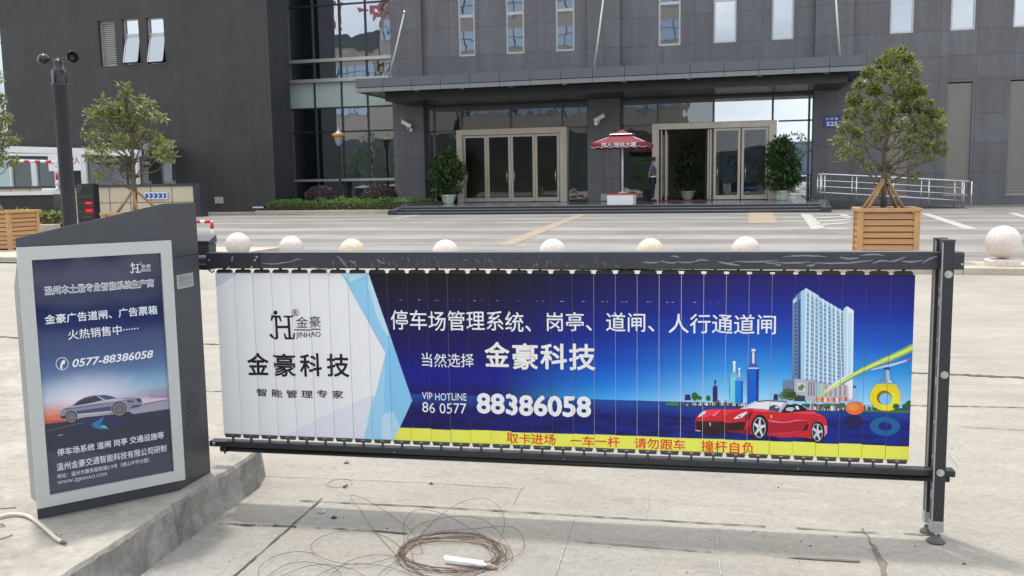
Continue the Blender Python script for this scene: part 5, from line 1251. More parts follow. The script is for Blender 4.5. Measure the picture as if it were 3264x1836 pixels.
P2(A3([(478, 1050), (560, 1010), (560, 1400), (405, 1400)]), (168, 206, 230), 4)
P2(A3([(480, 1130), (500, 1050), (575, 800), (583, 700), (562, 1390), (545, 1400), (410, 1400)]), (150, 200, 228), 5)
P2(A3([(552, 1210), (590, 1180), (660, 1400), (552, 1400)]), (182, 210, 233), 6)
P2([(660, 850), (790, 850), (700, 910), (690, 912)], (204, 206, 219), 2)
P2([(690, 1410), (880, 1400), (1175, 1262), (1190, 1262), (1160, 1400), (1150, 1420)], (215, 216, 226), 2)
P2([(1030, 850), (1090, 850), (1230, 1120), (1195, 1250), (1180, 1240), (1215, 1120)], (228, 228, 236), 2)
# company mark
L1 = lambda l: crop(840, 960, 9.659, l)
oval(*L1([(373, 335)])[0], 6.6, 6.8, BK, 8)
P2(L1([(250, 418), (525, 425), (565, 610), (530, 612), (470, 485), (430, 485), (440, 740), (750, 735), (735, 480), (628, 480), (628, 428), (918, 428), (918, 482), (808, 482), (850, 1100), (905, 1100), (935, 965), (975, 965), (955, 1160), (672, 1160), (622, 970), (660, 960), (730, 1100), (775, 1100), (755, 815), (440, 815), (465, 1080), (440, 1145), (390, 1160), (300, 1150), (215, 1090), (190, 1040), (215, 1005), (260, 1008), (320, 1090), (385, 1095), (355, 485), (315, 485), (268, 605), (228, 605)]), BK, 8)
oval(*L1([(988, 340)])[0], 11.4, 11.2, BK, 8, hole=.86); words('R', *[L1([(940, 0)])[0][0], L1([(1050, 0)])[0][0]], L1([(0, 275)])[0][1], L1([(0, 420)])[0][1], BK, 8, .01)
words('金豪', 943.4, 1022.6, 1008, 1044, BK, 8, 0); line2(L1([(955, 872), (1755, 880)]), .0042, BK, 8); words('JINHAO', 944, 1023, 1057.5, 1079, BK, 8, .004)
[words(c_, 640 + a_ / 2.07, 640 + b_ / 2.07, 780 + t_ / 2.07, 780 + e_ / 2.07, BK, 8, .018) for c_, a_, b_, t_, e_ in (('金', 305, 450, 712, 858), ('豪', 478, 626, 713, 865), ('科', 652, 800, 716, 868), ('技', 830, 980, 720, 873))]; words('智 能 管 理 专 家', 817.3, 1095, 1238, 1263, BK, 8, .014)
# right field lettering
WT = (224, 228, 242)
words('停车场管理系统、', 1244.8, 1693, 988, 1050.5, WT, 8, .006); words('岗亭、', 1743, 1887, 994, 1054, WT, 8, .006); words('道闸、', 1931.7, 2085.7, 996, 1057, WT, 8, .006); words('人行通道闸', 2131.4, 2473, 999, 1061, WT, 8, .006)
words('当然选择', 1343.9, 1511, 1124, 1167.4, WT, 8, .004); [words(c_, 1400 + a_ / 2.0125, 1400 + b_ / 2.0125, 780 + t_ / 2.0125, 780 + e_ / 2.0125, (230, 224, 216), 8, .022) for c_, a_, b_, t_, e_ in (('金', 290, 452, 624, 784), ('豪', 468, 634, 626, 796), ('科', 648, 820, 630, 796), ('技', 832, 1003, 634, 804))]
words('VIP HOTLINE', 1345.3, 1487.8, 1249.6, 1272.7, WT, 8, 0); words('86 0577', 1346, 1487, 1281.5, 1313.8, WT, 8, 0); words('88386058', 1519, 1884.5, 1253, 1319, (232, 233, 242), 8, .034)
# yellow strip
vt = S(1272, 1358)[1]; vt2 = S(2899.5, 1427)[1]; vy = (vt + vt2) / 2
for p in tri2([(S(1273, 1358)[0], vy), (0.0, vy), (0.0, .26), (S(1250, 1405)[0], .26)]): ink.append((p, pcol(230, 236, 86), 6))
RD = (214, 52, 34)
words('取卡进场', 1615, 1771, 1377.8, 1411, RD, 8, .012); words('一车一杆', 1817.4, 1975.4, 1387.5, 1421, RD, 8, .012); words('请勿跟车', 2022, 2185, 1395, 1429, RD, 8, .012); words('撞杆自负', 2235, 2403, 1403, 1440, RD, 8, .012)
# printed tower block
T4 = lambda l: crop(2460, 900, 3.45, l)
P2(T4([(228, 185), (320, 100), (330, 1068), (222, 1068)]), (96, 128, 170), 4); P2(T4([(236, 200), (275, 165), (270, 215), (236, 230)]), (214, 224, 232), 5)
P2(T4([(318, 105), (375, 72), (362, 1080), (318, 1068)]), (160, 196, 226), 5); P2(T4([(290, 205), (316, 190), (316, 1066), (290, 1066)]), (58, 76, 116), 6)
for i in range(19):
    y = 235 + i * 43; P2(T4([(262, y), (280, y - 12), (278, y + 10), (248, y + 22)]), (46, 60, 96), 6)
P2(T4([(375, 72), (390, 75), (795, 320), (808, 1135), (362, 1080)]), (176, 204, 224), 5)
bil = lambda u, v: T4([((375 + (795 - 375) * u) * (1 - v) + (362 + (808 - 362) * u) * v, (95 + (335 - 95) * u) * (1 - v) + (1075 + (1135 - 1075) * u) * v)])[0]
for i in range(9):
    u0, u1 = i / 9 + .03, (i + 1) / 9 - .030
    for k in range(19):
        v0 = .012 + k / 19; P2([bil(u0, v0), bil(u1, v0), bil(u1, v0 + .026), bil(u0, v0 + .026)], (122, 176, 208), 6); P2([bil(u0, v0 + .026), bil(u1, v0 + .026), bil(u1, v0 + .043), bil(u0, v0 + .043)], (70, 104, 148), 6)
    P2([bil(u1 + .008, .05), bil(u1 + .022, .05), bil(u1 + .022, 1), bil(u1 + .008, 1)], (84, 112, 150) if i % 2 else (206, 222, 236), 7)
    P2([bil(i / 9 - .012, -.03), bil(i / 9 + .022, -.03), bil(i / 9 + .022, .985), bil(i / 9 - .012, .985)], (214, 228, 240), 7)
P2(T4([(790, 290), (825, 265), (825, 1130), (800, 1130)]), (182, 202, 222), 6); P2(T4([(825, 265), (900, 312), (888, 1290), (818, 1290)]), (220, 230, 242), 6); P2(T4([(838, 335), (882, 352), (872, 1010), (834, 1010)]), (180, 212, 232), 7)
P2(T4([(120, 1080), (250, 1065), (250, 1220), (120, 1180)]), (104, 124, 158), 5); P2(T4([(250, 1065), (440, 1078), (840, 1135), (845, 1310), (430, 1310), (245, 1215)]), (176, 172, 184), 6)
P2(T4([(278, 1105), (365, 1110), (365, 1205), (278, 1205)]), (190, 206, 186), 7); P2(T4([(290, 1150), (340, 1120), (360, 1150), (330, 1195), (290, 1185)]), (92, 122, 78), 8)
for x in (402, 430, 458): P2(T4([(x, 1095), (x + 10, 1096), (x + 10, 1250), (x, 1250)]), (74, 74, 92), 7)
P2(T4([(490, 1110), (565, 1120), (565, 1240), (490, 1240)]), (124, 186, 214), 7)
for x in (500, 530, 550): P2(T4([(x, 1112), (x + 8, 1113), (x + 8, 1240), (x, 1240)]), (206, 196, 140), 8)
for x in range(590, 830, 26): P2(T4([(x, 1125 + (x - 590) * .06), (x + 10, 1126 + (x - 590) * .06), (x + 10, 1250), (x, 1250)]), (120, 108, 118) if x % 4 else (200, 180, 170), 7)
for i, x in enumerate(range(480, 830, 32)): P2(T4([(x, 1262), (x + 24, 1262), (x + 24, 1308), (x, 1308)]), [(214, 110, 70), (226, 160, 90), (190, 70, 60), (226, 214, 190)][i % 4], 7)
P2(T4([(245, 1245), (365, 1250), (365, 1310), (245, 1310)]), (58, 50, 60), 7)
for (x, y, rx, ry, c) in ((185, 1225, 78, 62, (72, 98, 52)), (130, 1245, 60, 40, (98, 128, 92)), (215, 1250, 60, 45, (60, 86, 44))): oval(*T4([(x, y)])[0], rx / 3.45, ry / 3.45, c, 8, wob=.14, seed=x)
# shoreline: little blocks, trees, far bush
rb = random.Random(5); B5 = lambda l: crop(2100, 1080, 6.133, l)
P2(B5([(385, 1262), (1700, 1262), (1700, 1318), (385, 1312)]), (70, 84, 112), 5)
for i in range(58):
    x = 400 + i * 23 + rb.uniform(-6, 6); hh = rb.choice((34, 44, 60, 84, 116 if 900 < x < 1500 else 70)); w = rb.uniform(12, 26)
    P2(B5([(x, 1316 - hh), (x + w, 1316 - hh), (x + w, 1316), (x, 1316)]), rb.choice(((226, 224, 216), (42, 42, 56), (176, 160, 120), (92, 100, 124), (206, 206, 214), (60, 56, 62))), 7)
P2(B5([(385, 1298), (1700, 1310), (1700, 1322), (385, 1312)]), (28, 32, 60), 8)
for i in range(60):
    x = 330 + i * 13.2 + rb.uniform(-4, 4); hh = rb.choice((26, 36, 50, 66, 100 if x < 480 else 60)); w = rb.uniform(7, 16); y0 = 1405
    P2(T4([(x, y0 - hh), (x + w, y0 - hh), (x + w, y0), (x, y0)]), rb.choice(((222, 220, 214), (46, 46, 58), (168, 150, 116), (100, 108, 128), (206, 206, 214), (66, 88, 58))), 8)
P2(T4([(330, 1340), (800, 1330), (830, 1410), (330, 1410)]), (60, 66, 80), 7); P2(T4([(560, 1325), (790, 1330), (800, 1360), (560, 1355)]), (76, 112, 48), 8)
P2(T4([(1010, 1385), (1180, 1392), (1540, 1398), (1540, 1432), (1010, 1418)]), (66, 110, 60), 7); P2(T4([(1010, 1340), (1062, 1340), (1062, 1400), (1010, 1400)]), (178, 190, 206), 7)
for (x, y, rx, ry) in ((705, 1120, 66, 78), (795, 1155, 46, 42), (965, 1160, 48, 55), (180, 1270, 50, 28), (270, 1262, 60, 38), (350, 1268, 46, 32)): oval(*B5([(x, y)])[0], rx / 6.133, ry / 6.133, (44, 96, 40) if x > 400 else (66, 122, 52), 8, wob=.16, seed=x)
for pts in ([(520, 1085), (610, 1085), (625, 1195), (505, 1195)], [(2250, 1075), (2320, 1075), (2330, 1192), (2240, 1192)]): P2(B5(pts), (38, 36, 88), 8)
# bottles
P2(B5([(1725, 590), (1955, 590), (1945, 1215), (1725, 1280)]), (0, 92, 196), 8); P2(B5([(1725, 590), (1765, 590), (1760, 1270), (1725, 1280)]), (34, 60, 160), 9); P2(B5([(1905, 590), (1955, 590), (1945, 1215), (1900, 1225)]), (24, 44, 130), 9)
P2(B5([(1725, 590), (1735, 545), (1795, 470), (1800, 250), (1890, 250), (1895, 470), (1950, 550), (1955, 590)]), (68, 84, 172), 8); P2(B5([(1822, 262), (1868, 262), (1868, 480), (1826, 480)]), (206, 214, 236), 9); P2(B5([(1740, 560), (1945, 560), (1950, 585), (1735, 585)]), (176, 206, 236), 9); P2(B5([(1812, 198), (1888, 198), (1884, 245), (1812, 245)]), (220, 222, 230), 9)
P2(B5([(1380, 730), (1535, 730), (1535, 1250), (1445, 1250), (1380, 1170)]), (112, 200, 214), 8); P2(B5([(1380, 728), (1385, 700), (1440, 640), (1440, 450), (1505, 450), (1510, 640), (1535, 700), (1535, 728)]), (120, 168, 204), 8); P2(B5([(1455, 470), (1492, 470), (1492, 640), (1455, 640)]), (214, 230, 240), 9); P2(B5([(1445, 428), (1500, 428), (1497, 470), (1447, 470)]), (226, 232, 238), 9); P2(B5([(1380, 730), (1392, 730), (1392, 1180), (1380, 1165)]), (60, 130, 170), 9)
P2(B5([(1490, 815), (1640, 815), (1640, 1260), (1490, 1240)]), (10, 124, 204), 9); P2(B5([(1610, 815), (1640, 815), (1640, 1260), (1608, 1255)]), (10, 74, 160), 10); P2(B5([(1490, 815), (1500, 780), (1545, 730), (1548, 600), (1595, 600), (1597, 730), (1636, 790), (1640, 815)]), (112, 146, 200), 9); P2(B5([(1558, 620), (1586, 620), (1586, 740), (1556, 740)]), (214, 220, 238), 10); P2(B5([(1545, 560), (1597, 560), (1595, 602), (1547, 602)]), (214, 218, 232), 10)
P2(B5([(1055, 955), (1145, 955), (1145, 1225), (1055, 1235)]), (40, 34, 98), 8); P2(B5([(1058, 955), (1085, 905), (1085, 812), (1120, 812), (1120, 905), (1145, 955)]), (34, 34, 84), 8); P2(B5([(1090, 875), (1114, 875), (1114, 920), (1090, 920)]), (126, 132, 186), 9)
# light trails, flask and ring bottle
P2(T4([(760, 1068), (1100, 872), (1300, 782), (1555, 655), (1555, 760), (1300, 872), (1100, 950), (770, 1125)]), (92, 150, 150), 9)
P2(T4([(450, 1290), (590, 1190), (760, 1080), (900, 995), (1100, 890), (1300, 800), (1555, 680), (1555, 735), (1300, 850), (1100, 930), (900, 1030), (770, 1110), (600, 1210)]), (196, 212, 60), 10); P2(T4([(520, 1240), (760, 1095), (1100, 905), (1555, 700), (1555, 715), (1100, 918), (770, 1103)]), (228, 232, 120), 11)
P2(T4([(560, 1200), (700, 1085), (880, 990), (900, 1000), (720, 1105), (600, 1190)]), (216, 222, 228), 10); P2(T4([(1080, 955), (1300, 890), (1450, 850), (1555, 818), (1555, 836), (1450, 872), (1300, 918), (1100, 962)]), (190, 196, 226), 10); P2(T4([(1480, 845), (1555, 818), (1555, 836), (1490, 858)]), (176, 70, 150), 11)
P2(T4([(895, 1150), (925, 1150), (922, 1240), (945, 1300), (1000, 1325), (830, 1325), (880, 1290), (898, 1230)]), (150, 176, 212), 10); oval(*T4([(912, 1385)])[0], 103 / 3.45, 74 / 3.45, (224, 108, 44), 10); oval(*T4([(895, 1375)])[0], 60 / 3.45, 46 / 3.45, (238, 136, 62), 11); P2(T4([(893, 1140), (928, 1140), (926, 1165), (895, 1165)]), (60, 86, 140), 11)
P2(T4([(1240, 935), (1295, 935), (1302, 1040), (1365, 1110), (1150, 1110), (1232, 1040)]), (96, 140, 188), 10); P2(T4([(1262, 950), (1288, 950), (1292, 1050), (1330, 1100), (1262, 1100)]), (176, 204, 226), 11); P2(T4([(1236, 930), (1298, 930), (1296, 958), (1238, 958)]), (36, 66, 104), 11)
oval(*T4([(1248, 1252)])[0], 170 / 3.45, 156 / 3.45, (226, 204, 30), 10, n=40); oval(*T4([(1290, 1300)])[0], 118 / 3.45, 100 / 3.45, (236, 218, 52), 11, n=40); oval(*T4([(1236, 1262)])[0], 84 / 3.45, 78 / 3.45, (124, 112, 24), 12, n=34); oval(*T4([(1250, 1278)])[0], 68 / 3.45, 64 / 3.45, (126, 186, 226), 13, n=34); P2(T4([(1150, 1108), (1365, 1108), (1380, 1140), (1130, 1140)]), (210, 196, 60), 11)
for (x, y, rx, ry) in ((1365, 1355, 36, 34), (1462, 1358, 30, 30), (1512, 1335, 36, 44)): oval(*T4([(x, y)])[0], rx / 3.45, ry / 3.45, (40, 92, 48), 13, wob=.15, seed=x)
C5 = lambda l: crop(2100, 780, 2.07, l)
oval(*C5([(1492, 1195)])[0], 48, 30, (26, 92, 146), 5, hole=.45, n=32); oval(*C5([(1286, 1168)])[0], 31, 20, (24, 22, 74), 5)
# the red sports car
K = lambda l: crop(2190, 1250, 5.367, l)
def kov(x, y, rx, ry, c, l, **k): oval(*K([(x, y)])[0], rx / 5.367, ry / 5.367, c, l, **k)
P2(K([(900, 275), (1170, 150), (1400, 133), (1690, 145), (1725, 185), (1570, 340), (1380, 300), (1130, 280)]), (196, 200, 210), 14); P2(K([(1010, 265), (1200, 170), (1400, 150), (1640, 165), (1545, 320), (1380, 285)]), (224, 222, 228), 15); P2(K([(1180, 150), (1400, 133), (1700, 146), (1715, 165), (1400, 152), (1200, 168)]), (58, 62, 74), 16)
P2(K([(1600, 345), (1700, 215), (1850, 203), (1960, 230), (2060, 320), (1900, 350)]), (34, 24, 32), 14); kov(1490, 285, 92, 72, (64, 72, 104), 16); P2(K([(1500, 240), (1550, 240), (1560, 268), (1510, 262)]), (222, 226, 236), 17)
P2(K([(1850, 240), (1900, 240), (1920, 298), (1868, 298)]), (222, 220, 222), 16); P2(K([(2050, 290), (1960, 230), (1990, 235), (2170, 330)]), (150, 158, 176), 15)
P2(K([(140, 480), (150, 440), (185, 400), (240, 340), (330, 298), (430, 282), (600, 290), (850, 275), (1000, 278), (1130, 275), (1300, 288), (1400, 305), (1580, 335), (1700, 350), (1900, 345), (2050, 320), (2160, 328), (2260, 362), (2340, 400), (2375, 450), (2395, 560), (2390, 680), (2350, 750), (2320, 770), (2250, 800), (2100, 795), (1990, 775), (1560, 765), (1380, 730), (1100, 725), (900, 692), (600, 685), (240, 650), (140, 640)]), (196, 30, 46), 16)
P2(K([(240, 345), (330, 300), (600, 292), (480, 370), (300, 440), (235, 420)]), (222, 60, 76), 17); P2(K([(620, 290), (1000, 282), (760, 340), (620, 400)]), (216, 54, 70), 17); P2(K([(420, 400), (560, 310), (590, 300), (470, 410)]), (236, 120, 130), 18); P2(K([(1130, 278), (1400, 305), (1560, 335), (1300, 330), (1120, 310)]), (228, 84, 100), 17)
P2(K([(150, 490), (240, 495), (600, 500), (700, 525), (880, 500), (1000, 500), (980, 620), (880, 690), (600, 690), (560, 722), (460, 742), (330, 725), (240, 655), (160, 640), (145, 560)]), (46, 20, 28), 17); P2(K([(250, 505), (590, 510), (590, 590), (250, 590)]), (30, 18, 24), 18)
for y in (520, 550, 575): P2(K([(250, y), (590, y + 4), (590, y + 9), (250, y + 5)]), (86, 70, 78), 19)
P2(K([(380, 520), (405, 515), (400, 550), (410, 570), (390, 570)]), (206, 206, 210), 20); P2(K([(145, 640), (230, 655), (230, 668), (140, 655)]), (216, 190, 196), 18)
P2(K([(620, 660), (980, 640), (1080, 560), (1090, 720), (900, 692)]), (128, 20, 36), 18); P2(K([(990, 400), (1120, 320), (1060, 470), (1000, 500)]), (104, 18, 34), 18)
P2(K([(1400, 500), (2080, 490), (1980, 690), (1400, 720)]), (164, 20, 40), 17); P2(K([(1390, 470), (1640, 505), (1860, 480), (2080, 488), (1860, 500), (1640, 522), (1400, 500)]), (232, 110, 126), 18); P2(K([(1700, 350), (2050, 330), (2160, 335), (2330, 400), (2120, 380), (1900, 370)]), (222, 62, 82), 17); P2(K([(1400, 705), (1960, 672), (1960, 682), (1400, 716)]), (216, 70, 90), 18); P2(K([(2340, 560), (2395, 560), (2390, 690), (2320, 772), (2330, 700)]), (228, 150, 164), 18)
P2(K([(1985, 645), (2035, 555), (2082, 548), (2055, 640), (2010, 672)]), (44, 22, 28), 18)
P2(K([(180, 415), (265, 325), (330, 315), (305, 368), (215, 418)]), (206, 212, 220), 18); P2(K([(790, 448), (880, 380), (1005, 325), (1028, 345), (945, 420), (850, 448)]), (214, 218, 226), 18); P2(K([(870, 405), (905, 388), (915, 410), (885, 425)]), (52, 62, 84), 19)
P2(K([(1555, 335), (1680, 165), (1728, 185), (1618, 335)]), (168, 174, 186), 18); P2(K([(1600, 335), (1705, 200), (1730, 190), (1640, 330)]), (50, 44, 52), 19); kov(1762, 288, 76, 36, (176, 184, 200), 19); P2(K([(1660, 310), (1780, 318), (1700, 345), (1650, 345)]), (40, 24, 30), 19); P2(K([(1425, 385), (1455, 385), (1450, 435), (1430, 435)]), (224, 190, 60), 19)
for (x, y, ax, ay, tx, ty, rx, ry) in ((1235, 600, 150, 210, 138, 202, 110, 176), (2225, 678, 120, 180, 112, 172, 92, 152)):
    kov(x + 8, y - 8, ax, ay, (26, 14, 20), 19); kov(x, y, tx, ty, (16, 14, 16), 20); kov(x, y, rx, ry, (188, 192, 200), 21); kov(x, y, rx * .90, ry * .92, (40, 38, 44), 22)
    for k in range(5):
        t = -math.pi / 2 + .12 + k * 2 * math.pi / 5; d, e = (math.cos(t), math.sin(t)), (-math.sin(t), math.cos(t)); w1, w2 = .11, .19
        P2(K([(x + rx * (.1 * d[0] - w2 * e[0]), y + ry * (.1 * d[1] - w2 * e[1])), (x + rx * (.95 * d[0] - w1 * e[0]), y + ry * (.95 * d[1] - w1 * e[1])), (x + rx * (.95 * d[0] + w1 * e[0]), y + ry * (.95 * d[1] + w1 * e[1])), (x + rx * (.1 * d[0] + w2 * e[0]), y + ry * (.1 * d[1] + w2 * e[1]))]), (206, 208, 214), 23)
    kov(x, y, rx * .26, ry * .24, (196, 198, 206), 24); kov(x, y, rx * .08, ry * .08, (216, 190, 80), 25)
kov(430, 690, 140, 44, (30, 14, 20), 15); kov(1180, 745, 120, 34, (18, 14, 30), 15); kov(1450, 790, 110, 26, (16, 16, 44), 15); kov(2100, 800, 90, 40, (24, 14, 22), 15)

# the slats: each its own printed strip on a thin white blade
NS = 33
U0, U1 = -2.612, -.0515; PIT = (U1 - U0) / NS; GAP = .0005
def clip_u(poly, c, keep_gt):
    out = []
    for i in range(len(poly)):
        a, b = poly[i], poly[(i + 1) % len(poly)]
        ia, ib = (a[0] >= c, b[0] >= c) if keep_gt else (a[0] <= c, b[0] <= c)
        if ia: out.append(a)
        if ia != ib: t = (c - a[0]) / (b[0] - a[0]); out.append((c, a[1] + t * (b[1] - a[1])))
    return out
def clip_v(poly, c, keep_gt): return [(q[1], q[0]) for q in clip_u([(p[1], p[0]) for p in poly], c, keep_gt)]
bins = [[] for _ in range(NS)]
for (t, mi, ly) in ink:
    lo = max(0, int((min(p[0] for p in t) - U0) / PIT)); hi_ = min(NS - 1, int((max(p[0] for p in t) - U0) / PIT))
    for k in range(lo, hi_ + 1): bins[k].append((t, mi, ly))
VB, VT = .2735, .9205
slat_mats = PM_
rs = random.Random(3)
for k in range(NS):
    a, b = U0 + PIT * k + GAP, U0 + PIT * (k + 1) - GAP
    mb = MB(); sh_ = rs.uniform(-.0021, .0021); tw = rs.uniform(-.0045, .0045) if k > 8 else rs.uniform(-.002, .002); um = (a + b) / 2
    yy = lambda u: WS + (u - um) * tw * 10 + .0011 * math.cos(math.pi * (u - um) / PIT) * -1
    # slightly bowed blade, three strips wide
    nb = 4; wavy = lambda u: VT - .0016 * (1 + math.cos(2 * math.pi * (u - a) / (b - a))) - (rs.random() * .0006 if k > 7 else 0)
    us = [a + (b - a) * i / nb for i in range(nb + 1)]
    lo = [(u, yy(u), VB) for u in us]; hi_ = [(u, yy(u), wavy(u)) for u in us]
    mb.add(lo + hi_ + [(p[0], p[1] + .0090, p[2]) for p in lo + hi_], [(i, i + 1, nb + 2 + i, nb + 1 + i) for i in range(nb)] + [(2 * nb + 2 + i + 1, 2 * nb + 2 + i, 3 * nb + 3 + i, 3 * nb + 4 + i) for i in range(nb)] + [(nb + 1 + i, nb + 2 + i, 3 * nb + 4 + i, 3 * nb + 3 + i) for i in range(nb)], BAN if um > S(1200, 1000)[0] else WHITE_)
    e4 = [lo[0], hi_[0], lo[-1], hi_[-1]]; e4 += [(p[0], p[1] + .009, p[2]) for p in e4]
    mb.add(e4, [(0, 1, 5, 4), (2, 6, 7, 3)], EDGE_)
    for (t, mi, ly) in bins[k]:
        p = clip_u(clip_u(list(t), a, True), b, False)
        if len(p) >= 3: p = clip_v(clip_v(p, VB - sh_, True), VT - .0045 - sh_, False)
        if len(p) < 3: continue
        mid_cut = [p] if max(q[0] for q in p) - min(q[0] for q in p) < PIT * .3 else [c_ for i in range(nb) for c_ in [clip_u(clip_u(p, us[i], True), us[i + 1], False)] if len(c_) >= 3]
        for c_ in mid_cut:
            def front(u):
                i = min(nb - 1, max(0, int((u - a) / (b - a) * nb))); f_ = (u - us[i]) / (us[i + 1] - us[i]); return yy(us[i]) * (1 - f_) + yy(us[i + 1]) * f_
            vs = [(q[0], front(q[0]) - .0002 - .00016 * ly, q[1] + sh_) for q in c_]
            ar = sum(c_[i][0] * c_[(i + 1) % len(c_)][1] - c_[(i + 1) % len(c_)][0] * c_[i][1] for i in range(len(c_)))
            if abs(ar) < 1e-10: continue
            if ar < 0: vs.reverse()
            mb.add(vs, [tuple(range(len(vs)))], mi)
    o = mb.build('slat', slat_mats, gate)
    # staple scuffs a little under the top of every slat
    c = um
    mb = MB(); mb.box(c - .030, c + .030, WS - .006, WS + .010, VT - .003, VT + .006); mb.box(c - .026, c + .026, WS - .004, WS + .008, VT + .006, VT + .0095); mb.box(c - .0045, c + .0045, WS - .004, WS + .006, VT + .0095, .9365)
    mb.build('top_clip', M['clip'], gate)
    mb = MB(); mb.box(c - .033, c + .033, WS - .005, WS + .009, VB - .006, VB + .002); mb.cyl((c - .031, WS + .001, VB - .010), (c + .031, WS + .001, VB - .010), .0042, n=8); mb.box(c - .004, c + .004, WS - .003, WS + .005, .2475, VB - .010)
    mb.box(c - .006, c + .006, WS - .0065, WS - .005, VB - .004, VB - .001, 1)
    mb.build('bottom_clip', [M['clip_grey'], M['bolt']], gate)
mb = MB()
for k in range(2, 25):
    c = U0 + PIT * (k + .5); vz = .8175 + rs.uniform(-.001, .001)
    for _ in range(2):
        x = c + rs.uniform(-.018, .018); w = rs.uniform(.002, .008); mb.box(x, x + w, WS - .0085, WS - .0080, vz, vz + .0012)
mb.build('staple_scuff', M['sign_white'] , gate)['kind'] = 'stuff'
# arm
AU0, AU1, AZ0, AZ1 = -2.636, .095, .9365, .9955
mb = MB(); mb.box(AU0 + .22, AU1, 0, .050, AZ0, AZ1); arm = mb.build('arm', M['film'], gate, bevel=.004)
mb = MB(); mb.box(AU0, AU0 + .219, -.0015, .0515, AZ0 - .001, AZ1 + .001); cv = mb.build('arm_sleeve', M['gate_dark2'], gate, bevel=.003)
mb = MB(); mb.box(AU0 + .22, AU1 - .10, -.0008, .0508, AZ1 + .0002, AZ1 + .0018); mb.build('top_cap_strip', mat('grey_aluminium_strip', (.20, .21, .225), .38, .4), arm)
for px, py in ((667, 829), (742, 821), (740, 829), (819, 819), (813, 829), (730, 852), (803, 851)):
    u, z = S(px, py, 0); mb = MB(); mb.cyl((u, -.0016, z), (u, -.0032, z), .0042, n=10); mb.build('screw', M['bolt'], cv)
# wrinkles of the half-peeled protective film
mb = MB(); rw_ = random.Random(8)
def wr(pts, w):
    q = [Vector(S(*p, -.001)) for p in pts]; n = len(q); lo, hi = [], []
    for i, p in enumerate(q):
        d = (q[min(i + 1, n - 1)] - q[max(i - 1, 0)]).normalized(); s_ = Vector((-d.y, d.x)) * w * .5 * (math.sin(math.pi * (i + .35) / (n - .3)) ** .7 + .1); lo.append((*(p - s_), 0)); hi.append((*(p + s_), 0))
    f_ = lambda L, y: [(a, y, b) for a, b, _ in L]
    ml = [((a[0] + b[0]) / 2, (a[1] + b[1]) / 2, 0) for a, b in zip(lo, hi)]
    mb.add(f_(lo, -.0003) + f_(ml, -.0012) + f_(hi, -.0003), [(i, i + 1, n + i + 1, n + i) for i in range(n - 1)] + [(n + i, n + i + 1, 2 * n + i + 1, 2 * n + i) for i in range(n - 1)])
def bez(a, b, bend, n=9):
    a, b = Vector(a), Vector(b); d = b - a; nrm = Vector((-d.y, d.x)).normalized()
    return [tuple(a.lerp(b, i / n) + nrm * (bend * math.sin(math.pi * i / n) + rw_.uniform(-.7, .7))) for i in range(n + 1)]
F2 = lambda x, y: (2000 + x / 3.22, 560 + y / 3.22)
for a, b, c in (((1600, 832), (2050, 832), -3), ((2180, 838), (2370, 845), 4), ((1095, 880), (1550, 870), 3), ((1540, 890), (1880, 885), 3), ((930, 878), (1100, 890), 5), ((505, 878), (690, 882), 4), ((680, 885), (830, 875), -4), ((340, 875), (510, 892), 3), ((150, 885), (330, 885), 3), ((1410, 898), (1570, 888), 2), ((1010, 912), (1160, 925), -2), ((1840, 920), (1925, 912), 1), ((1510, 918), (1580, 914), 1), ((450, 828), (530, 842), -2)):
    wr(bez(F2(*a), F2(*b), c), .0052)
F3 = lambda x, y: (2464 + x / 3.22, 450 + y / 3.22)
for a, b, c in (((400, 1250), (1030, 1222), 5), ((1020, 1255), (1200, 1235), -5), ((1180, 1240), (1360, 1185), 3), ((680, 1190), (880, 1198), 4), ((890, 1175), (1150, 1175), -4), ((1320, 1232), (1540, 1222), 4), ((1530, 1255), (1690, 1180), -3), ((340, 1275), (430, 1270), 2)):
    wr(bez(F3(*a), F3(*b), c), .0055)
F6 = lambda x, y: (600 + x / 3.22, 560 + y / 3.22)
for a, b, c in (((1525, 825), (1580, 890), -3), ((1580, 890), (1640, 935), 2), ((1650, 870), (1720, 920), -2), ((1930, 860), (2020, 905), 2), ((1250, 940), (1490, 952), 4), ((760, 900), (1060, 880), 4), ((1060, 885), (1160, 855), -3)):
    wr(bez(F6(*a), F6(*b), c), .0042)
for i in range(85):
    x = rw_.uniform(1060, 1980); y = rw_.uniform(816, 846); L = rw_.uniform(5, 24); t = rw_.choice((R(78), R(95), R(50), R(60), R(20)))
    wr(bez((x, y), (x + L * math.cos(t) * .7, min(856, y + L * math.sin(t))), rw_.uniform(-2, 2), 5), rw_.uniform(.0008, .0022))
mb.build('film_wrinkle', M['film_wrinkle'], arm)['kind'] = 'stuff'
# hub block on the cabinet side
mb = MB(); mb.cyl((AU0 - .06, .03, .966), (AU0 + .02, .03, .966), .02); mb.box(AU0 - .10, AU0 - .012, .048, .105, AZ0 - .012, 1.028); mb.prism([(AU0 - .102, .045), (AU0 - .010, .045), (AU0 - .010, .110), (AU0 - .102, .110)], 1.029, 1.04, 0, ztop=[1.040, 1.040, 1.062, 1.062]); mb.build('hub_cover', M['gate_dark'], gate, bevel=.004)
mb = MB(); q = [S(*F6(*p), .02) for p in ((205, 965), (225, 985), (245, 998), (262, 985), (268, 968))]; mb.tube([(a, .02, b) for a, b in q], .0016, 6); q = [S(*F6(*p), .03) for p in ((215, 962), (240, 985), (255, 992), (258, 968))]; mb.tube([(a, .03, b) for a, b in q], .0014, 6); mb.build('loose_wire', M['clip'], gate)
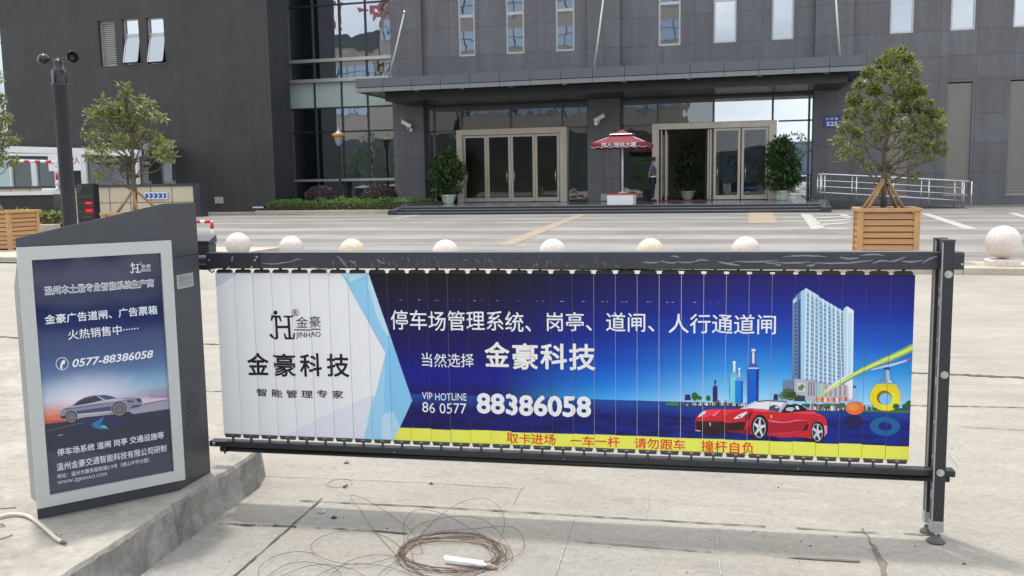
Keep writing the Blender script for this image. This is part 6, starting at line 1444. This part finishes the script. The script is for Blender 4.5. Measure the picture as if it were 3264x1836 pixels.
# bottom rail and tube
mb = MB(); mb.box(-2.667, .095, 0, .044, .2255, .2478); rail = mb.build('bottom_rail', M['gate_dark2'], gate, bevel=.003)
mb = MB(); mb.cyl((-2.622, .020, .2135), (.080, .020, .2135), .0118, n=14); mb.build('lower_tube', M['gate_pipe'], gate)
mb = MB(); mb.cyl((-2.626, .020, .2135), (-2.600, .020, .2135), .0135, n=14); mb.cyl((-2.606, .010, .203), (-2.606, .010, .196), .004, n=8); mb.build('tube_end', M['clip'], gate)
u, z = S(682, 1414, 0); mb = MB(); mb.cyl((u, 0, z), (u, -.006, z), .0065, n=12); mb.build('rail_screw', M['bolt'], rail)
for x in (-1.9, -1.25, -.42): mb = MB(); mb.cyl((x, 0, .2335), (x, -.0015, .2335), .0022, n=8); mb.build('rail_screw', M['bolt'], rail)
# twin end posts with clamps and feet
for y0, y1, lab in ((-.034, -.002, 0), (.052, .084, 1)):
    mb = MB(); mb.box(.0155, .0545, y0, y1, .058, 1.037); po = mb.build('end_post', M['gate_dark2'], gate, bevel=.003)
    mb = MB(); mb.box(.0145, .0555, y0 - .001, y1 + .001, 1.032, 1.0395); mb.build('post_cap', M['gate_dark'], po, bevel=.002)
    mb = MB(); mb.box(.0150, .0190, y0 - .0006, y0 + .002, .07, 1.03); mb.build('post_edge', M['plastic_grey'], po)
    mb = MB(); mb.box(.0145, .0555, y0 - .0015, y1 + .0015, .040, .080); mb.build('post_shoe', M['plastic_grey'], po, bevel=.003)
    for du in (.026, .044): mb = MB(); mb.cyl((du, y0 - .0016, .062), (du, y0 - .004, .062), .0035, n=8); mb.build('screw', M['bolt'], po)
    c = (.035, (y0 + y1) / 2); mb = MB(); mb.cyl((*c, .010), (*c, .042), .0055, n=10); mb.build('foot_bolt', M['bolt'], po)
    mb = MB(); mb.lathe([(.001, .0035), (.030, .0035), (.0305, .006), (.020, .014), (.0155, .022), (.0155, .026), (.001, .026)], (c[0], c[1], 0), 22); mb.build('foot', M['rubber'], po)
    if lab == 0:
        for z in (.925, .588, .251):
            mb = MB(); mb.cyl((.037, y0, z), (.037, y0 - .003, z), .0125, n=18); mb.cyl((.037, y0 - .003, z), (.037, y0 - .010, z), .0065, n=6); mb.build('clamp_bolt', M['bolt'], po)
mb = MB()
for z in (.30, .42, .55, .63, .70, .82, .87, .16): mb.box(.0125, .0155, -.036, -.020, z, z + rs.uniform(.006, .03))
mb.build('tape_scrap', M['film_wrinkle'], gate)['kind'] = 'stuff'
u, z = S(*F3(1940, 1262), 0); mb = MB(); mb.cyl((u, 0, z), (u, -.003, z), .004, n=8); mb.build('screw', M['bolt'], arm)

# ============================================================ GATE CABINET
fl, fr, rr_, bl_ = Vector((-2.31, 2.438, 0)), Vector((-2.01, 2.802, 0)), Vector((-2.02, 3.015, 0)), Vector((-2.34, 3.03, 0))
cab = thing('gate_cabinet', 'charcoal gate cabinet with sloping top and silver framed advertising poster', 'cabinet', (-2.15, 2.8, IZ))
ZA, ZB, ZC = 1.094, 1.194, 1.193
mb = MB()
mb.prism([fl, fr, rr_, bl_], IZ, 1.2, 0, ztop=[ZA, ZB, ZC, ZA + .02]); P_(mb, 'body', M['gate_dark'], cab, bevel=.004)
cd = (fr - fl).normalized(); cn = Vector((cd.y, -cd.x, 0))
def CP(x, y, d=0.0): q = PLN(x, y, fl + cn * d, cn) - fl; return (q.dot(cd), q.z)
def cab3(a, z, d): p = fl + cd * a + cn * d; return (p.x, p.y, z)
a0, a1, z0, z1 = CP(55, 793, .03)[0], CP(546, 770, .03)[0], .188, 1.063
DF = .030
pa0, pa1, pz0, pz1 = CP(100, 828, DF - .006)[0], CP(511, 805, DF - .006)[0], .226, 1.021
mb = MB()
for (xa, xb, za_, zb_) in ((a0, pa0, z0, z1), (pa1, a1, z0, z1), (pa0, pa1, z0, pz0), (pa0, pa1, pz1, z1)):
    V = [Vector(cab3(*p)) for p in ((xa, za_, DF), (xb, za_, DF), (xb, zb_, DF), (xa, zb_, DF), (xa, za_, .001), (xb, za_, .001), (xb, zb_, .001), (xa, zb_, .001))]
    mb.add(V, [(0, 1, 2, 3), (5, 4, 7, 6), (4, 0, 3, 7), (1, 5, 6, 2), (3, 2, 6, 7), (4, 5, 1, 0)])
fo = P_(mb, 'poster_frame', M['silver'], cab)
mb = MB(); V = [cab3(*p) for p in ((a0 + .003, z0 + .01, .001), (a0 - .012, z0 + .03, -.02), (a0 - .012, z1 - .13, -.02), (a0 + .003, z1 - .03, .001))]
mb.quad(*V); P_(mb, 'hinge_strip', M['plastic_grey'], cab)
# poster print
ink_gate = ink; ink = []
DP = DF - .012
CPP = lambda x, y: CP(x, y, DP)
def poster_mat():
    mt, nt, b = new_mat('dark_blue_poster_print'); h = NT(nt)
    tcn = nt.nodes.new('ShaderNodeTexCoord'); x, y, z = h.xyz(tcn.outputs['Object'])
    v = h.rng(z, pz0 , pz1, 0, 1)
    c = h.ramp(v, [(0, srgb(52, 54, 76)), (.24, srgb(44, 48, 66)), (.325, srgb(46, 50, 66)), (.36, srgb(120, 128, 150)), (.40, srgb(140, 168, 192)), (.44, srgb(112, 152, 186)), (.50, srgb(72, 106, 150)), (.58, srgb(50, 74, 122)), (.70, srgb(40, 52, 98)), (.86, srgb(40, 46, 78)), (1, srgb(42, 46, 72))])
    # sunset glow on the left, turquoise at the right of the horizon
    g = nt.nodes.new('ShaderNodeNewGeometry')
    d = h.math('ADD', h.math('MULTIPLY', h.math('SUBTRACT', x, fl.x + .07), cd.x), h.math('MULTIPLY', h.math('SUBTRACT', y, fl.y + .08), cd.y))
    a_ = h.math('ADD', h.math('MULTIPLY', h.math('SUBTRACT', x, fl.x), cd.x), h.math('MULTIPLY', h.math('SUBTRACT', y, fl.y), cd.y))
    def spot(px, py, rx, rz, col, k, c):
        ca, cz = CPP(*crop(110, 1180, 5.724, [(px, py)])[0])
        dd = h.math('SQRT', h.math('ADD', h.math('POWER', h.math('DIVIDE', h.math('SUBTRACT', a_, ca), rx), 2), h.math('POWER', h.math('DIVIDE', h.math('SUBTRACT', z, cz), rz), 2)))
        return h.mix(h.rng(dd, 0, 1, k, 0, True), c, col)
    c = spot(900, 560, .26, .13, srgb(214, 210, 222), .95, c); c = spot(300, 830, .16, .055, srgb(216, 128, 104), .9, c); c = spot(2000, 600, .16, .05, srgb(198, 172, 188), .8, c)
    n = h.noise(tcn.outputs['Object'], 30, 3, .6); c = h.scale(c, h.rng(n, .3, .7, .94, 1.06))
    nt.links.new(c, b.inputs['Base Color']); b.inputs['Roughness'].default_value = .06; b.inputs['Specular IOR Level'].default_value = .8
    return mt
CM = [poster_mat()]; PM_, _pi = CM, {}
def pcol(r, g, b):
    key = (r, g, b)
    if key not in _pi:
        _pi[key] = len(PM_); PM_.append(mat('poster_%02x%02x%02x' % key, tuple(min(.8, q) for q in srgb(*key)), .10, spec=.5))
    return _pi[key]
PS = crop
J6 = lambda l: crop(110, 1180, 5.724, l)
def q2(pts, c, l): P2(pts, c, l, CPP)
q2(J6([(186, 850), (420, 810), (640, 850), (640, 950), (480, 985), (195, 1000)]), (206, 112, 88), 4); q2(J6([(190, 930), (420, 905), (600, 930), (560, 975), (200, 1000)]), (168, 84, 84), 5)
q2(J6([(1850, 640), (1960, 510), (2120, 480), (2460, 500), (2475, 560), (1990, 670)]), (204, 180, 196), 3); q2(J6([(1700, 740), (1970, 640), (2480, 540), (2490, 700), (1800, 800)]), (150, 146, 166), 7); q2(J6([(1980, 610), (2475, 520), (2478, 545), (1990, 640)]), (120, 116, 140), 5); q2(J6([(1900, 690), (2480, 600), (2482, 620), (1900, 715)]), (176, 166, 186), 5)
rb = random.Random(4)
for i in range(15): x = 2090 + i * 25; hh = rb.choice((40, 60, 80, 110)); q2(J6([(x, 505 - hh), (x + 20, 500 - hh), (x + 20, 510), (x, 515)]), (150, 140, 166), 4)
q2(J6([(190, 985), (620, 930), (900, 860), (1500, 800), (1900, 720), (2495, 660), (2560, 1500), (215, 1500)]), (44, 48, 64), 6)
q2(J6([(860, 900), (1100, 850), (1400, 850), (1700, 900), (1500, 1060), (1100, 1100), (860, 980)]), (40, 48, 84), 7); q2(J6([(1040, 980), (1210, 880), (1260, 840), (1240, 930), (1180, 1000), (1340, 1060), (1200, 1075), (1080, 1040)]), (44, 112, 160), 8); q2(J6([(1200, 1000), (1290, 1010), (1345, 1070), (1230, 1045)]), (76, 178, 184), 9)
line2(J6([(220, 1110), (600, 1020), (900, 950)]), .0012, (124, 116, 124), 8, CPP); line2(J6([(430, 1195), (515, 1172)]), .0022, (176, 180, 190), 8, CPP)
body = [(470, 770), (510, 715), (640, 665), (700, 640), (780, 570), (900, 500), (1030, 466), (1140, 452), (1290, 450), (1400, 470), (1520, 515), (1740, 500), (1920, 505), (1960, 560), (1978, 645), (1900, 680), (1720, 722), (1690, 700), (1400, 765), (780, 840), (600, 885), (490, 885), (466, 830)]
q2(J6(body), (128, 130, 148), 10); q2(J6([(520, 720), (1250, 590), (1500, 560), (1700, 520), (1450, 520), (1280, 545), (700, 660)]), (178, 180, 196), 11); q2(J6([(760, 745), (1400, 655), (1400, 735), (780, 800)]), (70, 74, 104), 11); q2(J6([(780, 800), (1400, 742), (1400, 762), (790, 828)]), (188, 190, 208), 12); q2(J6([(540, 700), (1200, 600), (1240, 615), (560, 730)]), (100, 102, 130), 12)
q2(J6([(700, 652), (790, 572), (920, 508), (1130, 465), (1210, 520), (1240, 548), (1000, 605)]), (58, 56, 72), 12); q2(J6([(1145, 462), (1290, 456), (1400, 478), (1490, 512), (1310, 540)]), (70, 76, 112), 12); q2(J6([(1120, 462), (1150, 462), (1300, 545), (1260, 552)]), (176, 178, 194), 13); q2(J6([(600, 690), (660, 655), (720, 650), (690, 665)]), (196, 140, 130), 13)
q2(J6([(1850, 522), (1930, 515), (1955, 572), (1890, 582)]), (54, 52, 66), 12); q2(J6([(1690, 548), (1790, 552), (1830, 582), (1700, 585)]), (64, 62, 80), 12); q2(J6([(1740, 690), (1800, 640), (1960, 630), (1900, 670)]), (66, 66, 84), 12); q2(J6([(470, 830), (575, 835), (585, 880), (490, 885)]), (56, 52, 62), 12)
for (x, y, r_) in ((1545, 712, 108), (668, 858, 88)):
    oval(*J6([(x, y - 8)])[0], (r_ + 22) / 5.724, (r_ + 22) / 5.724, (40, 40, 52), 13, CPP); oval(*J6([(x, y)])[0], r_ / 5.724, r_ * 1.02 / 5.724, (168, 168, 172), 14, CPP); oval(*J6([(x, y)])[0], r_ * .90 / 5.724, r_ * .92 / 5.724, (70, 70, 80), 15, CPP)
    for k in range(14):
        t = k * math.pi / 7; line2(J6([(x + r_ * .15 * math.cos(t), y + r_ * .15 * math.sin(t)), (x + r_ * .88 * math.cos(t), y + r_ * .88 * math.sin(t))]), .0007, (176, 172, 166), 16, CPP)
PW = (222, 226, 238)
def pw(s, xl, xr, yt, yb, bold, c=PW, l=20, shear=0): words(s, xl, xr, yt, yb, c, l, bold, shear, CPP)
# small company mark at the top right
Z8 = lambda l: crop(90, 800, 5.855, l)
mk = lambda pts: [(1898 + (x - 190) * .236, 232 + (y - 335) * .222 - (x - 190) * .012) for x, y in pts]
oval(*Z8(mk([(373, 335)]))[0], 2.5, 2.5, PW, 20, CPP)
P2(Z8(mk([(250, 418), (525, 425), (565, 610), (530, 612), (470, 485), (430, 485), (440, 740), (750, 735), (735, 480), (628, 480), (628, 428), (918, 428), (918, 482), (808, 482), (850, 1100), (905, 1100), (935, 965), (975, 965), (955, 1160), (672, 1160), (622, 970), (660, 960), (730, 1100), (775, 1100), (755, 815), (440, 815), (465, 1080), (440, 1145), (390, 1160), (300, 1150), (215, 1090), (190, 1040), (215, 1005), (260, 1008), (320, 1090), (385, 1095), (355, 485), (315, 485), (268, 605), (228, 605)])), PW, 20, CPP)
oval(*Z8([(2094, 232)])[0], 4.2, 4.4, PW, 20, CPP, hole=.8); pw('金豪', 449, 479.5, 843, 855.5, 0); line2([(450, 858.5), (479.5, 857)], .0012, PW, 20, CPP); pw('JINHAO', 447, 480, 860, 869.5, 0)
pw('温州本土最专业智能系统生产商', 139, 490, 913, 942, .060); pw('温州本土最专业智能系统生产商', 140.5, 488.5, 916, 939.5, .004, (44, 44, 66), 21)
pw('金豪广告道闸、广告票箱', 141, 500.5, 1004, 1035, .016); pw('火热销售中······', 215, 440.6, 1052, 1084, .010)
oval(197.6, 1159, 20.5, 20.5, PW, 20, CPP, hole=.90); P2(crop(0, 620, 2.3375, [(474, 1230), (486, 1240), (480, 1262), (470, 1262), (462, 1280), (466, 1296), (458, 1302), (446, 1288), (450, 1262), (462, 1238)]), PW, 20, CPP); pw('0577-88386058', 229, 488, 1145, 1171, .022, PW, 20, .22)
pw('停车场系统 道闸 岗亭 交通设施等', 181, 522, 1431, 1455, .022, (196, 200, 212)); pw('温州金豪交通智能科技有限公司研制', 179, 530, 1477, 1502, .018, (196, 200, 212))
pw('地址：温州市惠民路联建2-9号（绣山中学对面）', 181, 475, 1511, 1526.5, .012, (190, 194, 206)); pw('WWW.ZJJINHAO.COM', 183, 340, 1533.5, 1547.5, .012, (190, 194, 206))
mb = MB(); mb.quad(cab3(pa0, pz0, DP), cab3(pa1, pz0, DP), cab3(pa1, pz1, DP), cab3(pa0, pz1, DP), 0)
for (t, mi, ly) in ink:
    p = clip_v(clip_v(clip_u(clip_u(list(t), pa0, True), pa1, False), pz0, True), pz1, False)
    if len(p) < 3: continue
    vs = [cab3(q[0], q[1], DP + .00012 * (ly + 1)) for q in p]
    ar = sum(p[i][0] * p[(i + 1) % len(p)][1] - p[(i + 1) % len(p)][0] * p[i][1] for i in range(len(p)))
    if abs(ar) < 1e-10: continue
    if ar < 0: vs.reverse()
    mb.add(vs, [tuple(range(len(vs)))], mi)
o = P_(mb, 'poster', CM, cab)
# side: seam, name plate, louvre slots
sd_ = (rr_ - fr).normalized(); sn = Vector((sd_.y, -sd_.x, 0))
def SPq(x, y, d=.0): q = PLN(x, y, fr + sn * d, sn) - fr; return (q.dot(sd_), q.z)
def sd3(a, z, d): p = fr + sd_ * a + sn * d; return (p.x, p.y, z)
def side_box(mb, xa, xb, za_, zb_, d0, d1, mi=0):
    V = [sd3(*p) for p in ((xa, za_, d1), (xb, za_, d1), (xb, zb_, d1), (xa, zb_, d1), (xa, za_, d0), (xb, za_, d0), (xb, zb_, d0), (xa, zb_, d0))]
    mb.add(V, [(0, 1, 2, 3), (4, 0, 3, 7), (1, 5, 6, 2), (3, 2, 6, 7), (4, 5, 1, 0)], mi)
_, zs = SPq(590, 816)
mb = MB(); side_box(mb, .012, .212, zs - .0012, zs + .0012, 0, .0006); P_(mb, 'lid_seam', M['black'], cab)
pA, pB = SPq(564, 922), SPq(614, 868)
mb = MB(); side_box(mb, pA[0], pB[0], pA[1] - .001, pB[1], 0, .0015); npl = P_(mb, 'name_plate', M['plate'], cab)
mb = MB(); W__ = pB[0] - pA[0]; H__ = pB[1] - pA[1]
for i in range(7): side_box(mb, pA[0] + W__ * .12, pA[0] + W__ * (.9 if i % 3 else .7), pA[1] + H__ * (.14 + .11 * i), pA[1] + H__ * (.165 + .11 * i), .0016, .0020)
sub(mb, 'engraving', M['gate_dark2'], npl)
for i in range(6):
    ya = 1260 + i * 17.5; A_, B_ = SPq(599, ya + 6), SPq(632, ya - 8); mb = MB(); side_box(mb, A_[0], B_[0], (A_[1] + B_[1]) / 2 - .004, (A_[1] + B_[1]) / 2 + .004, 0, .004); P_(mb, 'vent_slot', M['gate_dark'], cab, bevel=.0015, seg=1)

# ============================================================ LITTER BY THE GATE
H7 = lambda l: crop(700, 1380, 2.342, l)
wc = thing('rusty_wire', 'loose coil of rusty wire lying on the paving before the gate', 'wire', tuple(G(1632, 1780, 0)))
WO = Vector(wc.location); rw2 = random.Random(14); mb = MB()
def gpt(p, z=.004): q = G(*p, z); return q - WO
def smooth(pts, n=6):
    out = []
    for i in range(len(pts) - 1):
        p0, p1, p2, p3 = (Vector(pts[max(0, min(len(pts) - 1, i + k))]) for k in (-1, 0, 1, 2))
        for k in range(n):
            t = k / n; out.append(.5 * ((2 * p1) + (-p0 + p2) * t + (2 * p0 - 5 * p1 + 4 * p2 - p3) * t * t + (-p0 + 3 * p1 - 3 * p2 + p3) * t ** 3))
    out.append(Vector(pts[-1])); return out
for i in range(14):       # the bundled turns
    cx, cy = 1735 + rw2.uniform(-34, 34), 905 + rw2.uniform(-24, 26); ax, ay = 380 + rw2.uniform(-55, 45), 140 + rw2.uniform(-30, 34); t0 = rw2.uniform(0, 6.28); tilt = rw2.uniform(-.05, .05)
    pts = []
    for k in range(19):
        t = t0 + k * 2 * math.pi / 18 * rw2.uniform(.985, 1.0); w = 1 + rw2.uniform(-.05, .05)
        pts.append(gpt(*[H7([(cx + ax * w * math.cos(t), cy + ay * w * math.sin(t) + ax * math.cos(t) * tilt)])[0]], .003 + .0018 * i * rw2.random()))
    mb.tube(smooth(pts, 4), .00085, 5)
for l in ([(1320, 915), (1150, 720), (1040, 560), (980, 490), (990, 466), (1050, 480), (1180, 550), (1330, 650), (1450, 750), (1510, 870), (1490, 905), (1440, 900)],
          [(1380, 830), (1375, 690), (1420, 600), (1520, 572), (1680, 610), (1850, 700), (2000, 790), (2080, 880), (2070, 960)],
          [(1450, 820), (1600, 660), (1760, 540), (1900, 492), (2030, 505), (2110, 590), (2125, 680), (2100, 780), (2030, 880)],
          [(1390, 790), (1480, 690), (1650, 640), (1820, 622), (1970, 650), (2080, 740), (2170, 860), (2180, 950), (2110, 1020)],
          [(1400, 800), (1600, 740), (1900, 715), (2130, 698), (2230, 730), (2275, 820), (2240, 900), (2120, 960)],
          [(1380, 880), (1250, 780), (1060, 735), (850, 745), (720, 800), (680, 850), (720, 905), (850, 960), (1050, 980), (1220, 950), (1380, 900)],
          [(1320, 920), (1150, 910), (980, 950), (880, 1020), (800, 1090)], [(720, 905), (590, 885), (440, 910), (330, 970), (290, 1030), (300, 1090)],
          [(1090, 1075), (990, 1020), (820, 985), (660, 995), (480, 1060), (380, 1110)], [(360, 1068), (480, 990), (620, 962), (760, 980), (860, 1010), (905, 1060), (900, 1100)], [(1180, 1060), (1260, 1000), (1400, 890)], [(700, 1080), (900, 990), (1100, 980), (1300, 1010), (1480, 1090)]):
    pts = [gpt(p, .004 + .020 * math.sin(math.pi * i / (len(l) - 1)) * rw2.uniform(.2, 1)) for i, p in enumerate(H7(l))]; mb.tube(smooth(pts, 7), .00085, 5)
mb.build('wire', M['rust'], wc)
pa_, pb_ = G(*H7([(1690, 945)])[0], .012), G(*H7([(1985, 985)])[0], .012)
pv = thing('pvc_pipe', 'short broken piece of white plastic pipe inside the wire coil', 'pipe', tuple(pa_)); d = pb_ - pa_
mb = MB(); n = 16; ax = d.normalized(); sd2 = Vector((-ax.y, ax.x, 0)); r0 = .0125
vs = []
for i, t in enumerate((0, .10, .3, .34, .7, 1.0)):
    for k in range(n):
        th = 2 * math.pi * k / n; jag = (.012 * math.sin(3 * th) if i == 5 else (.006 * math.sin(2 * th + 1) if i == 0 else 0)); rr2 = r0 * (1.06 if i < 3 else 1.0)
        vs.append(d * t + ax * jag + sd2 * rr2 * math.cos(th) + Vector((0, 0, rr2 * math.sin(th))))
mb.add(vs, [(i * n + k, i * n + (k + 1) % n, (i + 1) * n + (k + 1) % n, (i + 1) * n + k) for i in range(5) for k in range(n)], 0, True)
mb.add([v + d * 0 for v in vs[-n:]], [tuple(range(n))], 1)
mb.build('tube', [M['pvc'], M['pvc_dirty']], pv)
mb = MB(); mb.tube([d * 1.02, d * 1.15 + Vector((0, 0, -.004)), d * 1.30 + Vector((0, 0, -.004))], [.012, .010, .004], 7); mb.build('torn_end', M['pvc_dirty'], pv)
ring = thing('thin_ring', 'thin pale plastic ring lying on the paving below the gate', 'ring', tuple(G(*H7([(897, 378)])[0], 0)))
mb = MB(); mb.tube([(.052 * math.cos(t * math.pi / 16), .052 * math.sin(t * math.pi / 16), .003) for t in range(29)], .0013, 5); mb.build('hoop', M['plastic_grey'], ring)
mb = MB(); p = gpt(H7([(940, 400)])[0]) + WO - Vector(ring.location); mb.tube([p + Vector((-.004, -.012, .002)), p + Vector((.004, .010, .004))], .0045, 6); mb.build('tag_end', M['rubber'], ring)
for (x, y, lab, m_, r_) in ((762, 592, 'round grey rubber washer lying on the paving beside the crack', M['plastic_grey'], .016), (853, 636, 'small black screw cap lying on the paving right of the washer', M['clip'], .011), (947, 227, 'small grey cap lying on the paving under the gate tube', M['rubber'], .012), (1579, 382, 'small black pebble lying on the paving before the gate', M['clip'], .009)):
    t = thing('loose_cap' if 'pebble' not in lab else 'pebble', lab, 'cap' if 'pebble' not in lab else 'stone', tuple(G(*H7([(x, y)])[0], 0)))
    mb = MB(); mb.lathe([(.001, .001), (r_, .001), (r_ * 1.02, r_ * .3), (r_ * .8, r_ * .42), (r_ * .3, r_ * .45), (r_ * .25, r_ * .9), (.001, r_ * .92)], n=16); mb.build('disc' if 'pebble' not in lab else 'body', m_, t)
# cable on the traffic island
Q2 = lambda l: crop(0, 1100, 1.969, l)
cb_ = thing('cut_cable', 'cut cream cable lying on the traffic island beside the cabinet', 'cable', tuple(G(*Q2([(200, 1100)])[0], IZ))); CO = Vector(cb_.location)
pts = [G(*p, IZ + .009) - CO for p in Q2([(-120, 1095), (0, 1076), (70, 1062), (140, 1064), (190, 1080), (235, 1110), (300, 1165), (350, 1210), (385, 1232)])]
mb = MB(); mb.tube(smooth(pts, 6), .0065, 8); mb.build('sheath', M['cable'], cb_)
pts = [G(*p, IZ + .008) - CO for p in Q2([(383, 1230), (400, 1238), (415, 1243)])]; mb = MB(); mb.tube(pts, [.0055, .005, .003], 7); mb.build('core', M['rubber'], cb_)
pts = [G(*p, IZ + .004) - CO for p in Q2([(290, 1158), (330, 1170), (360, 1180), (372, 1192), (360, 1200)])]; mb = MB(); mb.tube(smooth(pts, 4), .0016, 5); mb.build('strand', M['cable'], cb_)
for i, l in enumerate(([(0, 1025), (50, 1022), (100, 1020)], [(0, 1218), (40, 1205), (80, 1190)], [(0, 1122), (20, 1124), (28, 1135), (0, 1140)])):
    pts = [G(*p, IZ + .003) for p in Q2(l)]; t = thing('wire_scrap', ['straight thin wire scrap lying on the traffic island', 'slanting thin wire scrap nearest the photo\'s lower left', 'curled thin wire scrap under the cream cable'][i], 'wire', tuple(pts[0])); mb = MB(); mb.tube([p - pts[0] for p in pts], .0016, 5); mb.build('strand', M['rubber'], t)
# grit scattered on the paving
mb = MB(); rg = random.Random(21)
for i in range(90):
    x, y = rg.uniform(0, 3264), rg.uniform(1330, 1830); p = G(x, y, 0); isl = p.x < -1.9 and p.y < 3.4; 
    if -2.4 < p.x < -1.75 and 2.3 < p.y < 3.5: continue
    s_ = rg.uniform(.0012, .0045) * (1 if rg.random() > .1 else 1.8); z = (IZ if isl else 0)
    if isl: p = G(x, y, IZ)
    v = [(p.x + s_ * rg.uniform(.5, 1.3) * math.cos(a), p.y + s_ * rg.uniform(.5, 1.3) * math.sin(a), z + .001) for a in (0, 1.3, 2.5, 3.8, 5)]
    mb.add(v + [(p.x, p.y, z + s_ * .8)], [(k, (k + 1) % 5, 5) for k in range(5)])
tag(mb.build('grit', M['debris']), 'dark grit scattered over the paving', 'grit', kind='stuff')

# ============================================================ PARKED CAR (behind the camera, mirrored in the poster)
car = thing('parked_car', 'white saloon mirrored in the upper part of the poster', 'car', (2.5, -.35, 0), R(6))
prof = [(0, .42, .50), (.04, .80, .80), (.10, .95, .84), (.75, 1.02, .86), (1.30, 1.38, .66), (1.9, 1.45, .64), (2.5, 1.40, .64), (3.2, 1.00, .84), (4.2, .86, .82), (4.5, .66, .76), (4.55, .42, .60)]
mb = MB(); ring = []
for x, zt, hw in prof:
    cab_ = zt > 1.1; zz_ = [.24, .50, .72, .90 if cab_ else min(.9, zt - .06), zt - .05, zt]; ww = [.80, .88, .89, .86, hw, hw * .75] if .05 < x < 4.5 else [hw * .9, hw, hw, hw * .95, hw * .9, hw * .7]
    r_ = [(x, -w, z) for w, z in zip(ww, zz_)] + [(x, w, z) for w, z in reversed(list(zip(ww, zz_)))]
    ring.append(r_)
nv = len(ring[0])
mb.add([p for r_ in ring for p in r_], [(i * nv + k, (i + 1) * nv + k, (i + 1) * nv + (k + 1) % nv, i * nv + (k + 1) % nv) for i in range(len(ring) - 1) for k in range(nv)], 0, True); mb.add(ring[0], [tuple(range(nv))]); mb.add(ring[-1], [tuple(reversed(range(nv)))])
mb.build('body', mat('white_car_paint', (.72, .73, .74), .2), car)
mb = MB(); mb.quad((.80, -.66, 1.04), (.80, .66, 1.04), (1.27, .56, 1.385), (1.27, -.56, 1.385)); o = mb.build('rear_window', M['cup_black'], car); o.location = (-.03, 0, .02)
for sy in (-1, 1):
    mb = MB(); mb.add([(1.0, sy * .875, .97), (3.1, sy * .875, .97), (2.55, sy * .70, 1.36), (1.40, sy * .70, 1.34)], [(0, 1, 2, 3)]); mb.build('side_window', M['cup_black'], car)
    mb = MB(); mb.box(-.02, .12, sy * .55 - .22, sy * .55 + .22, .72, .88); mb.build('tail_light', mat('red_tail_lens', (.35, .01, .02), .15), car, bevel=.03)
    for x in (.85, 3.65): mb = MB(); mb.cyl((x, sy * .92, .32), (x, sy * .70, .32), .32, n=28); w_ = mb.build('wheel', M['rubber'], car); mb = MB(); mb.cyl((x, sy * .925, .32), (x, sy * .90, .32), .21, n=20); mb.build('rim', M['silver'], car).parent = w_
mb = MB(); mb.box(-.03, .06, -.23, .23, .64, .78); mb.build('number_plate', M['road_blue'], car)
mb = MB(); mb.box(-.04, .1, -.78, .78, .36, .50); mb.build('bumper', M['white'], car, bevel=.04)
